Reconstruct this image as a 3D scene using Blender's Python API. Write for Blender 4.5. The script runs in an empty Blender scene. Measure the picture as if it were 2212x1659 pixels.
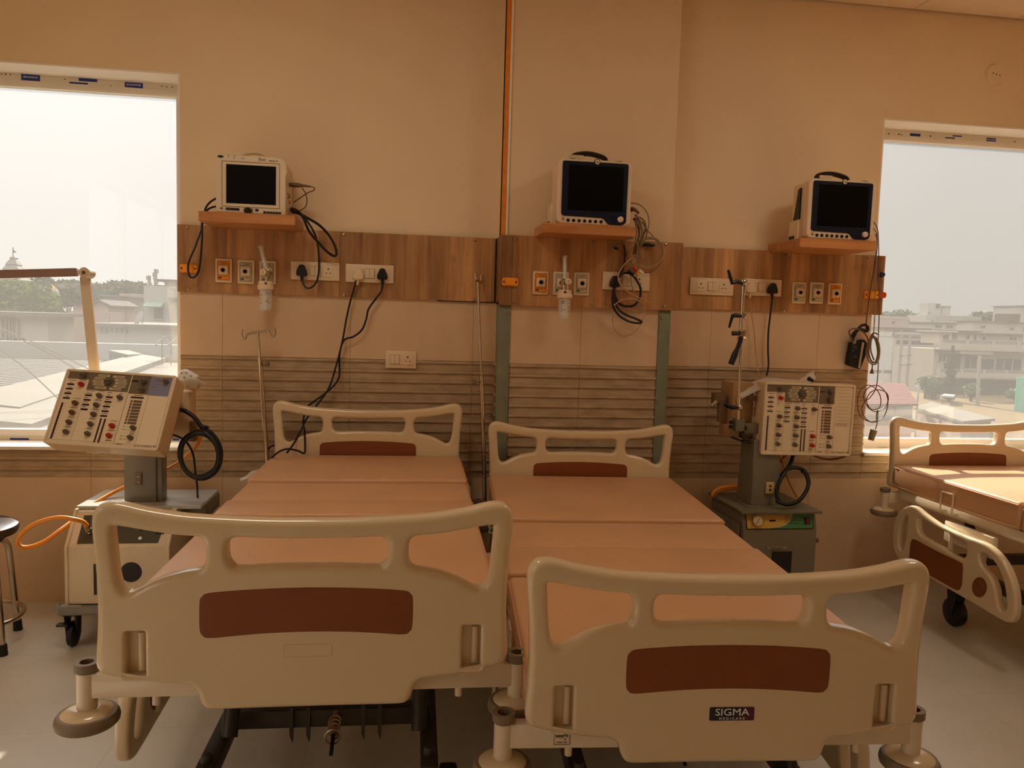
import bpy, bmesh, math, random
from mathutils import Vector, Matrix
random.seed(7)
SC = bpy.context.scene
COL = SC.collection
PI = math.pi
# ------------------------------------------------------------------ camera
W_PX, H_PX, F_PX = 2212, 1659, 1662.0
YAW, PITCH, ROLL = 0.14009, 0.08069, 0.029917
EYE = Vector((0, -3.85, 1.399))
FWD = Vector((math.sin(YAW) * math.cos(PITCH), math.cos(YAW) * math.cos(PITCH), -math.sin(PITCH)))
_r = Vector((math.cos(YAW), -math.sin(YAW), 0))
_u = _r.cross(FWD)
RT = _r * math.cos(ROLL) + _u * math.sin(ROLL)
UP = _u * math.cos(ROLL) - _r * math.sin(ROLL)


def P(u, v, y=None, z=None, x=None):
    """The point of the place that is seen at photo position (u, v) and lies at depth y (or height z, or side x)."""
    d = FWD + RT * ((u - W_PX / 2) / F_PX) - UP * ((v - H_PX / 2) / F_PX)
    t = (y - EYE.y) / d.y if y is not None else (z - EYE.z) / d.z if z is not None else (x - EYE.x) / d.x
    return EYE + d * t


# ------------------------------------------------------------------ materials
def lin(c):
    return tuple(((x / 255) / 12.92 if x / 255 <= 0.04045 else ((x / 255 + 0.055) / 1.055) ** 2.4) for x in c)


class NT:
    def __init__(s, name):
        s.m = bpy.data.materials.new(name)
        s.m.use_nodes = True
        s.t = s.m.node_tree
        s.b = s.t.nodes['Principled BSDF']
        s.out = s.t.nodes['Material Output']

    def n(s, kind, **k):
        x = s.t.nodes.new(kind)
        for a, b in k.items():
            setattr(x, a, b)
        return x

    def l(s, a, b):
        s.t.links.new(a, b)

    def geo(s):
        return s.n('ShaderNodeNewGeometry').outputs['Position']

    def noise(s, vec, scale, detail=2.0, rough=0.5):
        x = s.n('ShaderNodeTexNoise')
        x.inputs['Scale'].default_value = scale
        x.inputs['Detail'].default_value = detail
        x.inputs['Roughness'].default_value = rough
        if vec is not None:
            s.l(vec, x.inputs['Vector'])
        return x.outputs['Fac']

    def scale(s, vec, sx, sy, sz):
        x = s.n('ShaderNodeVectorMath', operation='MULTIPLY')
        s.l(vec, x.inputs[0])
        x.inputs[1].default_value = (sx, sy, sz)
        return x.outputs[0]

    def ramp(s, fac, stops):
        x = s.n('ShaderNodeValToRGB')
        e = x.color_ramp.elements
        while len(e) < len(stops):
            e.new(0.5)
        for q, (p, c) in zip(e, stops):
            q.position = p
            q.color = (*c[:3], 1)
        s.l(fac, x.inputs[0])
        return x.outputs[0]

    def mix(s, fac, a, b, mode='MIX'):
        x = s.n('ShaderNodeMix', data_type='RGBA', blend_type=mode)
        for sock, val in ((x.inputs[0], fac), (x.inputs[6], a), (x.inputs[7], b)):
            if isinstance(val, (int, float)):
                sock.default_value = val
            elif isinstance(val, tuple):
                sock.default_value = (*val[:3], 1)
            else:
                s.l(val, sock)
        return x.outputs[2]

    def math(s, op, a, b=0.0):
        x = s.n('ShaderNodeMath', operation=op)
        for sock, val in ((x.inputs[0], a), (x.inputs[1], b)):
            if isinstance(val, (int, float)):
                sock.default_value = val
            else:
                s.l(val, sock)
        return x.outputs[0]

    def bump(s, h, strength=0.3, dist=0.01):
        x = s.n('ShaderNodeBump')
        x.inputs['Strength'].default_value = strength
        x.inputs['Distance'].default_value = dist
        s.l(h, x.inputs['Height'])
        s.l(x.outputs[0], s.b.inputs['Normal'])


def mat(name, rgb, rough=0.5, metal=0.0, var=0.06, vscale=6.0, bump=0.0, bscale=200.0, spec=None, coat=0.0):
    t = NT(name)
    c = lin(rgb)
    if var:
        f = t.noise(t.geo(), vscale, 3)
        lo = tuple(x * (1 - var) for x in c)
        hi = tuple(min(1, x * (1 + var)) for x in c)
        t.l(t.ramp(f, [(0.3, lo), (0.7, hi)]), t.b.inputs['Base Color'])
    else:
        t.b.inputs['Base Color'].default_value = (*c, 1)
    t.b.inputs['Roughness'].default_value = rough
    t.b.inputs['Metallic'].default_value = metal
    if spec is not None:
        t.b.inputs['Specular IOR Level'].default_value = spec
    if coat:
        t.b.inputs['Coat Weight'].default_value = coat
    if bump:
        t.bump(t.noise(t.geo(), bscale, 3), bump, 0.002)
    return t.m


def wood_mat(name, dark, light, plank, axis='x', seed=0.0):
    """laminate of upright boards with their own tints, long grain and a few knots"""
    t = NT(name)
    pos = t.geo()
    sep = t.n('ShaderNodeSeparateXYZ')
    t.l(pos, sep.inputs[0])
    a = t.math('ADD', t.math('MULTIPLY', sep.outputs['X' if axis == 'x' else 'Z'], 1 / plank), seed)
    idn = t.math('FLOOR', a)
    wn = t.n('ShaderNodeTexWhiteNoise', noise_dimensions='1D')
    t.l(idn, wn.inputs['W'])
    g = t.scale(pos, 15, 15, 1.3) if axis == 'x' else t.scale(pos, 1.3, 15, 15)
    off = t.n('ShaderNodeVectorMath', operation='ADD')
    t.l(g, off.inputs[0])
    t.l(wn.outputs['Color'], off.inputs[1])
    n1 = t.noise(off.outputs[0], 1.2, 6, 0.62)
    n2 = t.noise(t.scale(pos, 7, 7, 2.6) if axis == 'x' else t.scale(pos, 2.6, 7, 7), 1.5, 3)
    streak = t.ramp(n1, [(0.28, lin(dark)), (0.66, lin(light))])
    tint = t.ramp(wn.outputs['Value'], [(0.0, (0.70, 0.66, 0.62)), (1.0, (1.16, 1.13, 1.10))])
    c1 = t.mix(1.0, streak, tint, 'MULTIPLY')
    knots = t.ramp(n2, [(0.66, (0, 0, 0)), (0.76, (1, 1, 1))])
    c2 = t.mix(t.math('MULTIPLY', knots, 0.55), c1, tuple(x * 0.45 for x in lin(dark)))
    t.l(c2, t.b.inputs['Base Color'])
    t.b.inputs['Roughness'].default_value = 0.42
    t.bump(n1, 0.05, 0.002)
    return t.m


# ------------------------------------------------------------------ mesh builder
class MB:
    def __init__(s):
        s.bm = bmesh.new()

    def box(s, c, d, rot=None, bev=0.0, seg=2):
        r = bmesh.ops.create_cube(s.bm, size=1.0)
        vs = r['verts']
        bmesh.ops.scale(s.bm, vec=Vector(d), verts=vs)
        if bev:
            es = list({e for v in vs for e in v.link_edges})
            rb = bmesh.ops.bevel(s.bm, geom=es, offset=min(bev, min(d) * 0.48), segments=seg, affect='EDGES', profile=0.5)
            vs = list({v for f in rb['faces'] for v in f.verts} | {v for v in vs if v.is_valid})
            vs = s._island(vs[0])
        if rot is not None:
            bmesh.ops.rotate(s.bm, cent=(0, 0, 0), matrix=rot, verts=vs)
        bmesh.ops.translate(s.bm, vec=Vector(c), verts=vs)
        return s

    def _island(s, v0):
        seen, st = {v0}, [v0]
        while st:
            v = st.pop()
            for e in v.link_edges:
                w = e.other_vert(v)
                if w not in seen:
                    seen.add(w)
                    st.append(w)
        return list(seen)

    def cyl(s, p0, p1, r0, r1=None, n=20, caps=True):
        p0, p1 = Vector(p0), Vector(p1)
        d = p1 - p0
        r = bmesh.ops.create_cone(s.bm, cap_ends=caps, cap_tris=False, segments=n, radius1=r0, radius2=r0 if r1 is None else r1, depth=d.length)
        q = d.to_track_quat('Z', 'Y').to_matrix()
        bmesh.ops.rotate(s.bm, cent=(0, 0, 0), matrix=q, verts=r['verts'])
        bmesh.ops.translate(s.bm, vec=(p0 + p1) / 2, verts=r['verts'])
        return s

    def ball(s, c, r, sc=(1, 1, 1), n=16):
        q = bmesh.ops.create_uvsphere(s.bm, u_segments=n, v_segments=max(6, n // 2), radius=r)
        bmesh.ops.scale(s.bm, vec=sc, verts=q['verts'])
        bmesh.ops.translate(s.bm, vec=Vector(c), verts=q['verts'])
        return s

    def tube(s, pts, r, n=8, closed=False, flat=None):
        """a round (or, with flat=(w,h), squashed) tube along the points"""
        pts = [Vector(p) for p in pts]
        k = len(pts)
        rings = []
        up = Vector((0, 0, 1))
        for i, p in enumerate(pts):
            a = pts[(i - 1) % k] if closed or i else pts[0]
            b = pts[(i + 1) % k] if closed or i < k - 1 else pts[-1]
            t = (b - a)
            t = t.normalized() if t.length > 1e-9 else Vector((1, 0, 0))
            if i == 0:
                up = Vector((0, 0, 1)) if abs(t.z) < 0.9 else Vector((1, 0, 0))
            sd = t.cross(up)
            sd = sd.normalized() if sd.length > 1e-6 else t.orthogonal().normalized()
            up = sd.cross(t).normalized()
            rr = r[i] if isinstance(r, (list, tuple)) else r
            w, h = (rr, rr) if flat is None else flat
            rings.append([s.bm.verts.new(p + sd * (w * math.cos(2 * PI * j / n)) + up * (h * math.sin(2 * PI * j / n))) for j in range(n)])
        m = k if closed else k - 1
        for i in range(m):
            A, B = rings[i], rings[(i + 1) % k]
            for j in range(n):
                s.bm.faces.new((A[j], A[(j + 1) % n], B[(j + 1) % n], B[j]))
        if not closed:
            s.bm.faces.new(list(reversed(rings[0])))
            s.bm.faces.new(rings[-1])
        return s

    def lathe(s, prof, o=(0, 0, 0), n=28, axis='z', caps=True):
        """prof: list of (radius, height) turned about the axis through o"""
        o = Vector(o)
        rings = []
        for r, h in prof:
            ring = []
            for j in range(n):
                a = 2 * PI * j / n
                c, d = r * math.cos(a), r * math.sin(a)
                v = (c, d, h) if axis == 'z' else (c, h, d) if axis == 'y' else (h, c, d)
                ring.append(s.bm.verts.new(o + Vector(v)))
            rings.append(ring)
        for A, B in zip(rings, rings[1:]):
            for j in range(n):
                s.bm.faces.new((A[j], A[(j + 1) % n], B[(j + 1) % n], B[j]))
        if caps and prof[0][0] > 1e-6:
            s.bm.faces.new(list(reversed(rings[0])))
        if caps and prof[-1][0] > 1e-6:
            s.bm.faces.new(rings[-1])
        return s

    def prism(s, poly, a, b, axis='y'):
        """2D polygon extruded from a to b along the axis; poly in (x,z) for y, (x,y) for z, (y,z) for x"""
        def put(q, h):
            return (q[0], h, q[1]) if axis == 'y' else (q[0], q[1], h) if axis == 'z' else (h, q[0], q[1])
        A = [s.bm.verts.new(put(q, a)) for q in poly]
        B = [s.bm.verts.new(put(q, b)) for q in poly]
        k = len(poly)
        s.bm.faces.new(A)
        s.bm.faces.new(list(reversed(B)))
        for i in range(k):
            s.bm.faces.new((A[i], B[i], B[(i + 1) % k], A[(i + 1) % k]))
        return s

    def poly3(s, pts):
        s.bm.faces.new([s.bm.verts.new(Vector(p)) for p in pts])
        return s

    def hexa(s, bottom, top):
        """a solid between two rings of the same number of points"""
        A = [s.bm.verts.new(Vector(p)) for p in bottom]
        B = [s.bm.verts.new(Vector(p)) for p in top]
        k = len(A)
        s.bm.faces.new(list(reversed(A)))
        s.bm.faces.new(B)
        for i in range(k):
            s.bm.faces.new((A[i], A[(i + 1) % k], B[(i + 1) % k], B[i]))
        return s

    def obj(s, name, m, parent=None, smooth=True, angle=40, bev=0.0, mats=None):
        bmesh.ops.recalc_face_normals(s.bm, faces=s.bm.faces[:])
        me = bpy.data.meshes.new(name)
        s.bm.to_mesh(me)
        s.bm.free()
        me.materials.append(m)
        for x in mats or []:
            me.materials.append(x)
        o = bpy.data.objects.new(name, me)
        COL.objects.link(o)
        if parent is not None:
            o.parent = parent
        if smooth:
            for p in me.polygons:
                p.use_smooth = True
            me.set_sharp_from_angle(angle=math.radians(angle))
        if bev:
            b = o.modifiers.new('edge', 'BEVEL')
            b.width = bev
            b.segments = 2
            b.limit_method = 'ANGLE'
            b.angle_limit = math.radians(50)
        return o


def tag(o, label=None, cat=None, group=None, kind=None):
    if label:
        o['label'] = label
    if cat:
        o['category'] = cat
    if group:
        o['group'] = group
    if kind:
        o['kind'] = kind
    return o


def thing(name, label, cat, loc=(0, 0, 0), rz=0.0, group=None):
    o = bpy.data.objects.new(name, None)
    o.empty_display_size = 0.05
    COL.objects.link(o)
    o.location = loc
    o.rotation_euler = (0, 0, rz)
    return tag(o, label, cat, group)


def struct(mb, name, m, **k):
    o = mb.obj(name, m, **k)
    o['kind'] = 'structure'
    return o


def copy_tree(o, parent=None):
    c = o.copy()
    COL.objects.link(c)
    c.parent = parent
    for ch in list(o.children):
        copy_tree(ch, c)
    return c




def smooth_path(pts, k=8, closed=False):
    """Catmull-Rom through the points"""
    pts = [Vector(p) for p in pts]
    n = len(pts)
    out = []
    for i in range(n if closed else n - 1):
        if closed:
            a, b, c, d = pts[(i - 1) % n], pts[i], pts[(i + 1) % n], pts[(i + 2) % n]
        else:
            a, b, c, d = pts[max(i - 1, 0)], pts[i], pts[i + 1], pts[min(i + 2, n - 1)]
        for j in range(k):
            t = j / k
            out.append(0.5 * ((2 * b) + (c - a) * t + (2 * a - 5 * b + 4 * c - d) * t * t + (3 * b - a - 3 * c + d) * t ** 3))
    if not closed:
        out.append(pts[-1])
    return out


def cable_pts(pts, k=8):
    return smooth_path([P(u, v, y=y) for u, v, y in pts], k)


def curve_mesh(cu):
    o = bpy.data.objects.new('tmp', cu)
    COL.objects.link(o)
    dg = bpy.context.evaluated_depsgraph_get()
    dg.update()
    me = bpy.data.meshes.new_from_object(o.evaluated_get(dg))
    bpy.data.objects.remove(o)
    return me


def _area(p):
    return sum(x0 * y1 - x1 * y0 for (x0, y0), (x1, y1) in zip(p, p[1:] + p[:1])) / 2


def _inside(q, poly):
    x, y = q
    c = False
    for (x0, y0), (x1, y1) in zip(poly, poly[1:] + poly[:1]):
        if (y0 > y) != (y1 > y) and x < (x1 - x0) * (y - y0) / (y1 - y0) + x0:
            c = not c
    return c


def plate2d(name, outlines, m, thick=0.04, bev=0.012, parent=None, res=3, frame=None, bevs=None):
    """a moulded plate: closed outlines (the later ones are holes) in 2D, given thickness and rounded edges; lies in its local xy plane
    and is turned by frame (4x4)"""
    from mathutils.geometry import delaunay_2d_cdt
    ols = []
    for i, o in enumerate(outlines):
        q = [o[0]]
        for v in o[1:]:
            if math.hypot(v[0] - q[-1][0], v[1] - q[-1][1]) > 1e-5:
                q.append(v)
        if math.hypot(q[0][0] - q[-1][0], q[0][1] - q[-1][1]) < 1e-5:
            q.pop()
        if (_area(q) > 0) != (i == 0):
            q = q[::-1]
        ols.append(q)

    def inset(o, d):
        out = []
        n = len(o)
        for i in range(n):
            (ax, ay), (bx, by), (cx, cy) = o[i - 1], o[i], o[(i + 1) % n]
            u, v = Vector((bx - ax, by - ay)).normalized(), Vector((cx - bx, cy - by)).normalized()
            n1, n2 = Vector((-u.y, u.x)), Vector((-v.y, v.x))
            w = n1 + n2
            w = w.normalized() if w.length > 1e-6 else n1
            out.append((bx + w.x * d / max(0.5, w.dot(n1)), by + w.y * d / max(0.5, w.dot(n1))))
        return out
    bm = bmesh.new()
    caps = []
    for i, o in enumerate(ols):
        b_ = bevs[i] if bevs else bev
        rings = []
        steps = [(b_ * (1 - math.cos(PI / 2 * k / res)), thick / 2 - b_ + b_ * math.sin(PI / 2 * k / res)) for k in range(res + 1)]
        seq = [(d, -z) for d, z in reversed(steps)] + steps
        for d, z in seq:
            r_ = inset(o, d)
            rings.append([bm.verts.new((x, y, z)) for x, y in r_])
        caps.append(inset(o, b_))
        n = len(o)
        for A, B in zip(rings, rings[1:]):
            for j in range(n):
                bm.faces.new((A[j], A[(j + 1) % n], B[(j + 1) % n], B[j]))
    vs, es = [], []
    for c in caps:
        k = len(vs)
        vs += [Vector(q) for q in c]
        es += [(k + j, k + (j + 1) % len(c)) for j in range(len(c))]
    ov, oe, of = delaunay_2d_cdt(vs, es, [], 1, 1e-7)[:3]
    for z, flip in ((thick / 2, False), (-thick / 2, True)):
        cv = [bm.verts.new((v.x, v.y, z)) for v in ov]
        for f in of:
            c = (sum(ov[j].x for j in f) / len(f), sum(ov[j].y for j in f) / len(f))
            if not _inside(c, caps[0]) or any(_inside(c, h) for h in caps[1:]):
                continue
            q = [cv[j] for j in f]
            bm.faces.new(q[::-1] if flip else q)
    bmesh.ops.remove_doubles(bm, verts=bm.verts[:], dist=2e-6)
    for v in [v for v in bm.verts if not v.link_faces]:
        bm.verts.remove(v)
    bmesh.ops.recalc_face_normals(bm, faces=bm.faces[:])
    me = bpy.data.meshes.new(name)
    bm.to_mesh(me)
    bm.free()
    me.materials.append(m)
    if frame is not None:
        me.transform(frame)
        if frame.determinant() < 0:
            me.flip_normals()
    for p in me.polygons:
        p.use_smooth = True
    me.set_sharp_from_angle(angle=math.radians(50))
    o = bpy.data.objects.new(name, me)
    COL.objects.link(o)
    w = o.modifiers.new('normals', 'WEIGHTED_NORMAL')
    w.keep_sharp = True
    if parent is not None:
        o.parent = parent
    return o


# local xy -> x right, z up, facing -y
XZ = Matrix(((1, 0, 0, 0), (0, 0, -1, 0), (0, 1, 0, 0), (0, 0, 0, 1)))
# local xy -> y, z, facing -x
YZ = Matrix(((0, 0, -1, 0), (1, 0, 0, 0), (0, 1, 0, 0), (0, 0, 0, 1)))


def text(name, body, size, loc, m, parent=None, frame=XZ, depth=0.0006, align='CENTER', shear=0.0, width=1.0, bold=0.0):
    cu = bpy.data.curves.new(name, 'FONT')
    cu.body = body
    cu.size = size
    cu.extrude = depth
    cu.offset = bold
    cu.align_x = align
    cu.align_y = 'CENTER'
    cu.shear = shear
    cu.resolution_u = 3
    me = curve_mesh(cu)
    bpy.data.curves.remove(cu)
    me.name = name
    me.materials.clear()
    me.materials.append(m)
    me.transform(Matrix.Translation(Vector(loc)) @ frame @ Matrix.Diagonal((width, 1, 1, 1)))
    o = bpy.data.objects.new(name, me)
    COL.objects.link(o)
    if parent is not None:
        o.parent = parent
    return o


def rrect(x0, y0, x1, y1, r, k=5):
    r = min(r, (x1 - x0) / 2 - 1e-5, (y1 - y0) / 2 - 1e-5)
    out = []
    for cx, cy, a0 in ((x1 - r, y0 + r, -90), (x1 - r, y1 - r, 0), (x0 + r, y1 - r, 90), (x0 + r, y0 + r, 180)):
        for i in range(k + 1):
            a = math.radians(a0 + 90 * i / k)
            out.append((cx + r * math.cos(a), cy + r * math.sin(a)))
    return out


def circ(cx, cy, r, k=24, ry=None):
    return [(cx + r * math.cos(2 * PI * i / k), cy + (ry or r) * math.sin(2 * PI * i / k)) for i in range(k)]


def sm2(pts, k=4):
    return [(p.x, p.y) for p in smooth_path([(a, b, 0) for a, b in pts], k, closed=True)]


# ------------------------------------------------------------------ the materials of the place
M = {}
M['paint'] = mat('wall_paint', (236, 208, 168), 0.6, var=0.03, vscale=2.5, bump=0.05, bscale=120)
M['paint_pillar'] = mat('pillar_paint', (232, 204, 165), 0.6, var=0.03, vscale=2.5, bump=0.05, bscale=120)
M['soffit'] = mat('reveal_paint', (242, 230, 212), 0.55, var=0.02)
M['ceil'] = mat('ceiling_board', (236, 214, 184), 0.7, var=0.02)
M['ivory'] = mat('ivory_plastic', (219, 195, 156), 0.2, var=0.02, vscale=3, coat=0.4)
M['ivory_metal'] = mat('cream_painted_steel', (226, 206, 174), 0.28, var=0.03, coat=0.3)
M['brown_inlay'] = mat('brown_laminate_inlay', (130, 66, 24), 0.5, var=0.05)
M['mattress'] = mat('tan_rexine', (208, 158, 114), 0.42, var=0.05, vscale=5, bump=0.12, bscale=500)
M['plate'] = mat('white_switch_plastic', (230, 204, 168), 0.3, var=0.02)
M['plate_dark'] = mat('pin_hole_black', (18, 10, 6), 0.5, var=0)
M['label_white'] = mat('outlet_label_cream', (202, 184, 148), 0.5, var=0.03)
M['label_orange'] = mat('outlet_label_orange', (240, 148, 36), 0.45, var=0.04)
M['ink'] = mat('printed_ink', (48, 26, 14), 0.6, var=0)
M['black'] = mat('black_rubber', (10, 9, 9), 0.45, var=0)
M['black_plastic'] = mat('black_plastic', (14, 14, 18), 0.35, var=0)
M['screen'] = mat('dead_screen', (4, 4, 5), 0.3, var=0, spec=0.15)
M['navy'] = mat('navy_bezel', (16, 24, 44), 0.35, var=0, spec=0.3)
M['orange'] = mat('orange_plastic', (250, 154, 28), 0.35, var=0.05)
M['orange_hose'] = mat('orange_hose', (248, 154, 48), 0.32, var=0.04)
M['orange_pipe'] = mat('orange_painted_strip', (232, 132, 32), 0.5, var=0.12, vscale=30)
M['chrome'] = mat('chrome', (205, 190, 172), 0.16, 1.0, var=0.02)
M['steel'] = mat('screw_steel', (190, 165, 140), 0.3, 1.0, var=0.05)
M['green_steel'] = mat('grey_green_painted_steel', (122, 124, 98), 0.5, var=0.12, vscale=9)
M['grey_rubber'] = mat('grey_rubber', (128, 108, 84), 0.5, var=0.03)
M['vent_cream'] = mat('ventilator_cream', (224, 202, 168), 0.4, var=0.03)
M['vent_side'] = mat('ventilator_housing_cream', (216, 186, 144), 0.4, var=0.03)
M['vent_panel'] = mat('ventilator_face_cream', (232, 210, 176), 0.45, var=0.02)
M['vent_taupe'] = mat('ventilator_face_taupe', (112, 94, 72), 0.5, var=0.04)
M['vent_lav'] = mat('ventilator_face_lavender', (128, 124, 150), 0.5, var=0.03)
M['vent_btn'] = mat('ventilator_button_taupe', (108, 80, 54), 0.5, var=0.04)
M['knob'] = mat('grey_brown_knob', (100, 84, 68), 0.4, var=0.05)
M['knob_brown'] = mat('brown_knob', (106, 70, 48), 0.4, var=0.05)
M['knob_red'] = mat('red_knob', (178, 28, 16), 0.35, var=0.05)
M['display'] = mat('dark_display', (24, 10, 14), 0.2, var=0)
M['bar'] = mat('dark_red_bargraph', (56, 18, 10), 0.3, var=0)
M['steel_grey'] = mat('grey_painted_column', (132, 126, 114), 0.4, var=0.05)
M['olive'] = mat('olive_grey_enamel', (118, 108, 88), 0.45, var=0.06)
M['blue'] = mat('blue_sticker', (22, 44, 140), 0.4, var=0.04)
M['white_print'] = mat('white_print', (238, 236, 232), 0.5, var=0)
M['frame'] = mat('window_frame_upvc', (240, 230, 214), 0.35, var=0.02)
M['grey_cable'] = mat('grey_cable', (150, 132, 104), 0.45, var=0.04)
M['cream_cable'] = mat('cream_cable', (196, 150, 100), 0.45, var=0.04)
M['brown_cable'] = mat('brown_grey_cable', (110, 84, 58), 0.45, var=0.04)
M['dark_steel'] = mat('dark_grey_steel', (62, 54, 42), 0.42, 0.3, var=0.08)
M['grout'] = mat('tile_joint', (150, 112, 78), 0.8, var=0)
M['dark_line'] = mat('dark_gap', (40, 24, 14), 0.8, var=0)
M['wood_panel'] = wood_mat('panel_laminate', (136, 90, 52), (206, 156, 104), 0.105)
M['wood_pillar'] = wood_mat('pillar_panel_laminate', (132, 86, 50), (202, 150, 98), 0.112, seed=0.37)
M['wood_shelf'] = wood_mat('shelf_laminate', (172, 106, 54), (216, 152, 92), 0.05, axis='z')
M['foil'] = mat('clear_bag_film', (238, 226, 208), 0.22, var=0.03)
_b = M['foil'].node_tree.nodes['Principled BSDF']
_b.inputs['Alpha'].default_value = 0.55
M['clear'] = mat('clear_plastic', (250, 246, 238), 0.05, var=0)
_b = M['clear'].node_tree.nodes['Principled BSDF']
_b.inputs['Alpha'].default_value = 0.28
# ------------------------------------------------------------------ the room
XL, XR, YB, ZC, T = -2.7, 4.7, -7.2, 3.087, 0.24
W1 = (-2.3, -1.055, 0.738, 2.50)      # left window opening
W2 = (2.478, 3.75, 0.733, 2.525)      # right window opening
PX0, PX1, PY = 0.455, 1.305, -0.12    # the pillar

# floor with its joints
ft = NT('vinyl_floor')
pos = ft.geo()
sp = ft.n('ShaderNodeSeparateXYZ')
ft.l(pos, sp.inputs[0])
fy0, fy1, fx0 = P(100, 1583, z=0).y, P(100, 1414, z=0).y, P(222, 1638, z=0).x
fs = abs(fy1 - fy0)


def joint(axis, o, s, w=0.0035):
    a = ft.math('FRACT', ft.math('ADD', ft.math('DIVIDE', ft.math('SUBTRACT', sp.outputs[axis], o), s), 50.0))
    return ft.math('LESS_THAN', a, w / s)


jm = ft.math('MAXIMUM', joint('Y', fy0, fs), joint('X', fx0, fs * 1.0))
fn = ft.noise(pos, 3.0, 4)
fc = ft.ramp(fn, [(0.3, lin((198, 188, 170))), (0.7, lin((210, 200, 182)))])
ft.l(ft.mix(ft.math('MULTIPLY', jm, 0.16), fc, lin((90, 72, 54))), ft.b.inputs['Base Color'])
ft.b.inputs['Roughness'].default_value = 0.38
ft.bump(ft.noise(pos, 60, 3), 0.04, 0.002)
struct(MB().box(((XL + XR) / 2, YB / 2 + T / 2, -0.05), (XR - XL + 0.4, -YB + T + 0.2, 0.1)), 'floor', ft.m, smooth=False)
# ceiling of boards with shadow gaps
mb = MB()
xs = [XL - 0.1] + [2.60 + 0.6 * k for k in range(-8, 4)] + [XR + 0.1]
ys = [-0.012 - 0.6 * k for k in range(0, 12)] + [YB - 0.1]
for i in range(len(xs) - 1):
    for j in range(len(ys) - 1):
        mb.box(((xs[i] + xs[i + 1]) / 2, (ys[j] + ys[j + 1]) / 2, ZC + 0.006), (xs[i + 1] - xs[i] - 0.005, ys[j] - ys[j + 1] - 0.005, 0.012))
struct(mb, 'ceiling', M['ceil'], smooth=False)
struct(MB().box(((XL + XR) / 2, YB / 2 + 0.1, ZC + 0.07), (XR - XL + 0.6, -YB + 0.7, 0.1)), 'ceiling_slab', M['dark_line'], smooth=False)


def wall_with_holes(mb, x0, x1, z0, z1, y0, y1, holes):
    """a wall slab along x with rectangular openings"""
    cx = x0
    for a, b, c, d in holes:
        mb.box(((cx + a) / 2, (y0 + y1) / 2, (z0 + z1) / 2), (a - cx, y1 - y0, z1 - z0))
        mb.box(((a + b) / 2, (y0 + y1) / 2, (z0 + c) / 2), (b - a, y1 - y0, c - z0))
        mb.box(((a + b) / 2, (y0 + y1) / 2, (d + z1) / 2), (b - a, y1 - y0, z1 - d))
        cx = b
    mb.box(((cx + x1) / 2, (y0 + y1) / 2, (z0 + z1) / 2), (x1 - cx, y1 - y0, z1 - z0))


mb = MB()
wall_with_holes(mb, XL - T, XR + T, 0, ZC + 0.1, 0, T, [W1, W2])
struct(mb, 'wall_front', M['paint'], smooth=False)
mb = MB()
wall_with_holes(mb, XL - T, XR + T, 0, ZC + 0.1, YB - T, YB, [])
struct(mb, 'wall_back', M['paint'], smooth=False)
mb = MB()
for y0_, y1_, z0_, z1_ in ((-2.9, 0.0, 0, ZC + 0.05), (YB, -6.6, 0, ZC + 0.05), (-6.6, -2.9, 0, 0.8), (-6.6, -2.9, 2.6, ZC + 0.05)):
    mb.box((XL - T / 2, (y0_ + y1_) / 2, (z0_ + z1_) / 2), (T, y1_ - y0_, z1_ - z0_))
struct(mb, 'wall_left', M['paint'], smooth=False)
struct(MB().box((XR + T / 2, YB / 2, ZC / 2), (T, -YB, ZC + 0.1)), 'wall_right', M['paint'], smooth=False)
struct(MB().box(((PX0 + PX1) / 2, PY / 2 + 0.02, ZC / 2), (PX1 - PX0, -PY + 0.04, ZC)), 'wall_pillar', M['paint_pillar'], smooth=False)

# large glazed tiles: below the dado and between dado and wood panel
Z_D0, Z_D1, Z_P0, Z_P1 = 0.604, 1.195, 1.494, 1.807
tl = NT('wall_tile_cream')
tl.l(tl.ramp(tl.noise(tl.geo(), 4, 3), [(0.3, lin((212, 180, 144))), (0.7, lin((222, 190, 154)))]), tl.b.inputs['Base Color'])
tl.b.inputs['Roughness'].default_value = 0.3
M['tile'] = tl.m
TX = [-2.68, -2.063, -1.463, -0.863, -0.263, 0.337]
mb = MB()


def tiles(mb, x0, x1, z0, z1, y, cuts, t=0.008, g=0.0012):
    c = [x0] + [q for q in cuts if x0 + 0.02 < q < x1 - 0.02] + [x1]
    for a, b in zip(c, c[1:]):
        mb.box(((a + b) / 2, y - t / 2, (z0 + z1) / 2), (b - a - g, t, z1 - z0 - g))


cutsL = [-2.063, -1.463, -0.863, -0.263, 0.337]
cutsR = [1.58, 2.18, 2.78, 3.38, 3.98]
tiles(mb, XL, PX0, 0, Z_D0, 0, cutsL)
tiles(mb, W1[1], PX0, Z_D1, 1.60, 0, cutsL)
tiles(mb, PX1, XR, 0, Z_D0, 0, cutsR)
tiles(mb, PX1, W2[0], Z_D1, 1.60, 0, cutsR)
tiles(mb, PX0 + 0.05, PX1 - 0.05, 0, Z_D0, PY, [0.86])
tiles(mb, PX0 + 0.05, PX1 - 0.05, Z_D1, 1.60, PY, [0.86])
mb.box((PX0 - 0.004, PY / 2, Z_D0 / 2), (0.008, -PY, Z_D0))
mb.box((PX0 - 0.004, PY / 2, (Z_D1 + 1.6) / 2), (0.008, -PY, 1.6 - Z_D1))
struct(mb, 'trim_1', M['tile'], smooth=False)

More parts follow.
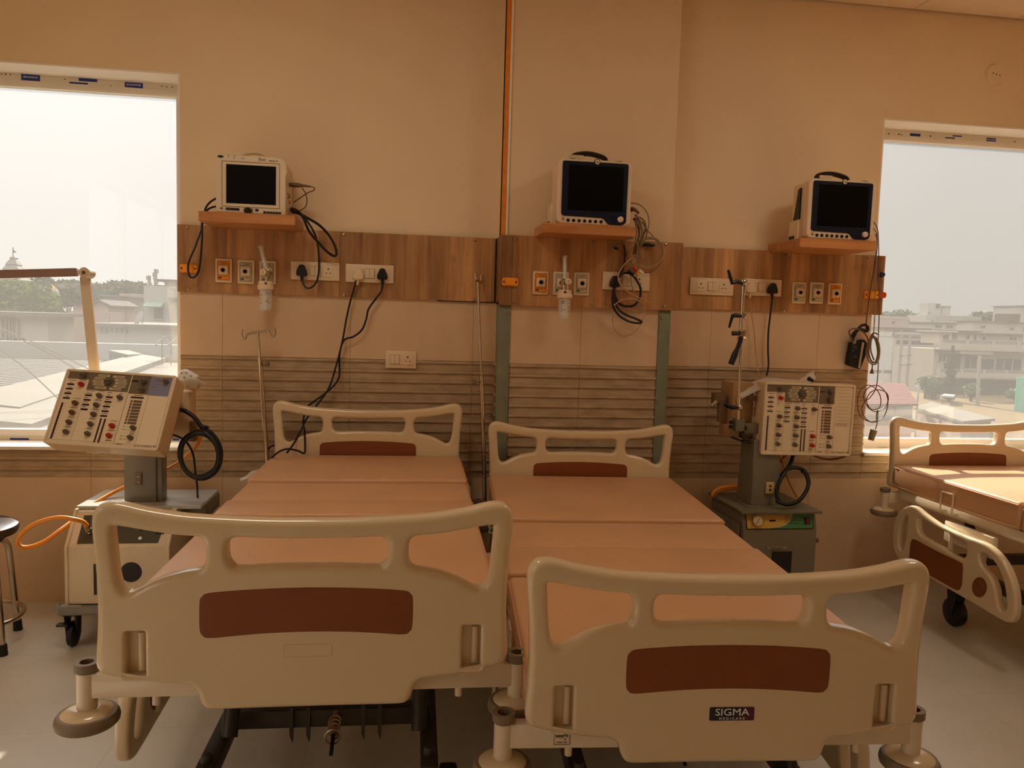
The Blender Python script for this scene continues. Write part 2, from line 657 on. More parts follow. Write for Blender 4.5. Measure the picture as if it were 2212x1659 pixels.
# the ribbed stone-look dado
dd = NT('ribbed_dado_tile')
pos = dd.geo()
f1 = dd.noise(dd.scale(pos, 9, 9, 30), 1.0, 4)
dd.l(dd.ramp(f1, [(0.3, lin((166, 138, 104))), (0.7, lin((190, 162, 128)))]), dd.b.inputs['Base Color'])
dd.b.inputs['Roughness'].default_value = 0.55
sq = dd.n('ShaderNodeTexVoronoi')
sq.inputs['Scale'].default_value = 26
dn = dd.n('ShaderNodeVectorMath', operation='ADD')
nz = dd.n('ShaderNodeTexNoise')
nz.inputs['Scale'].default_value = 9
dd.l(pos, nz.inputs['Vector'])
dd.l(pos, dn.inputs[0])
dd.l(nz.outputs['Color'], dn.inputs[1])
dd.l(dn.outputs[0], sq.inputs['Vector'])
h1 = dd.ramp(sq.outputs['Distance'], [(0.0, (1, 1, 1)), (0.25, (0, 0, 0))])
dd.bump(dd.math('ADD', dd.math('MULTIPLY', h1, 0.5), dd.noise(pos, 45, 4)), 0.45, 0.006)
M['dado'] = dd.m
mb = MB()


def ribs(mb, x0, x1, z0, z1, y, cuts, pitch=(Z_D1 - Z_D0) / 12, axis='x'):
    c = [x0] + [q for q in cuts if x0 + 0.02 < q < x1 - 0.02] + [x1]
    for a, b in zip(c, c[1:]):
        k = int(round((z0 - Z_D0) / pitch))
        z = z0
        while z < z1 - 1e-4:
            zt = min(Z_D0 + (k + 1) * pitch, z1)
            zs = z + (zt - z) * 0.70
            prof = [(0.0, z), (0.005, z), (0.005, zs), (0.0135, zs + 0.001), (0.0125, zt - 0.0025), (0.005, zt - 0.0005), (0.0, zt)]
            if axis == 'x':
                A = [(a + 0.001, y - h, w) for h, w in prof]
                B = [(b - 0.001, y - h, w) for h, w in prof]
            else:
                A = [(y - h, a, w) for h, w in prof]
                B = [(y - h, b, w) for h, w in prof]
            mb.hexa(A, B)
            z, k = zt, k + 1
    return mb


ribs(mb, XL, W1[1], Z_D0, W1[2] - 0.004, 0, cutsL)
ribs(mb, W1[1], PX0, Z_D0, Z_D1, 0, cutsL)
ribs(mb, PX1, W2[0], Z_D0, Z_D1, 0, cutsR)
ribs(mb, W2[0], XR, Z_D0, W2[2] - 0.004, 0, cutsR)
ribs(mb, PX0 + 0.055, PX1 - 0.05, Z_D0, Z_D1, PY, [0.86])
ribs(mb, PY, 0, Z_D0, Z_D1, PX0, [], axis='y')
struct(mb, 'trim_2', M['dado'], smooth=False)

# grey-green steel angles at the pillar's corners
for x0, x1, sx, lab in ((PX0 - 0.004, PX0 + 0.052, PX0 - 0.002, 'left'), (PX1 - 0.05, PX1 + 0.004, PX1 + 0.002, 'right')):
    mb = MB().box(((x0 + x1) / 2, PY - 0.012, Z_P0 / 2), (x1 - x0, 0.008, Z_P0), bev=0.001)
    mb.box((sx + (-0.004 if lab == 'left' else 0.004), PY + 0.02, Z_P0 / 2), (0.006, 0.07, Z_P0))
    o = mb.obj('corner_guard', M['green_steel'], angle=30)
    tag(o, f'grey-green painted steel strip up the {lab} edge of the tiled pillar', 'corner guard')
    for zz in (0.60, 1.02, 1.44):
        MB().lathe([(0.0, -0.006), (0.006, -0.005), (0.008, 0.0)], (x1 - 0.012 if lab == 'left' else x0 + 0.014, PY - 0.0165, zz), 12, 'y').obj('screw', M['steel'], o)
# orange strip up the pillar's left corner
o = MB().box((PX0 + 0.004, PY - 0.004, (Z_P1 + ZC) / 2), (0.021, 0.014, ZC - Z_P1)).obj('orange_strip', M['orange_pipe'], smooth=False)
tag(o, 'narrow orange strip running up the left corner of the pillar to the ceiling', 'strip')
struct(MB().box((PX0 - 0.009, PY - 0.002, (Z_P1 + ZC) / 2), (0.004, 0.012, ZC - Z_P1)), 'trim_3', M['dark_line'], smooth=False)
struct(MB().box((PX0 + 0.021, PY - 0.004, (Z_P1 + ZC) / 2), (0.011, 0.010, ZC - Z_P1)), 'trim_4', M['soffit'], smooth=False)

# ------------------------------------------------------------------ windows
gl = NT('dusty_hazy_glass')
gl.t.nodes.remove(gl.b)
tr = gl.n('ShaderNodeBsdfTransparent')
tr.inputs[0].default_value = (0.97, 0.975, 0.97, 1)
tl2 = gl.n('ShaderNodeBsdfTranslucent')
tl2.inputs[0].default_value = (0.95, 0.92, 0.88, 1)
gs = gl.n('ShaderNodeBsdfGlossy')
gs.inputs['Roughness'].default_value = 0.02
m1 = gl.n('ShaderNodeMixShader')
m1.inputs[0].default_value = 0.042  # film stands for dust on the pane and for the haze outdoors
gl.l(tr.outputs[0], m1.inputs[1])
gl.l(tl2.outputs[0], m1.inputs[2])
m2 = gl.n('ShaderNodeMixShader')
m2.inputs[0].default_value = 0.04
gl.l(m1.outputs[0], m2.inputs[1])
gl.l(gs.outputs[0], m2.inputs[2])
gl.l(m2.outputs[0], gl.out.inputs[0])
M['glass'] = gl.m
YF = 0.165   # front of the window frames


def window(n, w):
    x0, x1, z0, z1 = w
    fw, sw = 0.062, (0.062 if n == 1 else 0.022)
    mb = MB()
    for c, d in (((x0 + x1) / 2, z1 - fw / 2), (0, 0)), (((x0 + x1) / 2, z0 + fw / 2), (0, 0)):
        mb.box((c[0], YF + 0.03, c[1]), (x1 - x0, 0.06, fw))
        mb.box((c[0], YF + 0.012, c[1] + (-0.022 if c[1] > 1.5 else 0.022)), (x1 - x0 - 0.06, 0.04, 0.03))
    for xx in (x0 + sw / 2, x1 - sw / 2):
        mb.box((xx, YF + 0.03, (z0 + z1) / 2), (sw, 0.058, z1 - z0 - 2 * fw + 0.002))
    fr = struct(mb, f'window_{n}', M['frame'], smooth=False)
    g = MB().box(((x0 + x1) / 2, YF + 0.03, (z0 + z1) / 2), (x1 - x0 - 2 * sw + 0.01, 0.005, z1 - z0 - 2 * fw + 0.01)).obj('glass_pane', M['glass'], fr, smooth=False)
    # lining of the recess: soffit, jambs and sill board
    mb = MB()
    mb.box(((x0 + x1) / 2, YF / 2 - 0.001, z1 - 0.004), (x1 - x0, YF + 0.004, 0.008))
    mb.box((x0 + 0.004, YF / 2, (z0 + z1) / 2), (0.008, YF, z1 - z0 - 0.016))
    mb.box((x1 - 0.004, YF / 2, (z0 + z1) / 2), (0.008, YF, z1 - z0 - 0.016))
    struct(mb, f'trim_{4 + n}', M['soffit'], smooth=False)
    struct(MB().box(((x0 + x1) / 2, YF / 2 - 0.012, z0 + 0.006), (x1 - x0, YF + 0.03, 0.018), bev=0.004), f'window_{n}_sill', M['soffit'])
    return fr


F1 = window(1, W1)
F2 = window(2, W2)


def sticker(fr, u, v, w, h, body=None, flip=False, stile=False, y=YF):
    p = P(u, v, y=y - 0.001)
    k = fr
    s = MB().box((p.x, y - 0.0008, p.z), (w, 0.0012, h)).obj('blue_sticker', M['blue'], k, smooth=False)
    if body:
        t_ = text('sticker_lettering', body, h * 0.52, (p.x, y - 0.002, p.z + (-0.1 if flip else 0.12) * h), M['white_print'], s, depth=0.0003)
        if flip:
            t_.data.transform(Matrix.Translation((p.x, 0, p.z)) @ Matrix.Rotation(PI, 4, 'Y') @ Matrix.Translation((-p.x, 0, -p.z)))


for fr, L_ in ((F1, [(66, 168, 0.082, 0.028, 'deceuninck', False), (190, 173, 0.082, 0.013, None, False), (170, 181, 0.082, 0.013, None, False), (289, 185, 0.082, 0.028, 'deceuninck', True)]),
               (F2, [(1977, 292, 0.062, 0.017, None, False), (2052, 300, 0.058, 0.016, None, False), (2068, 294, 0.056, 0.006, None, False), (2141, 303, 0.058, 0.024, 'deceuninck', False)])):
    for a in L_:
        sticker(fr, *a)
sticker(F1, 42, 950, 0.085, 0.017)
sticker(F1, 384, 948, 0.05, 0.017)
sticker(F2, 1906, 968, 0.062, 0.012)
sticker(F2, 2010, 966, 0.05, 0.010)
# tape marks on the left window's stile
for v0, v1 in ((185, 196), (296, 330), (390, 425)):
    a, b = P(391, v0, y=YF - 0.001), P(392, v1, y=YF - 0.001)
    MB().box((W1[1] - 0.010 - 0.0375, YF - 0.0008, (a.z + b.z) / 2), (0.010, 0.0012, a.z - b.z)).obj('blue_sticker', M['blue'], F1, smooth=False)
# small printed marks along the top rails
mb = MB()
for u, v in ((3, 160), (12, 160), (22, 161), (140, 171), (240, 186), (350, 186), (360, 187), (372, 188)):
    p = P(u, v, y=YF - 0.001)
    mb.box((p.x, YF - 0.0006, p.z), (0.006, 0.001, 0.004))
mb.obj('printed_mark', M['ink'], F1, smooth=False)
mb = MB()
for u, v in ((1920, 289), (1942, 290), (1948, 292), (2010, 294), (2016, 299), (2100, 303), (2192, 306)):
    p = P(u, v, y=YF - 0.001)
    mb.box((p.x, YF - 0.0006, p.z), (0.010, 0.001, 0.005))
mb.obj('printed_mark', M['ink'], F2, smooth=False)

# the wide window in the left wall, behind the photographer
mb = MB()
for y_ in (-6.57, -5.36, -4.14, -2.93):
    mb.box((XL - 0.16, y_, 1.7), (0.06, 0.06, 1.8))
for z_ in (0.83, 2.57):
    mb.box((XL - 0.16, -4.75, z_), (0.058, 3.7, 0.06))
f3 = struct(mb, 'window_3', M['frame'], smooth=False)
MB().box((XL - 0.16, -4.75, 1.7), (0.005, 3.64, 1.72)).obj('glass_pane', M['glass'], f3, smooth=False)

# round blank cover high on the right
p = P(2151, 161, y=-0.006)
o = MB().lathe([(0.0, -0.006), (0.052, -0.005), (0.056, 0.004)], (p.x, -0.005, p.z), 32, 'y').obj('cover_plate', M['paint'])
tag(o, 'round wall-coloured cover plate high on the wall over the right window', 'cover plate')
mb = MB()
for dx, dz in ((-0.020, 0.004), (0.0, 0.0), (0.021, -0.005)):
    mb.box((p.x + dx, -0.0115, p.z + dz), (0.006, 0.001, 0.006))
mb.obj('screw', M['ink'], o, smooth=False)
# ------------------------------------------------------------------ wood panels behind the beds
def panel(label, x0, x1, z0, z1, yf, yb, m, joints, screws):
    mb = MB()
    c = [x0] + joints + [x1]
    for a, b in zip(c, c[1:]):
        mb.box(((a + b) / 2, (yf + yb) / 2, (z0 + z1) / 2), (b - a - 0.0016, yb - yf, z1 - z0))
    o = mb.obj('headwall_panel', m, smooth=False)
    tag(o, label, 'wall panel', 'wood-look service panels behind the beds')
    for u, v in screws:
        p = P(u, v, y=yf)
        MB().lathe([(0.0, -0.006), (0.006, -0.0045), (0.0085, 0.0)], (p.x, yf, p.z), 14, 'y').obj('screw', M['steel'], o)
    return o


YW, YP = -0.022, -0.152      # faces of the wall panels and of the pillar panel
panel('wood-look service panel behind the left bed, under the shelf with the cream monitor', -1.064, 0.437, Z_P0, Z_P1, YW, -0.0085, M['wood_panel'], [-0.318],
      [(404, 491), (408, 625), (743, 507), (743, 638), (1026, 519), (1023, 647)])
panel('wood-look service panel standing forward on the pillar, behind the middle bed', 0.452, 1.356, 1.479, 1.812, YP, PY - 0.001, M['wood_pillar'], [0.505],
      [(1113, 517), (1110, 653), (1282, 524), (1278, 657), (1438, 528), (1435, 662)])
panel('wood-look service panel on the right wall section, reaching past the right window edge', 1.31, 2.529, Z_P0, Z_P1, YW, -0.0085, M['wood_panel'], [1.402],
      [(1703, 548), (1693, 671), (1875, 556), (1871, 677)])
# the wooden return beside the pillar panel and its dark gaps
mb = MB().box((PX0 - 0.006, (YP + YW) / 2, 1.645), (0.006, YW - YP - 0.002, 0.328))
tag(mb.obj('panel_return', M['wood_pillar'], smooth=False), 'narrow wood-look return closing the side of the pillar panel', 'wall panel')
struct(MB().box((0.441, YW + 0.006, 1.65), (0.006, 0.012, 0.315)), 'trim_7', M['dark_line'], smooth=False)
struct(MB().box((0.30, YW + 0.008, Z_P0 - 0.002), (0.29, 0.014, 0.005)), 'trim_8', M['dark_line'], smooth=False)


# ------------------------------------------------------------------ sockets and switches
def socket_plate(label, u0, v0, u1, v1, yf, layout, w=None):
    a, b = P(u0, v0, y=yf - 0.012), P(u1, v1, y=yf - 0.012)
    cx, cz, w, h = (a.x + b.x) / 2, (a.z + b.z) / 2, w or (b.x - a.x), 0.087
    t = thing('socket_plate', label, 'socket', (cx, yf, cz), 0, 'white switched socket plates')
    MB().box((0, -0.005, 0), (w, 0.010, h), bev=0.003).obj('plate', M['plate'], t)
    mb = MB().box((0, -0.0105, 0), (w - 0.022, 0.003, h - 0.026), bev=0.001)
    mb.obj('inner_frame', M['plate'], t)
    for k, fx in layout:
        x = fx * w
        if k == 's':
            for d in (-0.0115, 0.0115):
                MB().box((x + d, -0.0145, 0), (0.0222, 0.007, 0.044), rot=None, bev=0.002).obj('switch', M['plate'], t)
            MB().box((x, -0.0122, 0), (0.048, 0.0012, 0.047)).obj('switch_gap', M['grout'], t, smooth=False)
        else:
            MB().box((x, -0.0128, 0), (0.050, 0.003, 0.050), bev=0.001).obj('socket', M['plate'], t)
            mb = MB()
            for dx, dz, r in ((0, 0.012, 0.0040), (-0.0095, -0.008, 0.0028), (0.0095, -0.008, 0.0028)):
                mb.cyl((x + dx, -0.0150, dz), (x + dx, -0.0135, dz), r, n=14)
            mb.obj('pin_holes', M['plate_dark'], t)
    return t


six = [('o', -0.29), ('s', 0.02), ('o', 0.27)]
S1 = socket_plate('white socket plate at left with the monitor\'s black plug in it', 628, 564, 733, 607, YW, [('o', -0.29), ('s', 0.0), ('o', 0.27)])
S2 = socket_plate('white socket plate with a white and a black plug, mid left panel', 747, 570, 850, 612, YW, [('o', -0.26), ('s', 0.0), ('o', 0.27)])
S3 = socket_plate('smaller white socket plate low on the tiles above the left bed headboard', 833, 758, 899, 795, -0.010, [('s', -0.2), ('o', 0.22)])
S4 = socket_plate('white socket plate on the pillar panel behind the tangle of grey cables', 1303, 587, 1403, 628, YP, [('o', -0.29), ('s', 0.0), ('o', 0.27)])
S5 = socket_plate('empty white socket plate at the left end of the right panel', 1492, 600, 1584, 638, YW, [('o', -0.26), ('s', 0.0), ('o', 0.27)])
S6 = socket_plate('white socket plate beside the chrome arm, holding a white and a black plug', 1605, 602, 1688, 640, YW, [('o', -0.24), ('s', 0.0), ('o', 0.29)])


# ------------------------------------------------------------------ medical gas outlets
def gas(label, u, v, yf, kind):
    p = P(u, v, y=yf - 0.01)
    t = thing('gas_outlet', label, 'gas outlet', (p.x, yf, p.z), 0, 'medical gas outlets on the panels')
    MB().box((0, -0.005, 0), (0.076, 0.010, 0.112), bev=0.004).obj('plate', M['plate'], t)
    MB().box((0, -0.0108, 0), (0.060, 0.002, 0.094), bev=0.0008).obj('label_card', M['label_orange'] if kind == 'v' else M['label_white'], t)
    mb = MB()
    for x0, x1, z in ((-0.026, 0.026, 0.043), (-0.026, 0.026, -0.043), (-0.024, -0.004, 0.030), (0.004, 0.024, 0.030), (-0.024, 0.0, -0.027), (0.006, 0.024, -0.027)):
        mb.box(((x0 + x1) / 2, -0.0122, z), (x1 - x0, 0.0008, 0.0010))
    for x in (-0.026, 0.026):
        mb.box((x, -0.0122, 0), (0.0010, 0.0008, 0.086))
    mb.lathe([(0.0, -0.0126), (0.0022, -0.0122)], (0.0, 0, 0.031), 10, 'y')
    mb.lathe([(0.0, -0.0126), (0.0022, -0.0122)], (0.004, 0, -0.028), 10, 'y')
    mb.obj('card_lines', M['ink'], t, smooth=False)
    text('outlet_lettering', 'VACUUM' if kind == 'v' else 'OXYGEN', 0.0075, (0, -0.0122, 0.0365), M['ink'], t, depth=0.0003)
    MB().box((0, -0.016, 0.002), (0.044, 0.016, 0.043), bev=0.006, seg=3).obj('outlet_block', M['plate'], t)
    mb = MB().lathe([(0.0125, -0.0235), (0.0135, -0.0255), (0.0125, -0.0262), (0.0095, -0.0255), (0.0095, -0.0235)], (0, 0, 0.002), 24, 'y', caps=False)
    mb.obj('outlet_ring', M['steel'], t)
    MB().lathe([(0.0, -0.0246), (0.0088, -0.0246)], (0, 0, 0.002), 20, 'y').obj('outlet_bore', M['plate_dark'], t)
    MB().lathe([(0.0, -0.0126), (0.007, -0.0124), (0.0075, -0.0118)], (0, 0, 0), 20, 'y').obj('maker_badge', mat('badge_' + ('red' if kind == 'v' else 'green'), (120, 30, 20) if kind == 'v' else (40, 80, 50), 0.4, var=0), t)
    b = [c for c in t.children if c.name.startswith('maker_badge')][0]
    b.location = (-0.016, 0, -0.034)
    b.scale = (1.1, 1, 0.65)
    return t


gas('orange-faced gas outlet on the left panel, the first of its row of three', 483, 584.5, YW, 'v')
gas('cream-faced gas outlet in the middle of the left panel\'s row of three', 531, 587.5, YW, 'o')
gas('cream-faced gas outlet partly hidden behind the left flowmeter', 578, 589, YW, 'o')
gas('orange-faced gas outlet on the pillar panel, beside the orange bracket', 1168, 611, YP, 'v')
gas('cream-faced gas outlet behind the flowmeter on the pillar panel', 1212, 612, YP, 'o')
gas('cream-faced gas outlet right of the flowmeter on the pillar panel', 1256.5, 613.5, YP, 'o')
gas('cream-faced gas outlet nearest the black plug on the right panel', 1726.5, 632.5, YW, 'o')
gas('cream-faced gas outlet in the middle of the right panel\'s row of three', 1764.5, 633, YW, 'o')
gas('orange-faced gas outlet at the right end of the right panel\'s row', 1804, 635, YW, 'v')


# ------------------------------------------------------------------ flowmeters with humidifier jars
def flowmeter(label, ub, vb, yf, lean, side):
    """(ub, vb): photo position of the jar lid"""
    y = yf - 0.085
    p = P(ub, vb, y=y)
    t = thing('flowmeter', label, 'flowmeter', (p.x, y, p.z), 0, 'oxygen flowmeters with clear jars')
    # jar lid
    MB().lathe([(0.0, 0.022), (0.031, 0.022), (0.032, 0.020), (0.032, 0.006), (0.036, 0.005), (0.037, 0.003), (0.037, -0.014), (0.036, -0.016), (0.0, -0.016)], n=36).obj('jar_lid', M['plate'], t)
    MB().lathe([(0.0, -0.0385), (0.006, -0.038), (0.006, -0.030)], (0.006 * side, 0, 0.012), 14, 'y').obj('lid_port', M['knob_brown'], t)
    # jar
    MB().lathe([(0.029, -0.016), (0.029, -0.060), (0.027, -0.100), (0.024, -0.112), (0.016, -0.118), (0.0, -0.119), (0.0, -0.1165), (0.015, -0.1155), (0.022, -0.110), (0.025, -0.099), (0.027, -0.060), (0.027, -0.016)], n=32).obj('jar', M['clear'], t)
    MB().lathe([(0.0, -0.015), (0.004, -0.015), (0.004, -0.082), (0.009, -0.083), (0.009, -0.108), (0.0, -0.109)], n=16).obj('dip_tube', M['white_print'], t)
    mb = MB()
    for z, w in ((-0.042, 0.5), (-0.080, 0.5), (-0.055, 0.25), (-0.062, 0.25), (-0.069, 0.25)):
        for a0 in (-0.9, 0.4):
            pts = [(0.0295 * math.sin(a0 + w * i / 5), -0.0295 * math.cos(a0 + w * i / 5), z) for i in range(6)]
            mb.tube(pts, 0.0008, 5)
    mb.obj('jar_marks', M['ink'], t)
    text('jar_lettering', 'MAX', 0.010, (0.014 * side, -0.0297, -0.034), M['ink'], t, depth=0.0003)
    text('jar_lettering', 'MIN', 0.010, (0.010 * side, -0.0297, -0.072), M['ink'], t, depth=0.0003)
    # body, valve knob and nut
    b = MB().box((0.004 * side, 0.02, 0.060), (0.024, 0.03, 0.036), bev=0.004)
    b.cyl((0.004 * side, 0.0, 0.022), (0.004 * side, 0.0, 0.046), 0.009)
    b.cyl((0.004 * side, 0.02, 0.062), (0.014, 0.072, 0.064), 0.010)
    b.obj('valve_body', M['chrome'], t)
    kx = -0.008 if side > 0 else 0.010
    MB().lathe([(0.0, -0.030), (0.011, -0.030), (0.0145, -0.027), (0.0145, -0.008), (0.006, -0.004), (0.006, 0.01)], (kx, 0, 0.062), 20, 'y').obj('control_knob', M['plate'], t)
    text('knob_lettering', '5', 0.016, (kx, -0.0303, 0.062), M['ink'], t, depth=0.0002)
    # sight tube
    top = Vector((lean, 0.0, 0.175))
    bot = Vector((0.002 * side, 0.0, 0.078))
    MB().cyl(bot, top, 0.0115, 0.010, 20).cyl(top, top + Vector((lean * 0.1, 0, 0.010)), 0.012, n=20).obj('sight_tube', M['clear'], t)
    MB().cyl(bot, bot + (top - bot) * 0.93, 0.0035, n=10).obj('scale_tube', M['white_print'], t)
    mb = MB()
    for i in range(8):
        q = bot + (top - bot) * (0.12 + 0.1 * i)
        mb.box((q.x + 0.006, q.y - 0.0105, q.z), (0.006, 0.0006, 0.0012))
    mb.obj('scale_marks', M['ink'], t, smooth=False)
    return t


flowmeter('clear flowmeter with jar on the left panel, its tube leaning left', 574, 618, YW, -0.022, 1)
flowmeter('clear flowmeter with jar on the pillar panel, its tube upright', 1220, 637, YP, -0.006, -1)


# ------------------------------------------------------------------ orange brackets
def bracket(label, u, v, yf, w, extra=False):
    p = P(u, v, y=yf - 0.008)
    t = thing('orange_bracket', label, 'bracket', (p.x, yf, p.z), 0, 'orange plastic brackets on the panels')
    pl = [(a, b) for a, b in rrect(-w / 2, -0.020, w / 2, 0.020, 0.010, 2)]
    mb = MB().prism(pl, -0.010, 0.0)
    mb.box((0.0, -0.012, 0), (w * 0.56, 0.010, 0.034), bev=0.002)
    mb.obj('bracket_body', M['orange'], t, angle=30)
    for s in (-1, 1):
        MB().lathe([(0.0, -0.0122), (0.0035, -0.0118), (0.0045, -0.010)], (s * w * 0.39, 0, 0), 12, 'y').obj('screw', M['ink'], t)
    if extra:
        MB().prism(rrect(w / 2 + 0.002, -0.015, w / 2 + 0.040, 0.017, 0.012, 2), -0.012, -0.003).obj('end_tab', mat('orange_red_tab', (214, 84, 30), 0.35, var=0.03), t, angle=30)
    return t


bracket('orange bracket at the left panel\'s left end, a black cable loop over it', 407, 580, YW, 0.078)
bracket('orange bracket at the left end of the pillar panel', 1102, 609, YP, 0.078)
bracket('orange bracket with a red-orange tab at the right end of the right panel', 1883, 637, YW, 0.085, True)
p = P(1898, 594, y=YW)
t = thing('cable_hook', 'round dark-blue hook knob at the right end of the right panel', 'hook', (p.x, YW, p.z))
MB().cyl((0, 0, 0), (0, -0.022, 0), 0.0045).obj('pin', M['navy'], t)
MB().lathe([(0.0, -0.042), (0.012, -0.040), (0.017, -0.032), (0.016, -0.024), (0.008, -0.020)], (0, 0, 0), 10, 'y').obj('knob', mat('dark_blue_plastic', (44, 46, 84), 0.35, var=0), t)


# ------------------------------------------------------------------ shelves
def shelf(label, x0, x1, zt, yf, yb, th=0.045):
    o = MB().box(((x0 + x1) / 2, (yf + yb) / 2, zt - th / 2), (x1 - x0, yb - yf, th), bev=0.002, seg=1).obj('monitor_shelf', M['wood_shelf'], angle=30)
    return tag(o, label, 'shelf', 'wooden monitor shelves')


ZS1, ZS2, ZS3 = 1.841, 1.852, 1.843
shelf('wooden shelf under the cream monitor at left', -0.902, -0.492, ZS1, -0.285, -0.001)
shelf('wooden shelf on the pillar under the middle black-screened monitor', 0.612, 1.047, ZS2, -0.365, PY - 0.001)
shelf('wooden shelf at right, its end overlapping the right window', 1.872, 2.272, ZS3, -0.335, -0.001)


# ------------------------------------------------------------------ patient monitors
def monitor_new(label, u0, u1, v0, v1, yf, zs, group, grip=True):
    a, b = P(u0, (v0 + v1) / 2, y=yf), P(u1, (v0 + v1) / 2, y=yf)
    Wd = b.x - a.x
    Hh = P((u0 + u1) / 2, v0, y=yf).z - zs
    t = thing('patient_monitor', label, 'patient monitor', ((a.x + b.x) / 2, yf, zs), 0, group)

    def L(zx, zy):
        return ((zx - 1137) / 1205 * Wd, (1322 - zy) / 1045 * Hh)
    dpt = 0.16
    out = rrect(-Wd / 2, 0.001, Wd / 2, Hh, 0.028, 6)
    mb = MB().prism(out, 0.0, 0.055)
    mb.obj('front_housing', M['plate'], t, angle=30, bev=0.006)
    q = rrect(-Wd / 2 + 0.004, 0.001, Wd / 2 - 0.02, Hh - 0.008, 0.02, 4)
    MB().prism(q, 0.055, dpt).box((-Wd / 2 - 0.002, 0.10, Hh * 0.17), (0.03, 0.09, Hh * 0.34 - 0.002)).obj('rear_housing', M['plate'], t, angle=30, bev=0.005)
    if grip:
        MB().prism([(0.075, Hh * 0.35), (0.135, Hh * 0.35), (0.115, Hh * 0.60), (0.10, Hh * 0.86), (0.075, Hh * 0.88)], -Wd / 2 - 0.003, -Wd / 2 + 0.006, 'x').obj('side_grip', M['black_plastic'], t, angle=30)
    MB().box((-Wd / 2 - 0.016, 0.11, 0.012), (0.006, 0.05, 0.018)).obj('rear_foot', M['black'], t, smooth=False)
    bz = [L(*c) for c in ((605, 345), (618, 322), (645, 318), (1640, 318), (1662, 325), (1672, 345), (1666, 1240), (1640, 1280), (1580, 1302), (1400, 1300), (1360, 1285), (1325, 1245), (1295, 1212), (1250, 1200), (645, 1188), (618, 1175), (605, 1150))]
    MB().prism(bz, -0.004, 0.002).obj('bezel', M['navy'], t, angle=30)
    s0, s1 = L(705, 1092), L(1600, 378)
    MB().prism([s0, (s1[0], s0[1]), s1, (s0[0], s1[1])], -0.0052, -0.003).obj('screen', M['screen'], t, smooth=False)
    k = L(1565, 1212)
    MB().lathe([(0.0, -0.020), (0.010, -0.019), (0.0135, -0.016), (0.0135, -0.003)], (k[0], 0, k[1]), 24, 'y').obj('control_knob', M['plate'], t)
    for i in range(7):
        k = L(722 + 89.5 * i, 1258)
        MB().lathe([(0.0, -0.0025), (0.0075, -0.0022), (0.0085, 0.001)], (k[0], 0, k[1]), 18, 'y').obj('button', M['black_plastic'], t)
    k = L(640, 1245)
    MB().box((k[0], -0.0005, k[1]), (0.013, 0.001, 0.004)).box((k[0], -0.0005, k[1] + 0.008), (0.011, 0.001, 0.0015)).obj('printed_mark', M['ink'], t, smooth=False)
    k = L(1158, 314)
    bd = MB().lathe([(0.0, -0.0055), (0.0135, -0.0055), (0.0145, -0.003)], (k[0], 0, k[1]), 26, 'y').obj('badge_rim', M['black_plastic'], t)
    e = MB().lathe([(0.0, -0.0072), (0.0105, -0.0066), (0.0112, -0.005)], (k[0], 0, k[1]), 24, 'y').obj('badge', M['plate'], bd)
    MB().prism([(k[0] - 0.008, k[1] + 0.004), (k[0] - 0.002, k[1] - 0.004), (k[0] + 0.006, k[1] - 0.004), (k[0] + 0.004, k[1] + 0.001), (k[0] - 0.003, k[1] + 0.001)], -0.0080, -0.0066).obj('badge_mark', M['brown_inlay'], bd, smooth=False)
    k = L(1515, 318)
    text('monitor_lettering', 'A7 SERIES', 0.0075, (k[0], -0.0006, k[1] + 0.010), M['ink'], t, depth=0.0003)
    a0, a1 = L(702, 272), L(936, 222)
    MB().prism(rrect(a0[0], a0[1], a1[0], a1[1], 0.004, 3), -0.003, 0.001).obj('alarm_light', M['label_white'], t, angle=30)
    hp = [L(*c) for c in ((830, 262), (822, 190), (880, 152), (1000, 128), (1110, 126), (1220, 144), (1320, 172), (1366, 208), (1372, 262))]
    hp = [(x, z) for x, z in hp]
    MB().tube(smooth_path([(x, 0.085, z) for x, z in hp], 5), 0.011, 10, flat=(0.019, 0.0115)).obj('handle', M['black_plastic'], t)
    # cable connectors on the right side
    mb = MB()
    for zz in (0.075, 0.105):
        mb.cyl((Wd / 2 - 0.022, 0.10, zz), (Wd / 2 + 0.012, 0.09, zz - 0.004), 0.009)
    mb.obj('connector', M['brown_cable'], t)
    return t


monitor_new('white patient monitor on the pillar shelf, cables spilling from its right side', 1204, 1364, 345, 490, -0.345, ZS2, 'white monitors with dark bezels', False)
monitor_new('white patient monitor on the right shelf, at the right window\'s edge', 1745, 1890, 388, 521, -0.315, ZS3, 'white monitors with dark bezels')


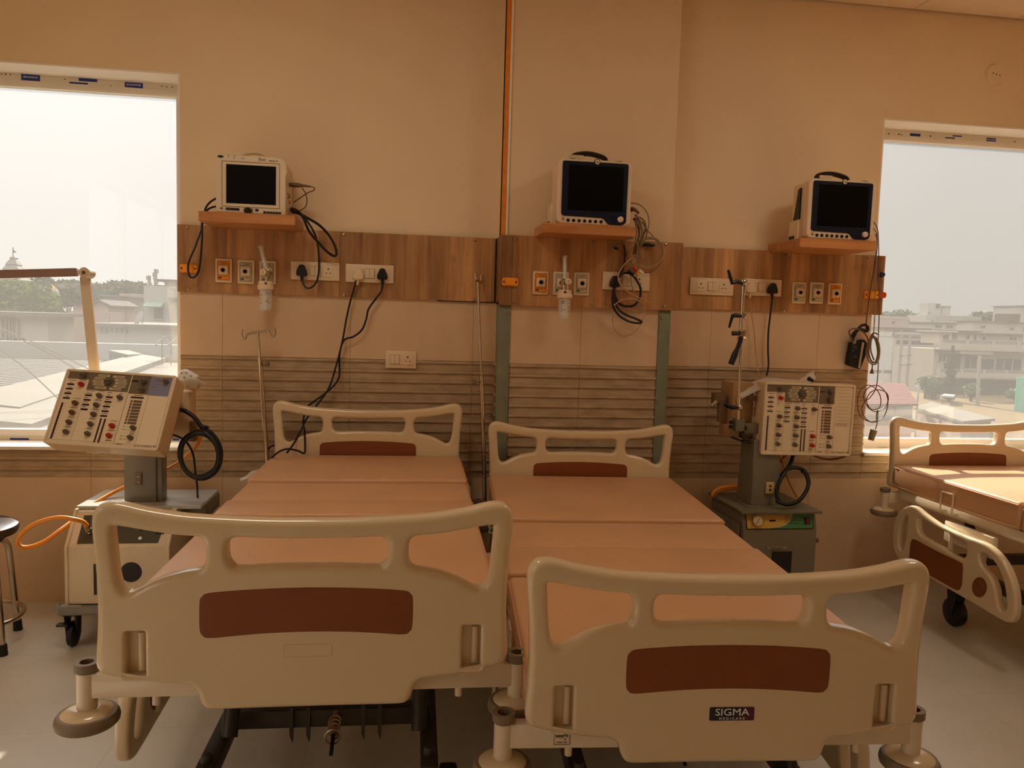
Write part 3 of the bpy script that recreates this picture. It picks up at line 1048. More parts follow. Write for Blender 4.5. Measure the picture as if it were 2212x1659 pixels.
def monitor_old():
    yf = -0.262
    a, b = P(466, 400, y=yf), P(617.5, 400, y=yf)
    Wd = b.x - a.x
    Hh = P(540, 338, y=yf).z - ZS1
    t = thing('patient_monitor', 'old cream patient monitor with pen marks on the left shelf', 'patient monitor', ((a.x + b.x) / 2, yf, ZS1))

    def L(zx, zy):
        return ((zx - 962) / 1195 * Wd, (1210 - zy) / 990 * Hh)
    hx = Wd / 2
    pts = [(-hx, 0.001), (hx, 0.001), (hx, Hh * 0.70), (hx + 0.006, Hh * 0.76), (hx + 0.002, Hh * 0.80), (hx + 0.004, Hh * 0.86), (hx - 0.002, Hh * 0.94), (hx - 0.014, Hh - 0.002),
           (0.10, Hh + 0.004), (-0.10, Hh + 0.004), (-hx + 0.014, Hh - 0.002), (-hx + 0.001, Hh * 0.94), (-hx - 0.004, Hh * 0.87), (-hx, Hh * 0.83), (-hx - 0.006, Hh * 0.78), (-hx, Hh * 0.72)]
    MB().prism(pts, 0.0, 0.19).obj('housing', M['vent_cream'], t, angle=50, bev=0.004)
    g0, g1 = L(470, 1098), L(1452, 322)
    mb = MB()
    for c, d in ((((g0[0] + g1[0]) / 2, g0[1]), (g1[0] - g0[0], 0.0018)), (((g0[0] + g1[0]) / 2, g1[1]), (g1[0] - g0[0], 0.0018)), ((g0[0], (g0[1] + g1[1]) / 2), (0.0018, g1[1] - g0[1])), ((g1[0], (g0[1] + g1[1]) / 2), (0.0018, g1[1] - g0[1]))):
        mb.box((c[0], -0.0006, c[1]), (d[0], 0.0016, d[1]))
    mb.obj('bezel_groove', M['knob_brown'], t, smooth=False)
    s0, s1 = L(542, 1040), L(1388, 372)
    MB().prism([s0, (s1[0], s0[1]), s1, (s0[0], s1[1])], -0.0022, 0.001).obj('screen', M['screen'], t, smooth=False)
    k = L(445, 248)
    bd = MB().lathe([(0.0, -0.0022), (0.012, -0.0020), (0.0132, 0.0)], (0, 0, 0), 24, 'y').obj('badge', M['navy'], t)
    bd.location = (k[0], 0, k[1])
    bd.scale = (1, 1, 0.42)
    text('pen_writing', 'Bhati', 0.021, (L(1150, 268)[0], -0.0004, L(1150, 262)[1]), M['ink'], t, depth=0.0003, width=0.72)
    text('monitor_lettering', 'Electra 3.0', 0.0085, (L(1345, 278)[0], -0.0004, L(1345, 276)[1]), M['ink'], t, depth=0.0003, bold=0.0002)
    text('pen_writing', '1   (', 0.020, (L(620, 240)[0], -0.0004, L(620, 240)[1]), M['ink'], t, depth=0.0003, shear=0.2)
    text('pen_writing', 'r 76', 0.010, (L(815, 262)[0], -0.0004, L(815, 262)[1]), M['ink'], t, depth=0.0003)
    for zx, zy, w, h in ((460, 1135, 0.010, 0.006), (650, 1142, 0.058, 0.011), (1065, 1140, 0.014, 0.011)):
        k = L(zx, zy)
        MB().box((k[0], -0.001, k[1]), (w, 0.003, h), bev=0.001).obj('button', M['display'], t)
    k = L(915, 1150)
    MB().box((k[0], -0.0005, k[1]), (0.040, 0.002, 0.016)).obj('knob_surround', M['vent_taupe'], t, smooth=False)
    MB().lathe([(0.0, -0.012), (0.014, -0.012), (0.0155, -0.010), (0.0155, -0.001)], (k[0], 0, k[1] - 0.004), 22, 'y').obj('control_knob', M['display'], t)
    for i in range(6):
        k = L(1198 + 52 * i, 1172)
        MB().box((k[0], -0.0012, k[1]), (0.0115, 0.003, 0.009), bev=0.001).obj('button', M['display'], t)
    MB().tube(smooth_path([(L(690, 200)[0], 0.06, Hh - 0.004), (L(760, 170)[0], 0.06, Hh + 0.012), (L(900, 130)[0], 0.06, Hh + 0.024), (L(1020, 130)[0], 0.06, Hh + 0.026), (L(1130, 150)[0], 0.06, Hh + 0.020), (L(1240, 200)[0], 0.06, Hh - 0.002)], 5), 0.006, 10, flat=(0.012, 0.0055)).obj('handle', M['vent_cream'], t)
    mb = MB()
    for zz, c in ((0.100, 0), (0.072, 0)):
        mb.lathe([(0.0, hx + 0.004), (0.008, hx + 0.004), (0.010, hx)], (0, 0.10, zz), 18, 'x')
    mb.obj('side_socket', mat('red_orange_socket', (170, 60, 26), 0.4, var=0.05), t)
    mb = MB()
    for zz in (0.104, 0.086):
        mb.box((hx + 0.001, 0.055, zz), (0.003, 0.006, 0.008))
    mb.obj('side_mark', M['ink'], t, smooth=False)
    return t


monitor_old()


# ------------------------------------------------------------------ plugs, leads and cables
def lead(name, label, cat, pts, r, m, plug=None, group=None, k=8, n=8, extra=None):
    """a cable along photo positions with their own depths; plug=(u, v, face y, material)"""
    if plug is None and extra is None:
        o = MB().tube(cable_pts(pts, k), r, n).obj(name, m)
        return tag(o, label, cat, group)
    t = thing(name, label, cat, (0, 0, 0), 0, group)
    MB().tube(cable_pts(pts, k), r, n).obj('cable', m, t)
    if plug:
        u, v, yf, pm = plug
        p = P(u, v, y=yf - 0.03)
        mb = MB().prism([(p.x + a, p.z + b) for a, b in ((-0.026, -0.022), (-0.018, -0.027), (0.018, -0.027), (0.026, -0.022), (0.024, -0.004), (0.013, 0.022), (0.006, 0.027), (-0.006, 0.027), (-0.013, 0.022), (-0.024, -0.004))], yf - 0.044, yf - 0.0155)
        mb.obj('plug', pm, t, angle=50, bev=0.004)
        q = P(pts[-1][0], pts[-1][1], y=pts[-1][2])
        MB().cyl((p.x, yf - 0.028, p.z - 0.022), (q.x * 0.5 + p.x * 0.5, yf - 0.028, p.z - 0.052), 0.0095, 0.0055, 12).obj('strain_relief', pm, t)
    return t


Y1, Y2 = YW - 0.03, YP - 0.03
lead('power_lead', 'black power lead looping from the cream monitor to the left socket plate', 'power lead',
     [(630, 455, -0.10), (652, 466, -0.16), (668, 484, -0.14), (681, 508, -0.07), (687, 535, Y1), (689, 565, Y1), (688, 592, Y1 - 0.01), (682, 612, Y1 - 0.01), (670, 622, Y1 - 0.01), (660, 620, Y1 - 0.01), (654, 608, Y1), (652, 598, Y1)],
     0.0045, M['black'], (652, 584, YW, M['black_plastic']))
lead('monitor_cable', 'thick black cable loop hanging right of the cream monitor', 'cable',
     [(629, 450, -0.10), (642, 455, -0.18), (655, 470, -0.2), (668, 500, -0.16), (688, 524, -0.12), (708, 545, -0.09), (722, 553, -0.08), (727, 546, -0.08), (722, 528, -0.08), (708, 505, -0.09), (688, 485, -0.12), (664, 471, -0.16), (648, 462, -0.18), (632, 458, -0.12)],
     0.0062, M['black'])
lead('monitor_cable', 'black cable loop hanging left of the cream monitor over the orange bracket', 'cable',
     [(468, 428, -0.12), (455, 436, -0.12), (444, 450, -0.14), (437, 478, -0.2), (433, 500, -0.16), (421, 534, -0.1), (409, 562, -0.075), (406, 580, -0.07), (410, 597, -0.07), (419, 599, -0.07), (428, 588, -0.07), (433, 562, -0.08), (436, 520, -0.12), (437, 482, -0.19), (446, 456, -0.15), (458, 448, -0.12), (468, 446, -0.12)],
     0.0048, M['black'])
t = thing('sensor_cable', 'brown-grey sensor plug and thin cable at the cream monitor\'s right side', 'cable')
a, b = P(626, 399, y=-0.16), P(655, 401, y=-0.16)
MB().tube([a, a * 0.7 + b * 0.3, a * 0.3 + b * 0.7, b, P(672, 403, y=-0.16)], [0.010, 0.011, 0.010, 0.006, 0.004], 12).obj('plug', M['brown_cable'], t)
MB().tube(cable_pts([(672, 403, -0.16), (679, 406, -0.16), (678, 411, -0.16), (664, 417, -0.14), (648, 428, -0.12), (634, 437, -0.11)]), 0.0026, 8).obj('cable', M['brown_cable'], t)
MB().tube(cable_pts([(652, 406, -0.16), (659, 416, -0.15), (663, 432, -0.14), (660, 446, -0.13), (648, 455, -0.14), (634, 459, -0.13)]), 0.0026, 8).obj('cable', M['brown_cable'], t)

# the two leads that run down to the left bed
lead('power_lead', 'black lead from the white plug down across the left headboard onto the mattress', 'power lead',
     [(620, 978, -0.25), (632, 962, -0.20), (650, 930, -0.12), (662, 905, -0.10), (690, 868, -0.08), (712, 835, -0.06), (726, 790, -0.05), (733, 765, -0.045), (741, 730, -0.045), (748, 690, -0.045), (757, 650, -0.045), (770, 606, Y1)],
     0.0048, M['black'], (774, 592, YW, M['plate']))
lead('power_lead', 'black lead from a round black plug, twisting round the other lead to the left bed', 'power lead',
     [(576, 1003, -0.20), (590, 986, -0.28), (604, 975, -0.31), (622, 970, -0.30), (644, 974, -0.28), (657, 979, -0.26), (659, 965, -0.22), (658, 930, -0.12), (655, 912, -0.10), (662, 882, -0.09), (680, 866, -0.08), (700, 852, -0.07), (722, 832, -0.06), (733, 812, -0.05), (733, 785, -0.05), (735, 757, -0.05), (744, 734, -0.05), (764, 727, -0.045), (782, 712, -0.045), (791, 690, -0.045), (796, 668, -0.045), (812, 645, -0.045), (824, 628, -0.05), (827, 606, Y1)],
     0.0048, M['black'], (826, 592, YW, M['black_plastic']))
lead('loose_lead', 'short black lead tucked beside the left headboard and drip pole', 'cable',
     [(594, 962, -0.115), (584, 965, -0.11), (578, 975, -0.10), (576, 990, -0.10), (578, 1005, -0.10), (582, 1008, -0.10)], 0.004, M['black'])

# the tangle below the middle monitor
lead('power_lead', 'black power lead coiled under the middle monitor, plugged into the pillar socket plate', 'power lead',
     [(1348, 530, -0.19), (1350, 545, Y2), (1349, 565, Y2), (1343, 585, Y2), (1337, 598, Y2 - 0.01), (1348, 590, Y2 - 0.02), (1362, 592, Y2 - 0.02), (1375, 605, Y2 - 0.02), (1384, 625, Y2 - 0.02), (1380, 648, Y2 - 0.01), (1366, 661, Y2), (1345, 660, Y2), (1333, 650, Y2), (1327, 632, Y2 - 0.02), (1328, 650, Y2 - 0.02), (1336, 668, Y2 - 0.02), (1352, 680, Y2 - 0.02), (1372, 688, Y2 - 0.02), (1386, 695, Y2 - 0.02), (1378, 698, Y2 - 0.02), (1358, 694, Y2 - 0.02), (1338, 682, Y2 - 0.02), (1326, 665, Y2 - 0.02), (1323, 645, Y2 - 0.02), (1326, 622, Y2)],
     0.0056, M['black'], (1328, 608, YP, M['black_plastic']))
t = thing('patient_cable', 'tangle of grey patient cables hanging from the middle monitor, coloured clips at its ends', 'cable')
for pts, r, m in (
    ([(1363, 439, -0.24), (1375, 440, -0.26), (1388, 447, -0.27), (1398, 460, -0.27), (1402, 480, -0.27), (1398, 502, -0.26), (1388, 525, -0.24), (1375, 545, -0.20), (1366, 565, Y2 - 0.02), (1362, 588, Y2 - 0.02), (1365, 615, Y2 - 0.02), (1374, 642, Y2 - 0.02), (1385, 662, Y2 - 0.02), (1384, 672, Y2 - 0.02), (1374, 673, Y2 - 0.02)], 0.0032, 'grey_cable'),
    ([(1372, 463, -0.26), (1382, 475, -0.27), (1387, 495, -0.27), (1384, 515, -0.25), (1375, 533, -0.22), (1372, 545, -0.20)], 0.0044, 'grey_cable'),
    ([(1370, 470, -0.25), (1384, 484, -0.26), (1390, 505, -0.25), (1384, 526, -0.23), (1374, 548, -0.2)], 0.0044, 'grey_cable'),
    ([(1368, 472, -0.24), (1378, 488, -0.25), (1380, 510, -0.25), (1372, 530, -0.23), (1368, 550, -0.2)], 0.0044, 'brown_cable'),
    ([(1376, 470, -0.25), (1392, 486, -0.26), (1397, 506, -0.25), (1388, 526, -0.23), (1378, 540, -0.21)], 0.0042, 'brown_cable'),
    ([(1372, 480, -0.26), (1376, 498, -0.27), (1374, 518, -0.26), (1378, 534, -0.23), (1372, 556, -0.19)], 0.0042, 'grey_cable'),
    ([(1380, 520, -0.24), (1396, 512, -0.22), (1418, 515, -0.19), (1432, 535, Y2 - 0.02), (1432, 556, Y2 - 0.02), (1416, 572, Y2 - 0.01), (1396, 578, Y2 - 0.01), (1380, 570, Y2 - 0.01)], 0.0026, 'cream_cable'),
    ([(1372, 466, -0.26), (1390, 475, -0.26), (1395, 492, -0.26), (1388, 512, -0.25), (1376, 528, -0.22), (1372, 541, -0.20), (1374, 552, -0.19)], 0.0032, 'brown_cable'),
    ([(1376, 468, -0.25), (1380, 480, -0.25), (1383, 498, -0.25), (1378, 518, -0.24), (1370, 532, -0.22)], 0.0032, 'cream_cable'),
    ([(1374, 545, -0.2), (1382, 528, -0.22), (1396, 517, -0.2), (1414, 518, Y2 - 0.02), (1427, 532, Y2 - 0.02), (1430, 548, Y2 - 0.02), (1420, 566, Y2 - 0.01), (1402, 574, Y2 - 0.01), (1384, 565, Y2 - 0.01), (1374, 552, Y2 - 0.02)], 0.0024, 'grey_cable'),
    ([(1372, 542, -0.2), (1384, 524, -0.22), (1404, 514, -0.2), (1424, 522, Y2 - 0.02), (1434, 542, Y2 - 0.02), (1428, 562, Y2 - 0.01), (1410, 574, Y2 - 0.01), (1392, 573, Y2 - 0.01), (1378, 560, Y2 - 0.02)], 0.0024, 'grey_cable'),
    ([(1382, 492, -0.25), (1400, 500, -0.22), (1412, 512, -0.19), (1428, 532, Y2), (1432, 552, Y2), (1424, 572, Y2), (1410, 586, Y2), (1394, 590, Y2)], 0.0024, 'brown_cable'),
    ([(1370, 515, -0.22), (1348, 519, -0.2), (1328, 526, Y2), (1322, 533, Y2), (1330, 542, Y2), (1339, 549, Y2)], 0.0024, 'grey_cable'),
    ([(1363, 558, Y2 - 0.02), (1348, 572, Y2 - 0.02), (1337, 590, Y2 - 0.02), (1336, 606, Y2 - 0.02), (1346, 622, Y2 - 0.02), (1365, 636, Y2 - 0.02), (1388, 647, Y2 - 0.02), (1407, 655, Y2 - 0.02)], 0.0034, 'cream_cable'),
    ([(1372, 590, Y2 - 0.02), (1382, 615, Y2 - 0.02), (1391, 640, Y2 - 0.02), (1393, 668, Y2 - 0.02), (1388, 692, Y2 - 0.02), (1376, 712, Y2 - 0.02), (1358, 724, Y2 - 0.01), (1340, 724, Y2), (1328, 712, Y2), (1323, 694, Y2), (1325, 680, Y2)], 0.0030, 'cream_cable'),
    ([(1374, 560, Y2), (1380, 580, Y2), (1382, 586, Y2)], 0.0024, 'cream_cable'),
    ([(1343, 590, Y2), (1341, 615, Y2), (1343, 640, Y2), (1352, 660, Y2), (1368, 671, Y2)], 0.0026, 'cream_cable'),
    ([(1326, 660, Y2 - 0.03), (1340, 650, Y2 - 0.03), (1360, 645, Y2 - 0.03), (1378, 648, Y2 - 0.03), (1388, 655, Y2 - 0.03)], 0.0030, 'cream_cable'),
    ([(1350, 540, Y2), (1356, 555, Y2), (1366, 570, Y2), (1372, 580, Y2)], 0.0022, 'brown_cable'),
):
    MB().tube(cable_pts(pts, 7), r, 7).obj('cable', M[m], t)
for (u0, v0), (u1, v1), c, nm in (((1366, 577), (1376, 588), (190, 20, 16), 'red_clip'), ((1377, 586), (1378, 597), (226, 160, 16), 'yellow_clip'), ((1380, 584), (1390, 590), (232, 214, 190), 'white_clip'), ((1357, 584), (1370, 592), (16, 40, 24), 'dark_green_clip')):
    MB().cyl(P(u0, v0, y=Y2 - 0.03), P(u1, v1, y=Y2 - 0.03), 0.0075, 0.006, 12).obj(nm, mat(nm, c, 0.4, var=0), t)
MB().tube(cable_pts([(1361, 453, -0.24), (1368, 452, -0.26), (1374, 455, -0.27), (1380, 461, -0.27)], 4), [0.011, 0.011, 0.011, 0.011, 0.010, 0.009, 0.008, 0.008, 0.007, 0.006, 0.006, 0.006, 0.005], 10).obj('plug', M['brown_cable'], t)
MB().box(P(1330, 537, y=YP - 0.015), (0.026, 0.02, 0.012), bev=0.004).obj('clip', M['black_plastic'], t)
MB().box(P(1398, 529, y=YP - 0.012), (0.075, 0.022, 0.016), bev=0.005).obj('cable_block', M['black_plastic'], t)

# leads beside the chrome arm
lead('power_lead', 'thin tan lead hanging from the white plug beside the chrome arm', 'power lead',
     [(1641, 813, -0.15), (1636, 790, -0.08), (1632, 750, -0.045), (1629, 715, -0.045), (1624, 680, -0.045), (1620, 645, -0.05), (1620, 630, Y1)], 0.0032, M['cream_cable'], (1622, 621, YW, M['plate']))
lead('power_lead', 'black lead hanging from the black plug right of the chrome arm', 'power lead',
     [(1656, 810, -0.12), (1660, 790, -0.06), (1659, 755, -0.045), (1660, 715, -0.045), (1664, 680, -0.045), (1668, 645, -0.05), (1669, 634, Y1)], 0.0048, M['black'], (1669, 623, YW, M['black_plastic']))

# cables, cuff and finger clip hanging at the right window
YC = -0.10
t = thing('patient_cable', 'thin grey sensor cable hanging down the right window edge, coiled at its lower end', 'cable')
for pts, r, m in (
    ([(1886, 478, -0.22), (1893, 488, -0.22), (1897, 505, -0.2), (1898, 540, -0.12), (1899, 600, YC), (1899, 680, YC), (1897, 740, YC), (1897, 790, YC), (1893, 835, YC), (1880, 858, YC), (1868, 868, YC), (1862, 885, YC), (1868, 902, YC), (1884, 912, YC), (1903, 906, YC), (1914, 890, YC), (1918, 866, YC), (1912, 846, YC), (1896, 833, YC), (1878, 836, YC), (1866, 852, YC), (1870, 872, YC), (1886, 888, YC), (1904, 886, YC), (1918, 868, YC), (1916, 850, YC - 0.01), (1898, 842, YC - 0.01), (1880, 848, YC - 0.01), (1872, 866, YC - 0.01), (1882, 884, YC - 0.01), (1900, 880, YC - 0.01), (1902, 858, YC - 0.01), (1892, 840, YC - 0.01), (1874, 832, YC - 0.01), (1858, 845, YC - 0.01), (1852, 870, YC), (1858, 897, YC), (1876, 910, YC), (1894, 908, YC), (1896, 886, YC), (1893, 900, YC), (1895, 912, YC), (1891, 928, YC)], 0.0026, 'brown_cable'),
):
    MB().tube(cable_pts(pts, 7), r, 7).obj('cable', M[m], t)
MB().cyl(P(1888, 929, y=YC), P(1881, 951, y=YC), 0.018, 0.015, 20).obj('finger_clip', M['grey_cable'], t)
t = thing('patient_cable', 'grey cable bundled in a tight coil beside the black cuff at the right window', 'cable')
for pts, r, m in (
    ([(1884, 492, -0.22), (1892, 500, -0.22), (1896, 515, -0.2), (1893, 560, YC), (1891, 620, YC), (1889, 690, YC), (1886, 730, YC - 0.02)], 0.0028, 'grey_cable'),
    ([(1886, 724, YC - 0.02), (1876, 740, YC - 0.02), (1872, 765, YC - 0.02), (1880, 784, YC - 0.02), (1892, 786, YC - 0.02), (1899, 770, YC - 0.02), (1896, 742, YC - 0.02), (1886, 726, YC - 0.02), (1879, 738, YC - 0.03), (1877, 764, YC - 0.03), (1884, 782, YC - 0.03), (1897, 776, YC - 0.03), (1900, 752, YC - 0.03), (1893, 730, YC - 0.03), (1883, 732, YC - 0.03), (1881, 756, YC - 0.03), (1888, 778, YC - 0.03)], 0.0042, 'grey_cable'),
    ([(1896, 722, YC - 0.02), (1886, 720, YC - 0.02), (1878, 735, YC - 0.04), (1875, 756, YC - 0.04), (1880, 776, YC - 0.04), (1890, 783, YC - 0.04), (1896, 764, YC - 0.04), (1893, 740, YC - 0.04), (1886, 724, YC - 0.04)], 0.0042, 'brown_cable'),
    ([(1884, 784, YC - 0.02), (1884, 792, YC - 0.02), (1884, 797, YC - 0.02)], 0.003, 'brown_cable'),
):
    MB().tube(cable_pts(pts, 7), r, 7).obj('cable', M[m], t)
MB().cyl(P(1884, 795, y=YC - 0.02), P(1883, 807, y=YC - 0.02), 0.003, 0.011, 10).obj('cable_tip', mat('ochre_tip', (120, 80, 24), 0.5, var=0), t)
t = thing('pressure_cuff', 'black folded pressure cuff hanging by its tube left of the right window', 'pressure cuff')
fr0 = [P(1841, 740, y=-0.06), P(1868, 733, y=-0.06), P(1874, 741, y=-0.06), P(1870, 770, y=-0.06), P(1859, 798, y=-0.06), P(1833, 788, y=-0.06), P(1836, 765, y=-0.06)]
bk0 = [p + Vector((0.004, 0.045, 0)) for p in fr0]
MB().hexa(fr0, bk0).obj('cuff', mat('black_nylon', (14, 12, 12), 0.7, var=0.1, bump=0.3, bscale=300), t, bev=0.004)
st = [P(1863, 739, y=-0.0625), P(1867, 740, y=-0.0625), P(1858, 796, y=-0.0625), P(1854, 794, y=-0.0625)]
MB().hexa(st, [p + Vector((0, 0.004, 0)) for p in st]).obj('white_stripe', M['label_white'], t, smooth=False)
mb = MB()
for u, v, w in ((1846, 748, 0.022), (1847, 752, 0.026), (1843, 757, 0.014), (1848, 770, 0.02)):
    mb.box(P(u, v, y=-0.0622), (w, 0.002, 0.0022))
mb.obj('cuff_print', M['grey_cable'], t, smooth=False)
MB().tube(cable_pts([(1843, 742, -0.05), (1846, 724, -0.06), (1858, 706, -0.06), (1868, 702, -0.06), (1875, 708, -0.06), (1872, 716, -0.06), (1862, 712, -0.06), (1848, 716, -0.06), (1839, 728, -0.06)]), 0.0075, 10).obj('cuff_tube', M['black'], t)
MB().tube(cable_pts([(1844, 744, -0.08), (1836, 724, -0.08), (1835, 714, -0.08), (1846, 710, -0.08), (1860, 714, -0.08), (1872, 726, -0.08), (1876, 740, -0.07)]), 0.0042, 8).obj('air_tube', M['brown_cable'], t)
MB().tube(cable_pts([(1870, 712, -0.06), (1873, 680, -0.06), (1880, 630, -0.06), (1889, 575, -0.08), (1893, 545, -0.12), (1895, 520, -0.2), (1892, 506, -0.22)]), 0.0036, 8).obj('air_tube', M['brown_cable'], t)
MB().cyl(P(1845, 742, y=-0.07), P(1849, 728, y=-0.07), 0.008, 0.006, 12).obj('tube_joint', M['grey_cable'], t)
# ------------------------------------------------------------------ hospital beds
BL = 2.02          # headboard to footboard
BW = 0.89          # board width
ZT = 0.96          # top of a board at its middle


def bmap(pts, mirror=True, k=4, close=True):
    """trace of the left half of a moulded board -> (x, z)"""
    L_ = [((a - 1088) * 4.3e-4, ZT - (b - 170) * 4.5e-4) for a, b in pts]
    if mirror:
        L_ = L_ + [(-x, z) for x, z in reversed(L_) if abs(x) > 1e-4]
    return sm2(L_, k) if close else L_


OUT_L = [(1088, 170), (950, 170), (800, 166), (600, 156), (450, 143), (300, 118), (210, 96), (150, 87), (105, 92), (75, 113), (58, 145), (53, 190), (57, 260), (66, 350), (73, 470), (76, 570), (74, 690), (66, 810), (64, 860), (76, 893), (102, 914),
         (200, 936), (300, 954), (400, 968), (490, 976), (525, 988), (545, 1015), (560, 1060), (580, 1090), (620, 1104), (760, 1104), (950, 1103), (1088, 1103)]
HOLE_L = [(152, 212), (166, 200), (220, 206), (330, 226), (450, 243), (545, 251), (575, 266), (588, 296), (588, 350), (580, 388), (556, 411), (480, 424), (400, 443), (330, 470), (280, 497), (245, 514), (216, 517), (192, 500), (177, 465), (166, 400), (158, 300)]
HOLE_M = [(1088, 263), (900, 262), (760, 256), (722, 259), (700, 276), (692, 305), (697, 360), (715, 389), (750, 404), (900, 397), (1088, 395)]
INLAY = [(1088, 497), (900, 500), (750, 507), (610, 518), (576, 534), (563, 565), (563, 690), (577, 726), (612, 739), (750, 729), (900, 720), (1088, 716)]


def board(name, parent, y, m=None):
    outer = bmap(OUT_L)
    hl = bmap(HOLE_L, mirror=False)
    hr = [(-x, z) for x, z in reversed(hl)]
    grips = []
    for s in (-1, 1):
        g = rrect(-0.3785, 0.622, -0.3375, 0.720, 0.004, 2)
        grips.append(g if s < 0 else [(-x, z) for x, z in reversed(g)])
    o = plate2d(name, [outer, hl, hr, bmap(HOLE_M)] + grips, m or M['ivory'], 0.046, 0.014, parent, 4, Matrix.Translation((0, y, 0)) @ XZ, [0.016, 0.014, 0.014, 0.014, 0.008, 0.008])
    pl = plate2d('inlay_panel', [bmap(INLAY)], M['brown_inlay'], 0.049, 0.0015, o, 1, Matrix.Translation((0, y, 0)) @ XZ)
    for s in (-1, 1):
        mb = MB().box((s * 0.358, y + 0.004, 0.671), (0.056, 0.006, 0.112))
        mb.tube([(s * 0.358 + 0.008, y - 0.002, 0.629), (s * 0.358 + 0.008, y - 0.002, 0.713)], 0.008, 12)
        mb.obj('grip_recess', M['ivory'], o, angle=60)
    return o


# the lowered side rail, traced on the right-hand bed
RX = 2.495


def rail_pts(pts):
    out = []
    for a, b in pts:
        p = P(1840 + a / 3.073, 860 + b / 3.073, x=RX)
        out.append((p.y + 0.15, p.z + 0.035))
    return out


RAIL_O = rail_pts([(288, 950), (292, 860), (310, 790), (345, 740), (395, 714), (440, 722), (500, 770), (600, 838), (700, 885), (800, 925), (890, 957), (960, 1003), (1030, 1085), (1080, 1190), (1108, 1305), (1110, 1420), (1095, 1478), (1062, 1490), (1000, 1468), (800, 1350), (560, 1210), (400, 1112), (330, 1072), (300, 1015)])
RAIL_H = [rail_pts(q) for q in ([(455, 808), (470, 797), (530, 830), (620, 878), (700, 918), (765, 952), (783, 985), (780, 1030), (767, 1056), (740, 1060), (680, 1030), (600, 982), (520, 935), (475, 905), (457, 865)],
                                [(333, 900), (345, 830), (372, 782), (388, 790), (387, 850), (376, 930), (362, 988), (346, 1008), (332, 985), (330, 940)],
                                [(868, 1045), (885, 1027), (930, 1052), (988, 1120), (1028, 1220), (1045, 1330), (1046, 1390), (1026, 1408), (1002, 1400), (988, 1340), (975, 1255), (940, 1178), (885, 1112)])]
RAIL_I = rail_pts([(404, 1080), (408, 1010), (416, 950), (436, 936), (500, 968), (600, 1020), (740, 1086), (762, 1112), (760, 1180), (755, 1240), (735, 1275), (700, 1266), (600, 1210), (500, 1155), (430, 1112)])
RAIL_D = rail_pts([(873 + 50 * math.cos(2 * PI * i / 20), 1255 + 68 * math.sin(2 * PI * i / 20)) for i in range(20)])


def ensure_ccw(p):
    a = sum(x0 * y1 - x1 * y0 for (x0, y0), (x1, y1) in zip(p, p[1:] + p[:1]))
    return p if a > 0 else p[::-1]


def side_rail(parent, s, yoff, first=[None]):
    """s = -1 on the bed's left, 1 on its right"""
    fr = Matrix.Translation((s * 0.488, yoff, 0)) @ YZ
    o = plate2d('side_rail', [sm2(RAIL_O, 4)] + [sm2(h, 4) for h in RAIL_H], M['ivory'], 0.036, 0.012, parent, 3, fr)
    plate2d('inlay_panel', [sm2(RAIL_I, 3)], M['brown_inlay'], 0.039, 0.0012, o, 1, fr)
    plate2d('inlay_disc', [RAIL_D], M['brown_inlay'], 0.0395, 0.0012, o, 1, fr)
    cy, cz = sum(a for a, b in RAIL_D) / 20 + yoff, sum(b for a, b in RAIL_D) / 20
    MB().lathe([(0.022, s * 0.0195), (0.024, s * 0.0215), (0.026, s * 0.0195)], (s * 0.488, cy, cz), 22, 'x').obj('disc_ring', mat('inlay_ring', (120, 64, 34), 0.5, var=0), o)
    # hinge box and arms between the rail and the frame
    mb = MB().box((s * 0.445, -0.62 + yoff, 0.52), (0.030, 0.30, 0.095), bev=0.006)
    for yy in (-0.52, -0.72):
        mb.tube([(s * 0.455, yy + yoff, 0.53), (s * 0.472, yy - 0.02 + yoff, 0.40), (s * 0.470, yy - 0.05 + yoff, 0.30)], 0.012, 10)
    mb.tube([(s * 0.466, -0.51 + yoff, 0.525), (s * 0.466, -0.73 + yoff, 0.525)], 0.007, 10)
    mb.obj('rail_bracket', M['ivory_metal'], parent)
    return o


def bumper(parent, x, y):
    post = MB().cyl((x, y, 0.520), (x, y, 0.612), 0.021, n=28).obj('corner_post', M['ivory_metal'], parent)
    MB().lathe([(0.0145, 0.595), (0.0145, 0.628), (0.0255, 0.628), (0.0255, 0.610), (0.0215, 0.606)], (x, y, 0), 28).obj('socket_ring', M['grey_rubber'], post)
    MB().lathe([(0.0, 0.614), (0.0145, 0.614)], (x, y, 0), 20).obj('socket_bore', M['plate_dark'], post)
    MB().lathe([(0.0, 0.526), (0.018, 0.526), (0.040, 0.522), (0.052, 0.516), (0.056, 0.511), (0.056, 0.490), (0.0, 0.490)], (x, y, 0), 40).obj('bumper_disc', M['ivory'], parent)
    MB().lathe([(0.054, 0.514), (0.060, 0.513), (0.065, 0.506), (0.0665, 0.499), (0.065, 0.491), (0.060, 0.486), (0.050, 0.486)], (x, y, 0), 40).obj('bumper_tyre', M['grey_rubber'], parent)


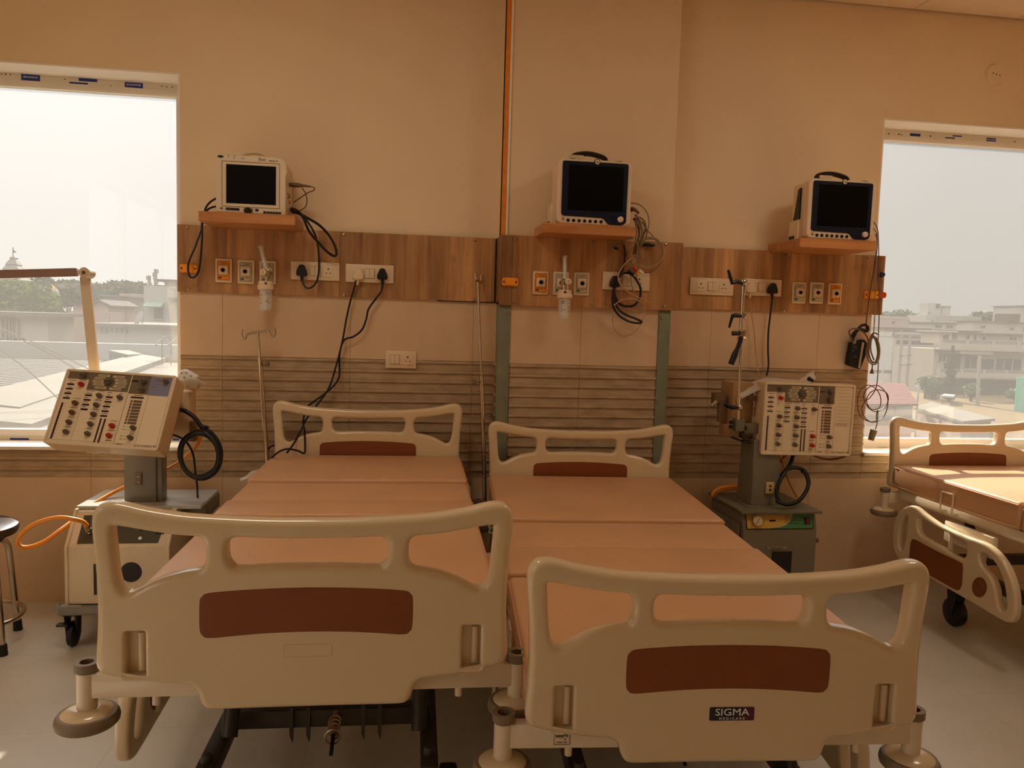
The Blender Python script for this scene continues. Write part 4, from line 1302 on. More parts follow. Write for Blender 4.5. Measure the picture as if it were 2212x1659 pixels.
def bed(label, x, y, rz, dz, rails, tilt=0.0):
    t = thing('hospital_bed', label, 'hospital bed', (x, y, 0), rz, 'hospital beds with moulded ivory boards')
    hb = board('headboard', t, 0.0)
    fb = board('footboard', t, -BL)
    parts = [hb, fb]
    # cross bars with corner posts
    for yy in (-0.045, -BL + 0.045):
        mb = MB().box((0, yy, 0.578), (0.94, 0.032, 0.058), bev=0.006)
        for s in (-1, 1):
            mb.cyl((s * 0.335, yy - 0.006, 0.530), (s * 0.335, yy - 0.006, 0.552), 0.0085, n=14)
        parts.append(mb.obj('cross_bar', M['ivory_metal'], t))
        n0 = set(t.children)
        for xx in (-0.482, 0.471):
            bumper(t, xx, yy)
        parts += [c for c in t.children if c not in n0]
    # deck frame
    mb = MB()
    for s in (-1, 1):
        mb.box((s * 0.40, -BL / 2, 0.600), (0.03, BL - 0.10, 0.05), bev=0.004)
    for k in range(9):
        mb.box((0, -0.12 - k * (BL - 0.24) / 8, 0.612), (0.80, 0.03, 0.024))
    mb.box((0, -BL / 2, 0.622), (0.82, BL - 0.10, 0.006))
    parts.append(mb.obj('deck_frame', M['ivory_metal'], t, angle=30))
    for s in (-1, 1):
        for yy in (-0.42, -1.62):
            mb = MB().tube(smooth_path([(s * 0.405, yy, 0.60), (s * 0.446, yy, 0.602), (s * 0.449, yy, 0.62), (s * 0.449, yy, 0.675), (s * 0.449, yy, 0.69), (s * 0.449, yy - 0.015, 0.694), (s * 0.449, yy - 0.065, 0.694), (s * 0.449, yy - 0.08, 0.69), (s * 0.449, yy - 0.08, 0.62), (s * 0.446, yy - 0.08, 0.602), (s * 0.405, yy - 0.08, 0.60)], 3), 0.0042, 8)
            parts.append(mb.obj('mattress_retainer', M['ivory_metal'], t))
    n0 = set(t.children)
    for s, yo in rails:
        side_rail(t, s, yo)
    parts += [c for c in t.children if c not in n0]
    for o in parts:
        o.location.z += dz
        o.rotation_euler.x = tilt
    # under-carriage
    mb = MB()
    for s in (-1, 1):
        mb.box((s * 0.275, -1.03, 0.26), (0.045, 1.66, 0.05), bev=0.004)
    for yy in (-0.30, -1.585):
        mb.box((0, yy, 0.285), (0.56, 0.045, 0.05), bev=0.004)
    for xx in (-0.10, -0.055, 0.095, 0.14):
        mb.prism([(xx - 0.004, 0.245), (xx + 0.004, 0.225), (xx + 0.006, 0.325), (xx - 0.006, 0.325)], -1.62, -1.60)
    mb.obj('base_frame', M['dark_steel'], t, angle=30)
    for s in (-1, 1):
        for yy in (-1.80, -0.24):
            MB().cyl((s * 0.275, yy, 0.20), (s * 0.275, yy, 0.300), 0.013, n=16).lathe([(0.0, 0.306), (0.011, 0.304), (0.0145, 0.298), (0.0145, 0.285)], (s * 0.275, yy, 0), 16).obj('frame_pin', M['dark_steel'], t)
        for yy in (-0.42, -1.62):
            mb = MB().tube([(s * 0.25, yy - 0.06, 0.28), (s * 0.25, yy + 0.02, 0.42), (s * 0.25, yy + 0.08, 0.60 + dz)], 0.022, 10)
            mb.obj('lift_arm', M['dark_steel'], t)
        for yy in (-0.42, -1.72):
            c = MB().box((s * 0.33, yy, 0.17), (0.05, 0.07, 0.05), bev=0.01)
            c.prism([(yy - 0.035, 0.17), (yy + 0.03, 0.17), (yy + 0.012, 0.055), (yy - 0.012, 0.055)], s * 0.33 - 0.026, s * 0.33 + 0.026, 'x')
            co = c.obj('caster', M['black'], t, angle=40)
            MB().lathe([(0.0, -0.021), (0.055, -0.021), (0.066, -0.016), (0.068, 0.0), (0.066, 0.016), (0.055, 0.021), (0.0, 0.021)], (s * 0.33, yy, 0.068), 28, 'x').obj('wheel', M['black_plastic'], co)
    mb = MB().tube([(0.02, -1.60, 0.30), (0.02, -1.68, 0.28)], 0.010, 12)
    for i in range(4):
        mb.tube([(0.02 + 0.015 * math.cos(2 * PI * j / 14), -1.63 - 0.014 * i - 0.001 * j, 0.292 - 0.0035 * i + 0.015 * math.sin(2 * PI * j / 14)) for j in range(15)], 0.0028, 6)
    mb.tube(smooth_path([(0.02 + 0.020 * math.cos(2 * PI * j / 12), -1.69, 0.277 + 0.020 * math.sin(2 * PI * j / 12)) for j in range(12)], 2, True), 0.003, 6, closed=True)
    mb.obj('crank_spring', M['steel'], t)
    MB().tube([(0.02, -1.68, 0.277), (0.02, -1.73, 0.250)], 0.0055, 8).obj('crank_handle', M['black'], t)
    return t


def mattress(label, x, y, rz, dz, seams, tilt=0.0, group='tan folding mattresses'):
    t = thing('mattress', label, 'mattress', (x, y, dz), rz, group)
    t.rotation_euler.x = tilt
    c = [-0.035] + seams + [-BL + 0.035]
    for i, (a, b) in enumerate(zip(c, c[1:])):
        h = (0.748, 0.736, 0.742, 0.732)[i % 4]
        hw = 0.437 - 0.003 * (i % 2)
        mb = MB().box((0, (a + b) / 2, (0.628 + h) / 2), (2 * hw, abs(b - a) - 0.007, h - 0.628), bev=0.014, seg=4)
        o = mb.obj('mattress_section', M['mattress'], t, angle=60)
        mb = MB()
        for zz in (h - 0.013, 0.641):
            mb.tube([(-hw - 0.0005, a - 0.012, zz), (-hw - 0.0005, b + 0.012, zz)], 0.0028, 6)
            mb.tube([(hw + 0.0005, a - 0.012, zz), (hw + 0.0005, b + 0.012, zz)], 0.0028, 6)
        mb.obj('edging', M['mattress'], o)
    return t


B1 = (-0.162, -0.14, -0.0173, 0.0)
B2 = (0.845, -0.27, -0.0656, -0.070)
B3 = (2.983, -0.15, 0.0, -0.035)
bed1 = bed('hospital bed at left, two black leads crossing its headboard, no badge on its footboard', *B1, [(-1, -0.80), (-1, 0.0), (1, -0.80)])
bed2 = bed('hospital bed before the pillar, red and navy name badge on its footboard', *B2, [(1, -0.80), (1, 0.0)], 0.013)
bed3 = bed('hospital bed at the photo\'s right edge under the right window', *B3, [(-1, 0.0)])


def seam(u, v, z, b):
    return P(u, v, z=z).y - b[1]


mattress('tan mattress of the left bed, three seams across it', *B1, [seam(545, 1037, 0.745, B1), seam(510, 1077, 0.745, B1), seam(470, 1110, 0.745, B1)])
mattress('tan mattress of the middle bed before the pillar', *B2, [seam(1549, 1113, 0.678, B2), seam(1600, 1163, 0.678, B2), seam(1675, 1216, 0.678, B2)], 0.013)
mattress('tan mattress at right with sun patches on it', *B3, [seam(2190, 1088, 0.71, B3), -1.2])

# badge, faint name recess and the knee-fold label
fb1 = [c for c in bed1.children if c.name.startswith('footboard')][0]
fb2 = [c for c in bed2.children if c.name.startswith('footboard')][0]
yb = -BL - 0.0232
ot, it_ = rrect(-0.052, -0.0145, 0.052, 0.0145, 0.004, 3), rrect(-0.0508, -0.0133, 0.0508, 0.0133, 0.003, 3)
plate2d('name_recess', [[(x - 0.0, z + 0.672) for x, z in ot], [(x, z + 0.672) for x, z in it_[::-1]]], M['ivory'], 0.0012, 0.0003, fb1, 1, Matrix.Translation((0, yb, 0)) @ XZ)
bt = NT('red_navy_badge')
sp_ = bt.n('ShaderNodeSeparateXYZ')
tc = bt.n('ShaderNodeTexCoord')
bt.l(tc.outputs['Object'], sp_.inputs[0])
bt.l(bt.ramp(bt.math('ADD', bt.math('MULTIPLY', sp_.outputs['X'], 9.0), bt.math('MULTIPLY', sp_.outputs['Z'], -9.0)), [(0.0, lin((20, 18, 44))), (0.05, lin((24, 18, 44))), (0.75, lin((116, 8, 26))), (1.0, lin((60, 10, 30)))]), bt.b.inputs['Base Color'])
bt.b.inputs['Roughness'].default_value = 0.3
bg = plate2d('name_badge', [rrect(-0.050, -0.0155, 0.050, 0.0155, 0.0035, 3)], bt.m, 0.0016, 0.0004, fb2, 1, XZ)
bg.location = (0.012, yb, 0.657)
text('badge_lettering', 'SIGMA', 0.0225, (0, -0.0012, 0.0035), M['white_print'], bg, depth=0.0004, width=1.18)
text('badge_lettering', 'M E D I C A R E', 0.0075, (0, -0.0012, -0.0105), M['white_print'], bg, depth=0.0004, width=1.15)
cb2 = [c for c in bed2.children if c.name.startswith('cross_bar')][-1]
cb2 = max([c for c in bed2.children if c.name.startswith('cross_bar')], key=lambda o: -min(v.co.y for v in o.data.vertices))
ky = -BL + 0.045 - 0.0166
kl = MB().box((-0.352, ky, 0.578), (0.036, 0.0008, 0.036)).obj('knee_label', M['plate'], cb2, smooth=False)
mb = MB()
for cx, cz, w, h in ((0, 0.0175, 0.036, 0.001), (0, -0.0175, 0.036, 0.001), (-0.0175, 0, 0.001, 0.036), (0.0175, 0, 0.001, 0.036)):
    mb.box((-0.352 + cx, ky - 0.0006, 0.578 + cz), (w, 0.0006, h))
mb.prism([(-0.352 + a, 0.578 + b) for a, b in ((-0.014, 0.004), (0.002, 0.004), (0.008, 0.008), (0.014, 0.004), (0.014, 0.0015), (0.008, 0.0055), (0.002, 0.0015), (-0.014, 0.0015))], ky - 0.0009, ky - 0.0004)
mb.prism([(-0.352 + a, 0.578 + b) for a, b in ((0.005, -0.0065), (0.0105, -0.0065), (0.0078, -0.003))], ky - 0.0009, ky - 0.0004)
mb.obj('label_drawing', M['ink'], kl, smooth=False)
mb = MB().prism([(-0.352 + a, 0.578 + b) for a, b in ((-0.014, 0.0005), (0.002, 0.0005), (0.008, 0.004), (0.014, 0.0005), (0.013, -0.0015), (0.008, 0.002), (0.002, -0.0015), (-0.014, -0.0015))], ky - 0.0009, ky - 0.0004)
mb.obj('label_drawing', M['olive'], kl, smooth=False)
text('label_lettering', 'Knee Fold', 0.0055, (-0.352, ky - 0.0006, 0.5655), M['ink'], kl, depth=0.0002, bold=0.0001)

# ------------------------------------------------------------------ drip poles in the bed corners
t = thing('drip_pole', 'chrome drip pole with a two-hook bar at the left headboard\'s left end', 'drip pole', (0, 0, 0), 0, 'chrome drip poles')
yq = -0.115
MB().cyl(P(582, 1075, y=yq), P(562, 772, y=yq), 0.0105, n=18).obj('pole', M['chrome'], t)
MB().cyl(P(562, 775, y=yq), P(557, 716, y=yq), 0.0055, n=14).obj('inner_rod', M['chrome'], t)
MB().tube(cable_pts([(523, 711, yq), (522, 724, yq), (525, 731, yq), (530, 730, yq), (534, 722, yq), (545, 719, yq), (558, 717, yq), (572, 716, yq), (580, 716, yq), (586, 724, yq), (590, 727, yq), (594, 721, yq), (592, 708, yq)], 5), 0.0055, 10).obj('hook_bar', M['chrome'], t)
a, b = P(566, 788, y=yq), P(575, 786, y=yq - 0.01)
MB().cyl(a, b, 0.004).cyl(b, b + Vector((0.012, -0.004, 0)), 0.013, 0.012, 9).obj('clamp_knob', M['grey_rubber'], t)
t = thing('drip_pole', 'chrome drip pole standing between the left bed and the pillar', 'drip pole', (0, 0, 0), 0, 'chrome drip poles')
yq = -0.13
MB().cyl(P(1048, 1100, y=yq), P(1040, 812, y=yq), 0.0105, n=18).obj('pole', M['chrome'], t)
MB().cyl(P(1040, 815, y=yq), P(1032, 608, y=yq), 0.0058, n=14).obj('inner_rod', M['chrome'], t)
MB().tube([P(1026, 590, y=yq - 0.10), P(1028, 603, y=yq - 0.10), P(1029, 608, y=yq - 0.09), P(1030, 606, y=yq - 0.06), P(1033, 607, y=yq), P(1037, 609, y=yq + 0.05), P(1039, 611, y=yq + 0.075), P(1040, 607, y=yq + 0.085), P(1039, 594, y=yq + 0.085)], 0.0055, 10).obj('hook_bar', M['chrome'], t)
a, b = P(1036, 825, y=yq), P(1027, 826, y=yq - 0.01)
MB().cyl(a, b, 0.004).cyl(b, b + Vector((-0.012, -0.004, 0)), 0.013, 0.012, 9).obj('clamp_knob', M['grey_rubber'], t)
# ------------------------------------------------------------------ ventilators
def face_frame(tl, tr, bl, br):
    x = ((tr - tl) + (br - bl)).normalized()
    z = (tl - bl) + (tr - br)
    z = (z - x * z.dot(x)).normalized()
    y = z.cross(x)
    m = Matrix((x, y, z)).transposed().to_4x4()
    m.translation = (tl + tr + bl + br) / 4
    return m, ((tr - tl).length + (br - bl).length) / 2, ((tl - bl).length + (tr - br).length) / 2


def control_head(parent, corners, lav):
    m, Wd, Hh = face_frame(*corners)

    def L(zx, zy):
        return ((zx - 965) / 1590 * Wd, (867 - zy) / 1305 * Hh)

    def rect(x0, y0, x1, y1, d=0.0010, y=0.0):
        a, b = L(x0, y1), L(x1, y0)
        return ((a[0] + b[0]) / 2, y - d / 2, (a[1] + b[1]) / 2), (b[0] - a[0], d, b[1] - a[1])
    mb = MB().prism(rrect(-Wd / 2, -Hh / 2, Wd / 2, Hh / 2, 0.010, 4), 0.0, 0.085)
    mb.box((0, 0.125, 0.005), (Wd * 0.86, 0.09, Hh * 0.84), bev=0.012)
    head = mb.obj('control_head', M['vent_side'], parent, angle=35, bev=0.003)
    head.matrix_local = parent.matrix_basis.inverted() @ m
    # raised rim and face sheet
    o, i_ = rrect(-Wd / 2, -Hh / 2, Wd / 2, Hh / 2, 0.010, 3), rrect(-Wd / 2 + 0.008, -Hh / 2 + 0.010, Wd / 2 - 0.010, Hh / 2 - 0.010, 0.003, 3)
    plate2d('face_rim', [o, i_[::-1]], M['vent_cream'], 0.010, 0.002, head, 2, Matrix.Translation((0, -0.001, 0)) @ XZ)
    c, d = rect(172, 245, 1715, 1490, 0.0012)
    MB().box(c, d).obj('face_sheet', M['vent_panel'], head, smooth=False)
    yy = -0.0012
    for r, mt, nm in (((213, 258, 527, 384), 'vent_taupe', 'taupe_field'), ((527, 237, 1116, 562), 'vent_taupe', 'taupe_field'), ((1130, 256, 1400, 580), 'vent_taupe', 'taupe_field')):
        c, d = rect(*r, 0.0006, yy)
        MB().box(c, d).obj(nm, M[mt], head, smooth=False)
    if lav:
        c, d = rect(1402, 262, 1700, 590, 0.0006, yy)
        MB().box(c, d).obj('lavender_field', M['vent_lav'], head, smooth=False)
    else:
        c, d = rect(1412, 276, 1708, 980, 0.0008, yy)
        sh = MB().box(c, d).obj('paper_sheet', M['vent_cream'], head, smooth=False)
        mb = MB()
        for k in range(10):
            mb.box(*rect(1470, 310 + 62 * k, 1680, 314 + 62 * k, 0.0003, yy - 0.0008))
        for q in (920, 938, 962):
            mb.box(*rect(1450, q, 1660, q + 7, 0.0003, yy - 0.0008))
        mb.obj('printed_lines', M['grout'], sh, smooth=False)
    # separators
    mb = MB()
    for r in ((530, 600, 533, 1440), (1126, 590, 1133, 1456), (1425, 590, 1428, 1420), (200, 1440, 1700, 1443)):
        mb.box(*rect(*r, 0.0004, yy))
    mb.obj('face_lines', M['grout'], head, smooth=False)
    # digital displays
    for x, ys in ((287, (487, 568, 650, 733)), (586, (660, 742, 825, 907)), (884, (670, 752, 833, 915, 998))):
        for q in ys:
            MB().box(*rect(x - 48, q - 14, x + 48, q + 14, 0.0012, yy)).obj('display', M['display'], head, smooth=False)
    for r in ((1185, 630, 1368, 657), (1134, 342, 1226, 370)):
        MB().box(*rect(*r, 0.0012, yy)).obj('display', M['display'], head, smooth=False)
    for r in ((244, 815, 270, 1436), (850, 1042, 872, 1452), (907, 1042, 930, 1452)):
        MB().box(*rect(*r, 0.0012, yy)).obj('bar_graph', M['bar'], head, smooth=False)
    # touch fields with a light square each
    for k in range(8):
        q = 712 + 53.5 * k
        b = MB().box(*rect(1197, q - 20, 1362, q + 20, 0.0012, yy)).obj('key', M['vent_btn'], head, smooth=False)
        MB().box(*rect(1226, q - 17, 1240, q + 17, 0.0004, yy - 0.0012)).obj('key_light', M['vent_panel'], b, smooth=False)
    # mode labels round the big dial
    tags = [(718, 295), (680, 348), (660, 403), (680, 455), (718, 512), (933, 303), (975, 360), (990, 412), (980, 468), (933, 520)]
    mb = MB()
    for x, q in tags:
        mb.box(*rect(x - 84, q - 20, x + 84, q + 20, 0.0006, yy - 0.0006))
    lb = mb.obj('mode_labels', M['label_white'], head, smooth=False)
    mb = MB()
    for x, q in tags:
        s = -1 if x < 820 else 1
        mb.box(*rect(x + s * 66 - 7, q - 7, x + s * 66 + 7, q + 7, 0.0004, yy - 0.0012))
        mb.box(*rect(x - 40, q - 5, x + 50, q + 4, 0.0003, yy - 0.0012))
    mb.obj('label_print', M['ink'], lb, smooth=False)
    # knobs with their scales
    mk, small = MB(), MB()

    def knob(x, q, mt, r=0.0102, ticks=True, big=False):
        a = L(x, q)
        if ticks:
            for i in range(9):
                an = math.radians(-220 + 260 * i / 8)
                p0 = Vector((a[0] + (r + 0.003) * math.cos(an), yy, a[1] - (r + 0.003) * math.sin(an)))
                p1 = Vector((a[0] + (r + 0.0065) * math.cos(an), yy, a[1] - (r + 0.0065) * math.sin(an)))
                mk.tube([p0, p1], 0.0006, 4)
            small.box((a[0] - 0.002, yy, a[1] + r + 0.0135), (0.028, 0.0006, 0.0022))
            small.box((a[0] - 0.020, yy, a[1] + r + 0.0135), (0.0022, 0.0006, 0.0022))
        k = MB().lathe([(0.0, -0.019), (r * 0.80, -0.019), (r * 0.92, -0.017), (r, -0.004), (r, 0.0)], (a[0], yy, a[1]), 22, 'y')
        k.box((a[0] + r * 0.1, yy - 0.021, a[1]), (r * 1.7, 0.007, r * 0.42), rot=None, bev=0.001)
        k.obj('knob', M[mt], head)
    for q, mt in ((490, 'knob_red'), (820, 'knob_brown'), (985, 'knob_brown'), (1152, 'knob_brown'), (1318, 'knob')):
        knob(448, q, mt)
    for q in (665, 830, 992, 1158, 1325):
        knob(752, q, 'knob')
    knob(1047, 675, 'knob', ticks=False)
    for q in (1165, 1332):
        knob(1053, q, 'knob_red')
        knob(1350, q + 9, 'knob', ticks=False)
    knob(435, 325, 'knob', 0.011, False)
    knob(815, 402, 'knob', 0.0155, False)
    knob(1320, 360, 'knob', 0.012, False)
    knob(1320, 516, 'knob', 0.011, False)
    if lav:
        knob(1630, 340, 'knob', 0.011, False)
        small.box(*rect(1480, 300, 1580, 316, 0.0005, yy - 0.0006))
        small.box(*rect(1440, 335, 1560, 339, 0.0005, yy - 0.0006))
        small.box(*rect(1450, 385, 1560, 389, 0.0005, yy - 0.0006))
        small.box(*rect(1440, 430, 1500, 438, 0.0005, yy - 0.0006))
    mk.obj('scale_ticks', M['ink'], head, smooth=False)  # radial tick marks round the knobs, without letters
    # printed captions, scales of the bar graphs
    for x, q, w in ((292, 412, 110), (285, 455, 40), (285, 537, 40), (290, 620, 46), (290, 702, 50), (600, 580, 120), (585, 620, 80), (565, 700, 50), (575, 780, 66), (570, 862, 56), (870, 588, 70), (865, 628, 40), (870, 708, 60), (880, 790, 70), (880, 872, 70), (885, 955, 80), (1285, 605, 130), (1030, 597, 40), (1340, 1265, 60), (1205, 1148, 26), (1205, 1200, 26), (1205, 1312, 26), (1205, 1362, 26), (1050, 1405, 90), (1205, 1452, 90), (250, 300, 40), (250, 340, 60), (1200, 425, 110), (1200, 495, 90), (1200, 296, 90)):
        small.box(*rect(x - w / 2, q - 5, x + w / 2, q + 5, 0.0005, yy))
    for k in range(12):
        small.box(*rect(282, 816 + 52 * k, 298, 821 + 52 * k, 0.0005, yy))
    for k in range(9):
        small.box(*rect(888, 1075 + 42 * k, 898, 1080 + 42 * k, 0.0005, yy))
        small.box(*rect(945, 1075 + 42 * k, 955, 1080 + 42 * k, 0.0005, yy))
    for q in (1148, 1200, 1312, 1362):
        small.box(*rect(1225, q - 2, 1295, q + 2, 0.0004, yy))
    small.obj('caption_lettering', M['knob_brown'], head, smooth=False)
    a = L(1585, 1455)
    text('face_lettering', 'Servo Ventilator 300', 0.0135, (a[0] - 0.004, yy, a[1]), M['ink'], head, depth=0.0003, width=0.82)
    return head, m


# ---- left ventilator
V1 = Vector((-1.15, -0.38, 0))
t = thing('ventilator', 'lung ventilator under the left window, its control head tilted back', 'ventilator', V1, 0, 'lung ventilators on wheels')
o1 = Matrix.Translation(-V1)


def put(mb, name, m, parent=t, off=None, **k):
    o = mb.obj(name, m, parent, **k)
    o.data.transform(Matrix.Translation(-(off if off is not None else V1)))
    return o


XA, XB, YA = -1.362, -0.952, -0.55
cab = MB().prism([(YA, 0.185), (YA, 0.425), (YA + 0.10, 0.552), (-0.13, 0.552), (-0.13, 0.185)], XA + 0.012, XB - 0.02, 'x')
cab.prism([(YA - 0.006, 0.175), (YA - 0.006, 0.428), (YA + 0.098, 0.560), (-0.13, 0.560), (-0.13, 0.175)], XA, XA + 0.014, 'x')
cab.prism([(YA - 0.006, 0.175), (YA - 0.006, 0.428), (YA + 0.098, 0.560), (-0.13, 0.560), (-0.13, 0.175)], XB - 0.022, XB, 'x')
cabinet = put(cab, 'base_cabinet', M['vent_cream'], angle=30, bev=0.003)
put(MB().box((-1.11, -0.27, 0.560), (0.505, 0.32, 0.016), bev=0.003), 'top_cover', mat('pale_grey_lid', (186, 184, 176), 0.35, var=0.03))
put(MB().box((-0.895, -0.24, 0.52), (0.085, 0.26, 0.062), bev=0.004), 'rear_module', M['olive'])
sl = Vector((0, 0.10, 0.127)).normalized()
nrm = Vector((0, -0.127, 0.10)).normalized()


def slope(x, s, h=0.0):
    return Vector((x, YA, 0.425)) + sl * s + nrm * h


pl = [slope(XA + 0.045, 0.015), slope(XB - 0.05, 0.015), slope(XB - 0.03, 0.140), slope(XA + 0.045, 0.140)]
put(MB().hexa(pl, [p + nrm * 0.003 for p in pl]), 'connection_panel', mat('connection_panel_olive', (74, 66, 48), 0.4, var=0.04), smooth=False)
put(MB().cyl(slope(-1.27, 0.062), slope(-1.27, 0.062, 0.050), 0.013, n=18).cyl(slope(-1.27, 0.062, 0.018), slope(-1.27, 0.062, 0.030), 0.0165, n=6), 'hose_connector', M['chrome'])
put(MB().cyl(slope(-1.255, 0.120), slope(-1.255, 0.120, 0.006), 0.009, n=18).cyl(slope(-1.075, 0.035), slope(-1.075, 0.035, 0.006), 0.007, n=16), 'white_stud', M['white_print'])
put(MB().cyl(slope(-1.08, 0.075), slope(-1.08, 0.075, 0.005), 0.008, n=16), 'black_stud', M['black'])
put(MB().hexa([slope(-1.015, 0.055), slope(-0.985, 0.055), slope(-0.985, 0.095), slope(-1.015, 0.095)], [slope(-1.015, 0.058, 0.012), slope(-0.985, 0.058, 0.012), slope(-0.985, 0.092, 0.008), slope(-1.015, 0.092, 0.008)]), 'power_switch', mat('green_switch', (24, 84, 48), 0.3, var=0))
put(MB().prism(circ(-1.105, 0.318, 0.042, 20), YA - 0.003, YA + 0.002), 'round_opening', M['plate_dark'], smooth=False)
put(MB().box((-1.245, YA - 0.002, 0.29), (0.010, 0.004, 0.13)), 'front_slot', M['plate_dark'], smooth=False)
put(MB().box(((XA + XB) / 2, (YA - 0.13) / 2 - 0.02, 0.165), (XB - XA + 0.03, 0.45, 0.03), bev=0.004), 'base_plate', M['steel_grey'], angle=30)
for xx in (XA + 0.02, XB - 0.02):
    for yy_ in (YA + 0.02, -0.17):
        c = MB().box((xx, yy_, 0.148), (0.06, 0.07, 0.02), bev=0.004)
        c.prism([(yy_ - 0.028, 0.142), (yy_ + 0.028, 0.142), (yy_ + 0.02, 0.055), (yy_ - 0.012, 0.05)], xx - 0.024, xx - 0.017, 'x').prism([(yy_ - 0.028, 0.142), (yy_ + 0.028, 0.142), (yy_ + 0.02, 0.055), (yy_ - 0.012, 0.05)], xx + 0.017, xx + 0.024, 'x')
        c.box((xx - 0.02, yy_ - 0.045, 0.110), (0.045, 0.03, 0.010), bev=0.003)
        co = put(c, 'caster', M['black_plastic'], angle=40)
        put(MB().lathe([(0.0, -0.014), (0.040, -0.014), (0.051, -0.010), (0.053, 0.0), (0.051, 0.010), (0.040, 0.014), (0.0, 0.014)], (xx, yy_ + 0.005, 0.053), 26, 'x'), 'wheel', M['black'], co)
put(MB().prism([(-1.40, 0.176), (-1.385, 0.160), (-1.29, 0.160), (-1.285, 0.176), (-1.30, 0.188), (-1.372, 0.188), (-1.376, 0.200)], YA - 0.028, YA - 0.012), 'corner_bracket', mat('pale_grey_bracket', (150, 146, 134), 0.4, var=0.04), angle=30)
# column
put(MB().box((-1.126, -0.325, 0.715), (0.132, 0.085, 0.31), bev=0.004).box((-1.05, -0.32, 0.714), (0.022, 0.074, 0.30), bev=0.003), 'column', M['steel_grey'])
put(MB().box((-1.048, -0.34, 0.563), (0.05, 0.05, 0.006)), 'column_foot', M['black_plastic'], smooth=False)
s_ = put(MB().box((-1.132, -0.371, 0.672), (0.030, 0.010, 0.056), bev=0.003), 'column_socket', M['steel_grey'])
put(MB().box((-1.130, -0.3765, 0.672), (0.020, 0.003, 0.046)), 'socket_recess', M['grey_rubber'], s_, smooth=False)
put(MB().cyl((-1.130, -0.379, 0.682), (-1.130, -0.377, 0.682), 0.003).cyl((-1.130, -0.379, 0.660), (-1.130, -0.377, 0.660), 0.003), 'socket_screw', M['steel'], s_)
h1, m1 = control_head(t, (P(142, 797, y=-0.455), P(380, 812, y=-0.525), P(98, 957, y=-0.61), P(345, 975, y=-0.68)), True)
# bracket between the head and the column, gas block behind the head
put(MB().prism([(-0.46, 0.84), (-0.30, 0.80), (-0.28, 1.02), (-0.36, 1.08)], -1.16, -1.07, 'x').box((-0.985, -0.31, 0.95), (0.13, 0.11, 0.21), bev=0.012), 'head_mount', M['vent_side'], angle=35)
put(MB().box((-0.925, -0.33, 0.88), (0.05, 0.06, 0.09), bev=0.006), 'rear_connector_block', mat('brown_moulding', (128, 92, 52), 0.45, var=0.04))
put(MB().cyl((-0.93, -0.36, 1.085), (-0.885, -0.37, 1.075), 0.020, n=20), 'gas_port', M['vent_side'])
put(MB().box((-0.925, -0.36, 1.118), (0.075, 0.07, 0.046), rot=Matrix.Rotation(0.5, 3, 'Y'), bev=0.012), 'cap_block', M['white_print'])
mb = MB()
for dx, dz in ((-0.02, 0.018), (0.0, 0.02), (0.02, 0.006), (-0.008, 0.0), (0.012, -0.012)):
    mb.box((-0.925 + dx, -0.3975, 1.120 + dz), (0.007, 0.003, 0.004))
put(mb, 'cap_print', M['knob'], smooth=False)
put(MB().tube([P(352, 940, y=-0.52), P(350, 955, y=-0.53), P(352, 975, y=-0.54), P(357, 984, y=-0.54), P(364, 976, y=-0.54), P(366, 962, y=-0.53), P(361, 948, y=-0.52), P(358, 938, y=-0.51)], 0.004, 8, flat=(0.006, 0.002)), 'white_strap', M['vent_panel'])
# jointed arm reaching out to the left
arm = MB()
a0, a1 = P(205, 812, y=-0.40), P(184, 598, y=-0.40)
ax = (a1 - a0).normalized()
sd = Vector((1, 0, 0)) - ax * ax.x
sd.normalize()
A = [a0 + sd * i + Vector((0, j, 0)) for i, j in ((-0.019, -0.010), (0.019, -0.010), (0.019, 0.010), (-0.019, 0.010))]
B = [p + (a1 - a0) for p in A]
arm.hexa(A, B)
put(arm, 'support_arm', M['vent_cream'], angle=30, bev=0.003)
e0 = P(182, 589, y=-0.44)
put(MB().cyl(e0, e0 + Vector((0, 0.06, 0)), 0.0225, n=26).cyl(e0 + Vector((0, -0.006, 0)), e0, 0.014, n=20), 'arm_elbow', M['vent_cream'])
put(MB().cyl(e0 + Vector((0, -0.008, 0)), e0 + Vector((0, -0.0055, 0)), 0.008, n=14), 'elbow_screw', M['knob_brown'])
b0, b1 = P(168, 588, y=-0.42), P(-150, 596, y=-0.34)
put(MB().hexa([b0 + Vector((0, -0.012, -0.017)), b0 + Vector((0, 0.012, -0.017)), b0 + Vector((0, 0.012, 0.017)), b0 + Vector((0, -0.012, 0.017))], [b1 + Vector((0, -0.012, -0.017)), b1 + Vector((0, 0.012, -0.017)), b1 + Vector((0, 0.012, 0.017)), b1 + Vector((0, -0.012, 0.017))]), 'upper_arm', mat('mauve_brown_arm', (150, 118, 106), 0.45, var=0.05), angle=30, bev=0.003)
# film scraps
film = MB()


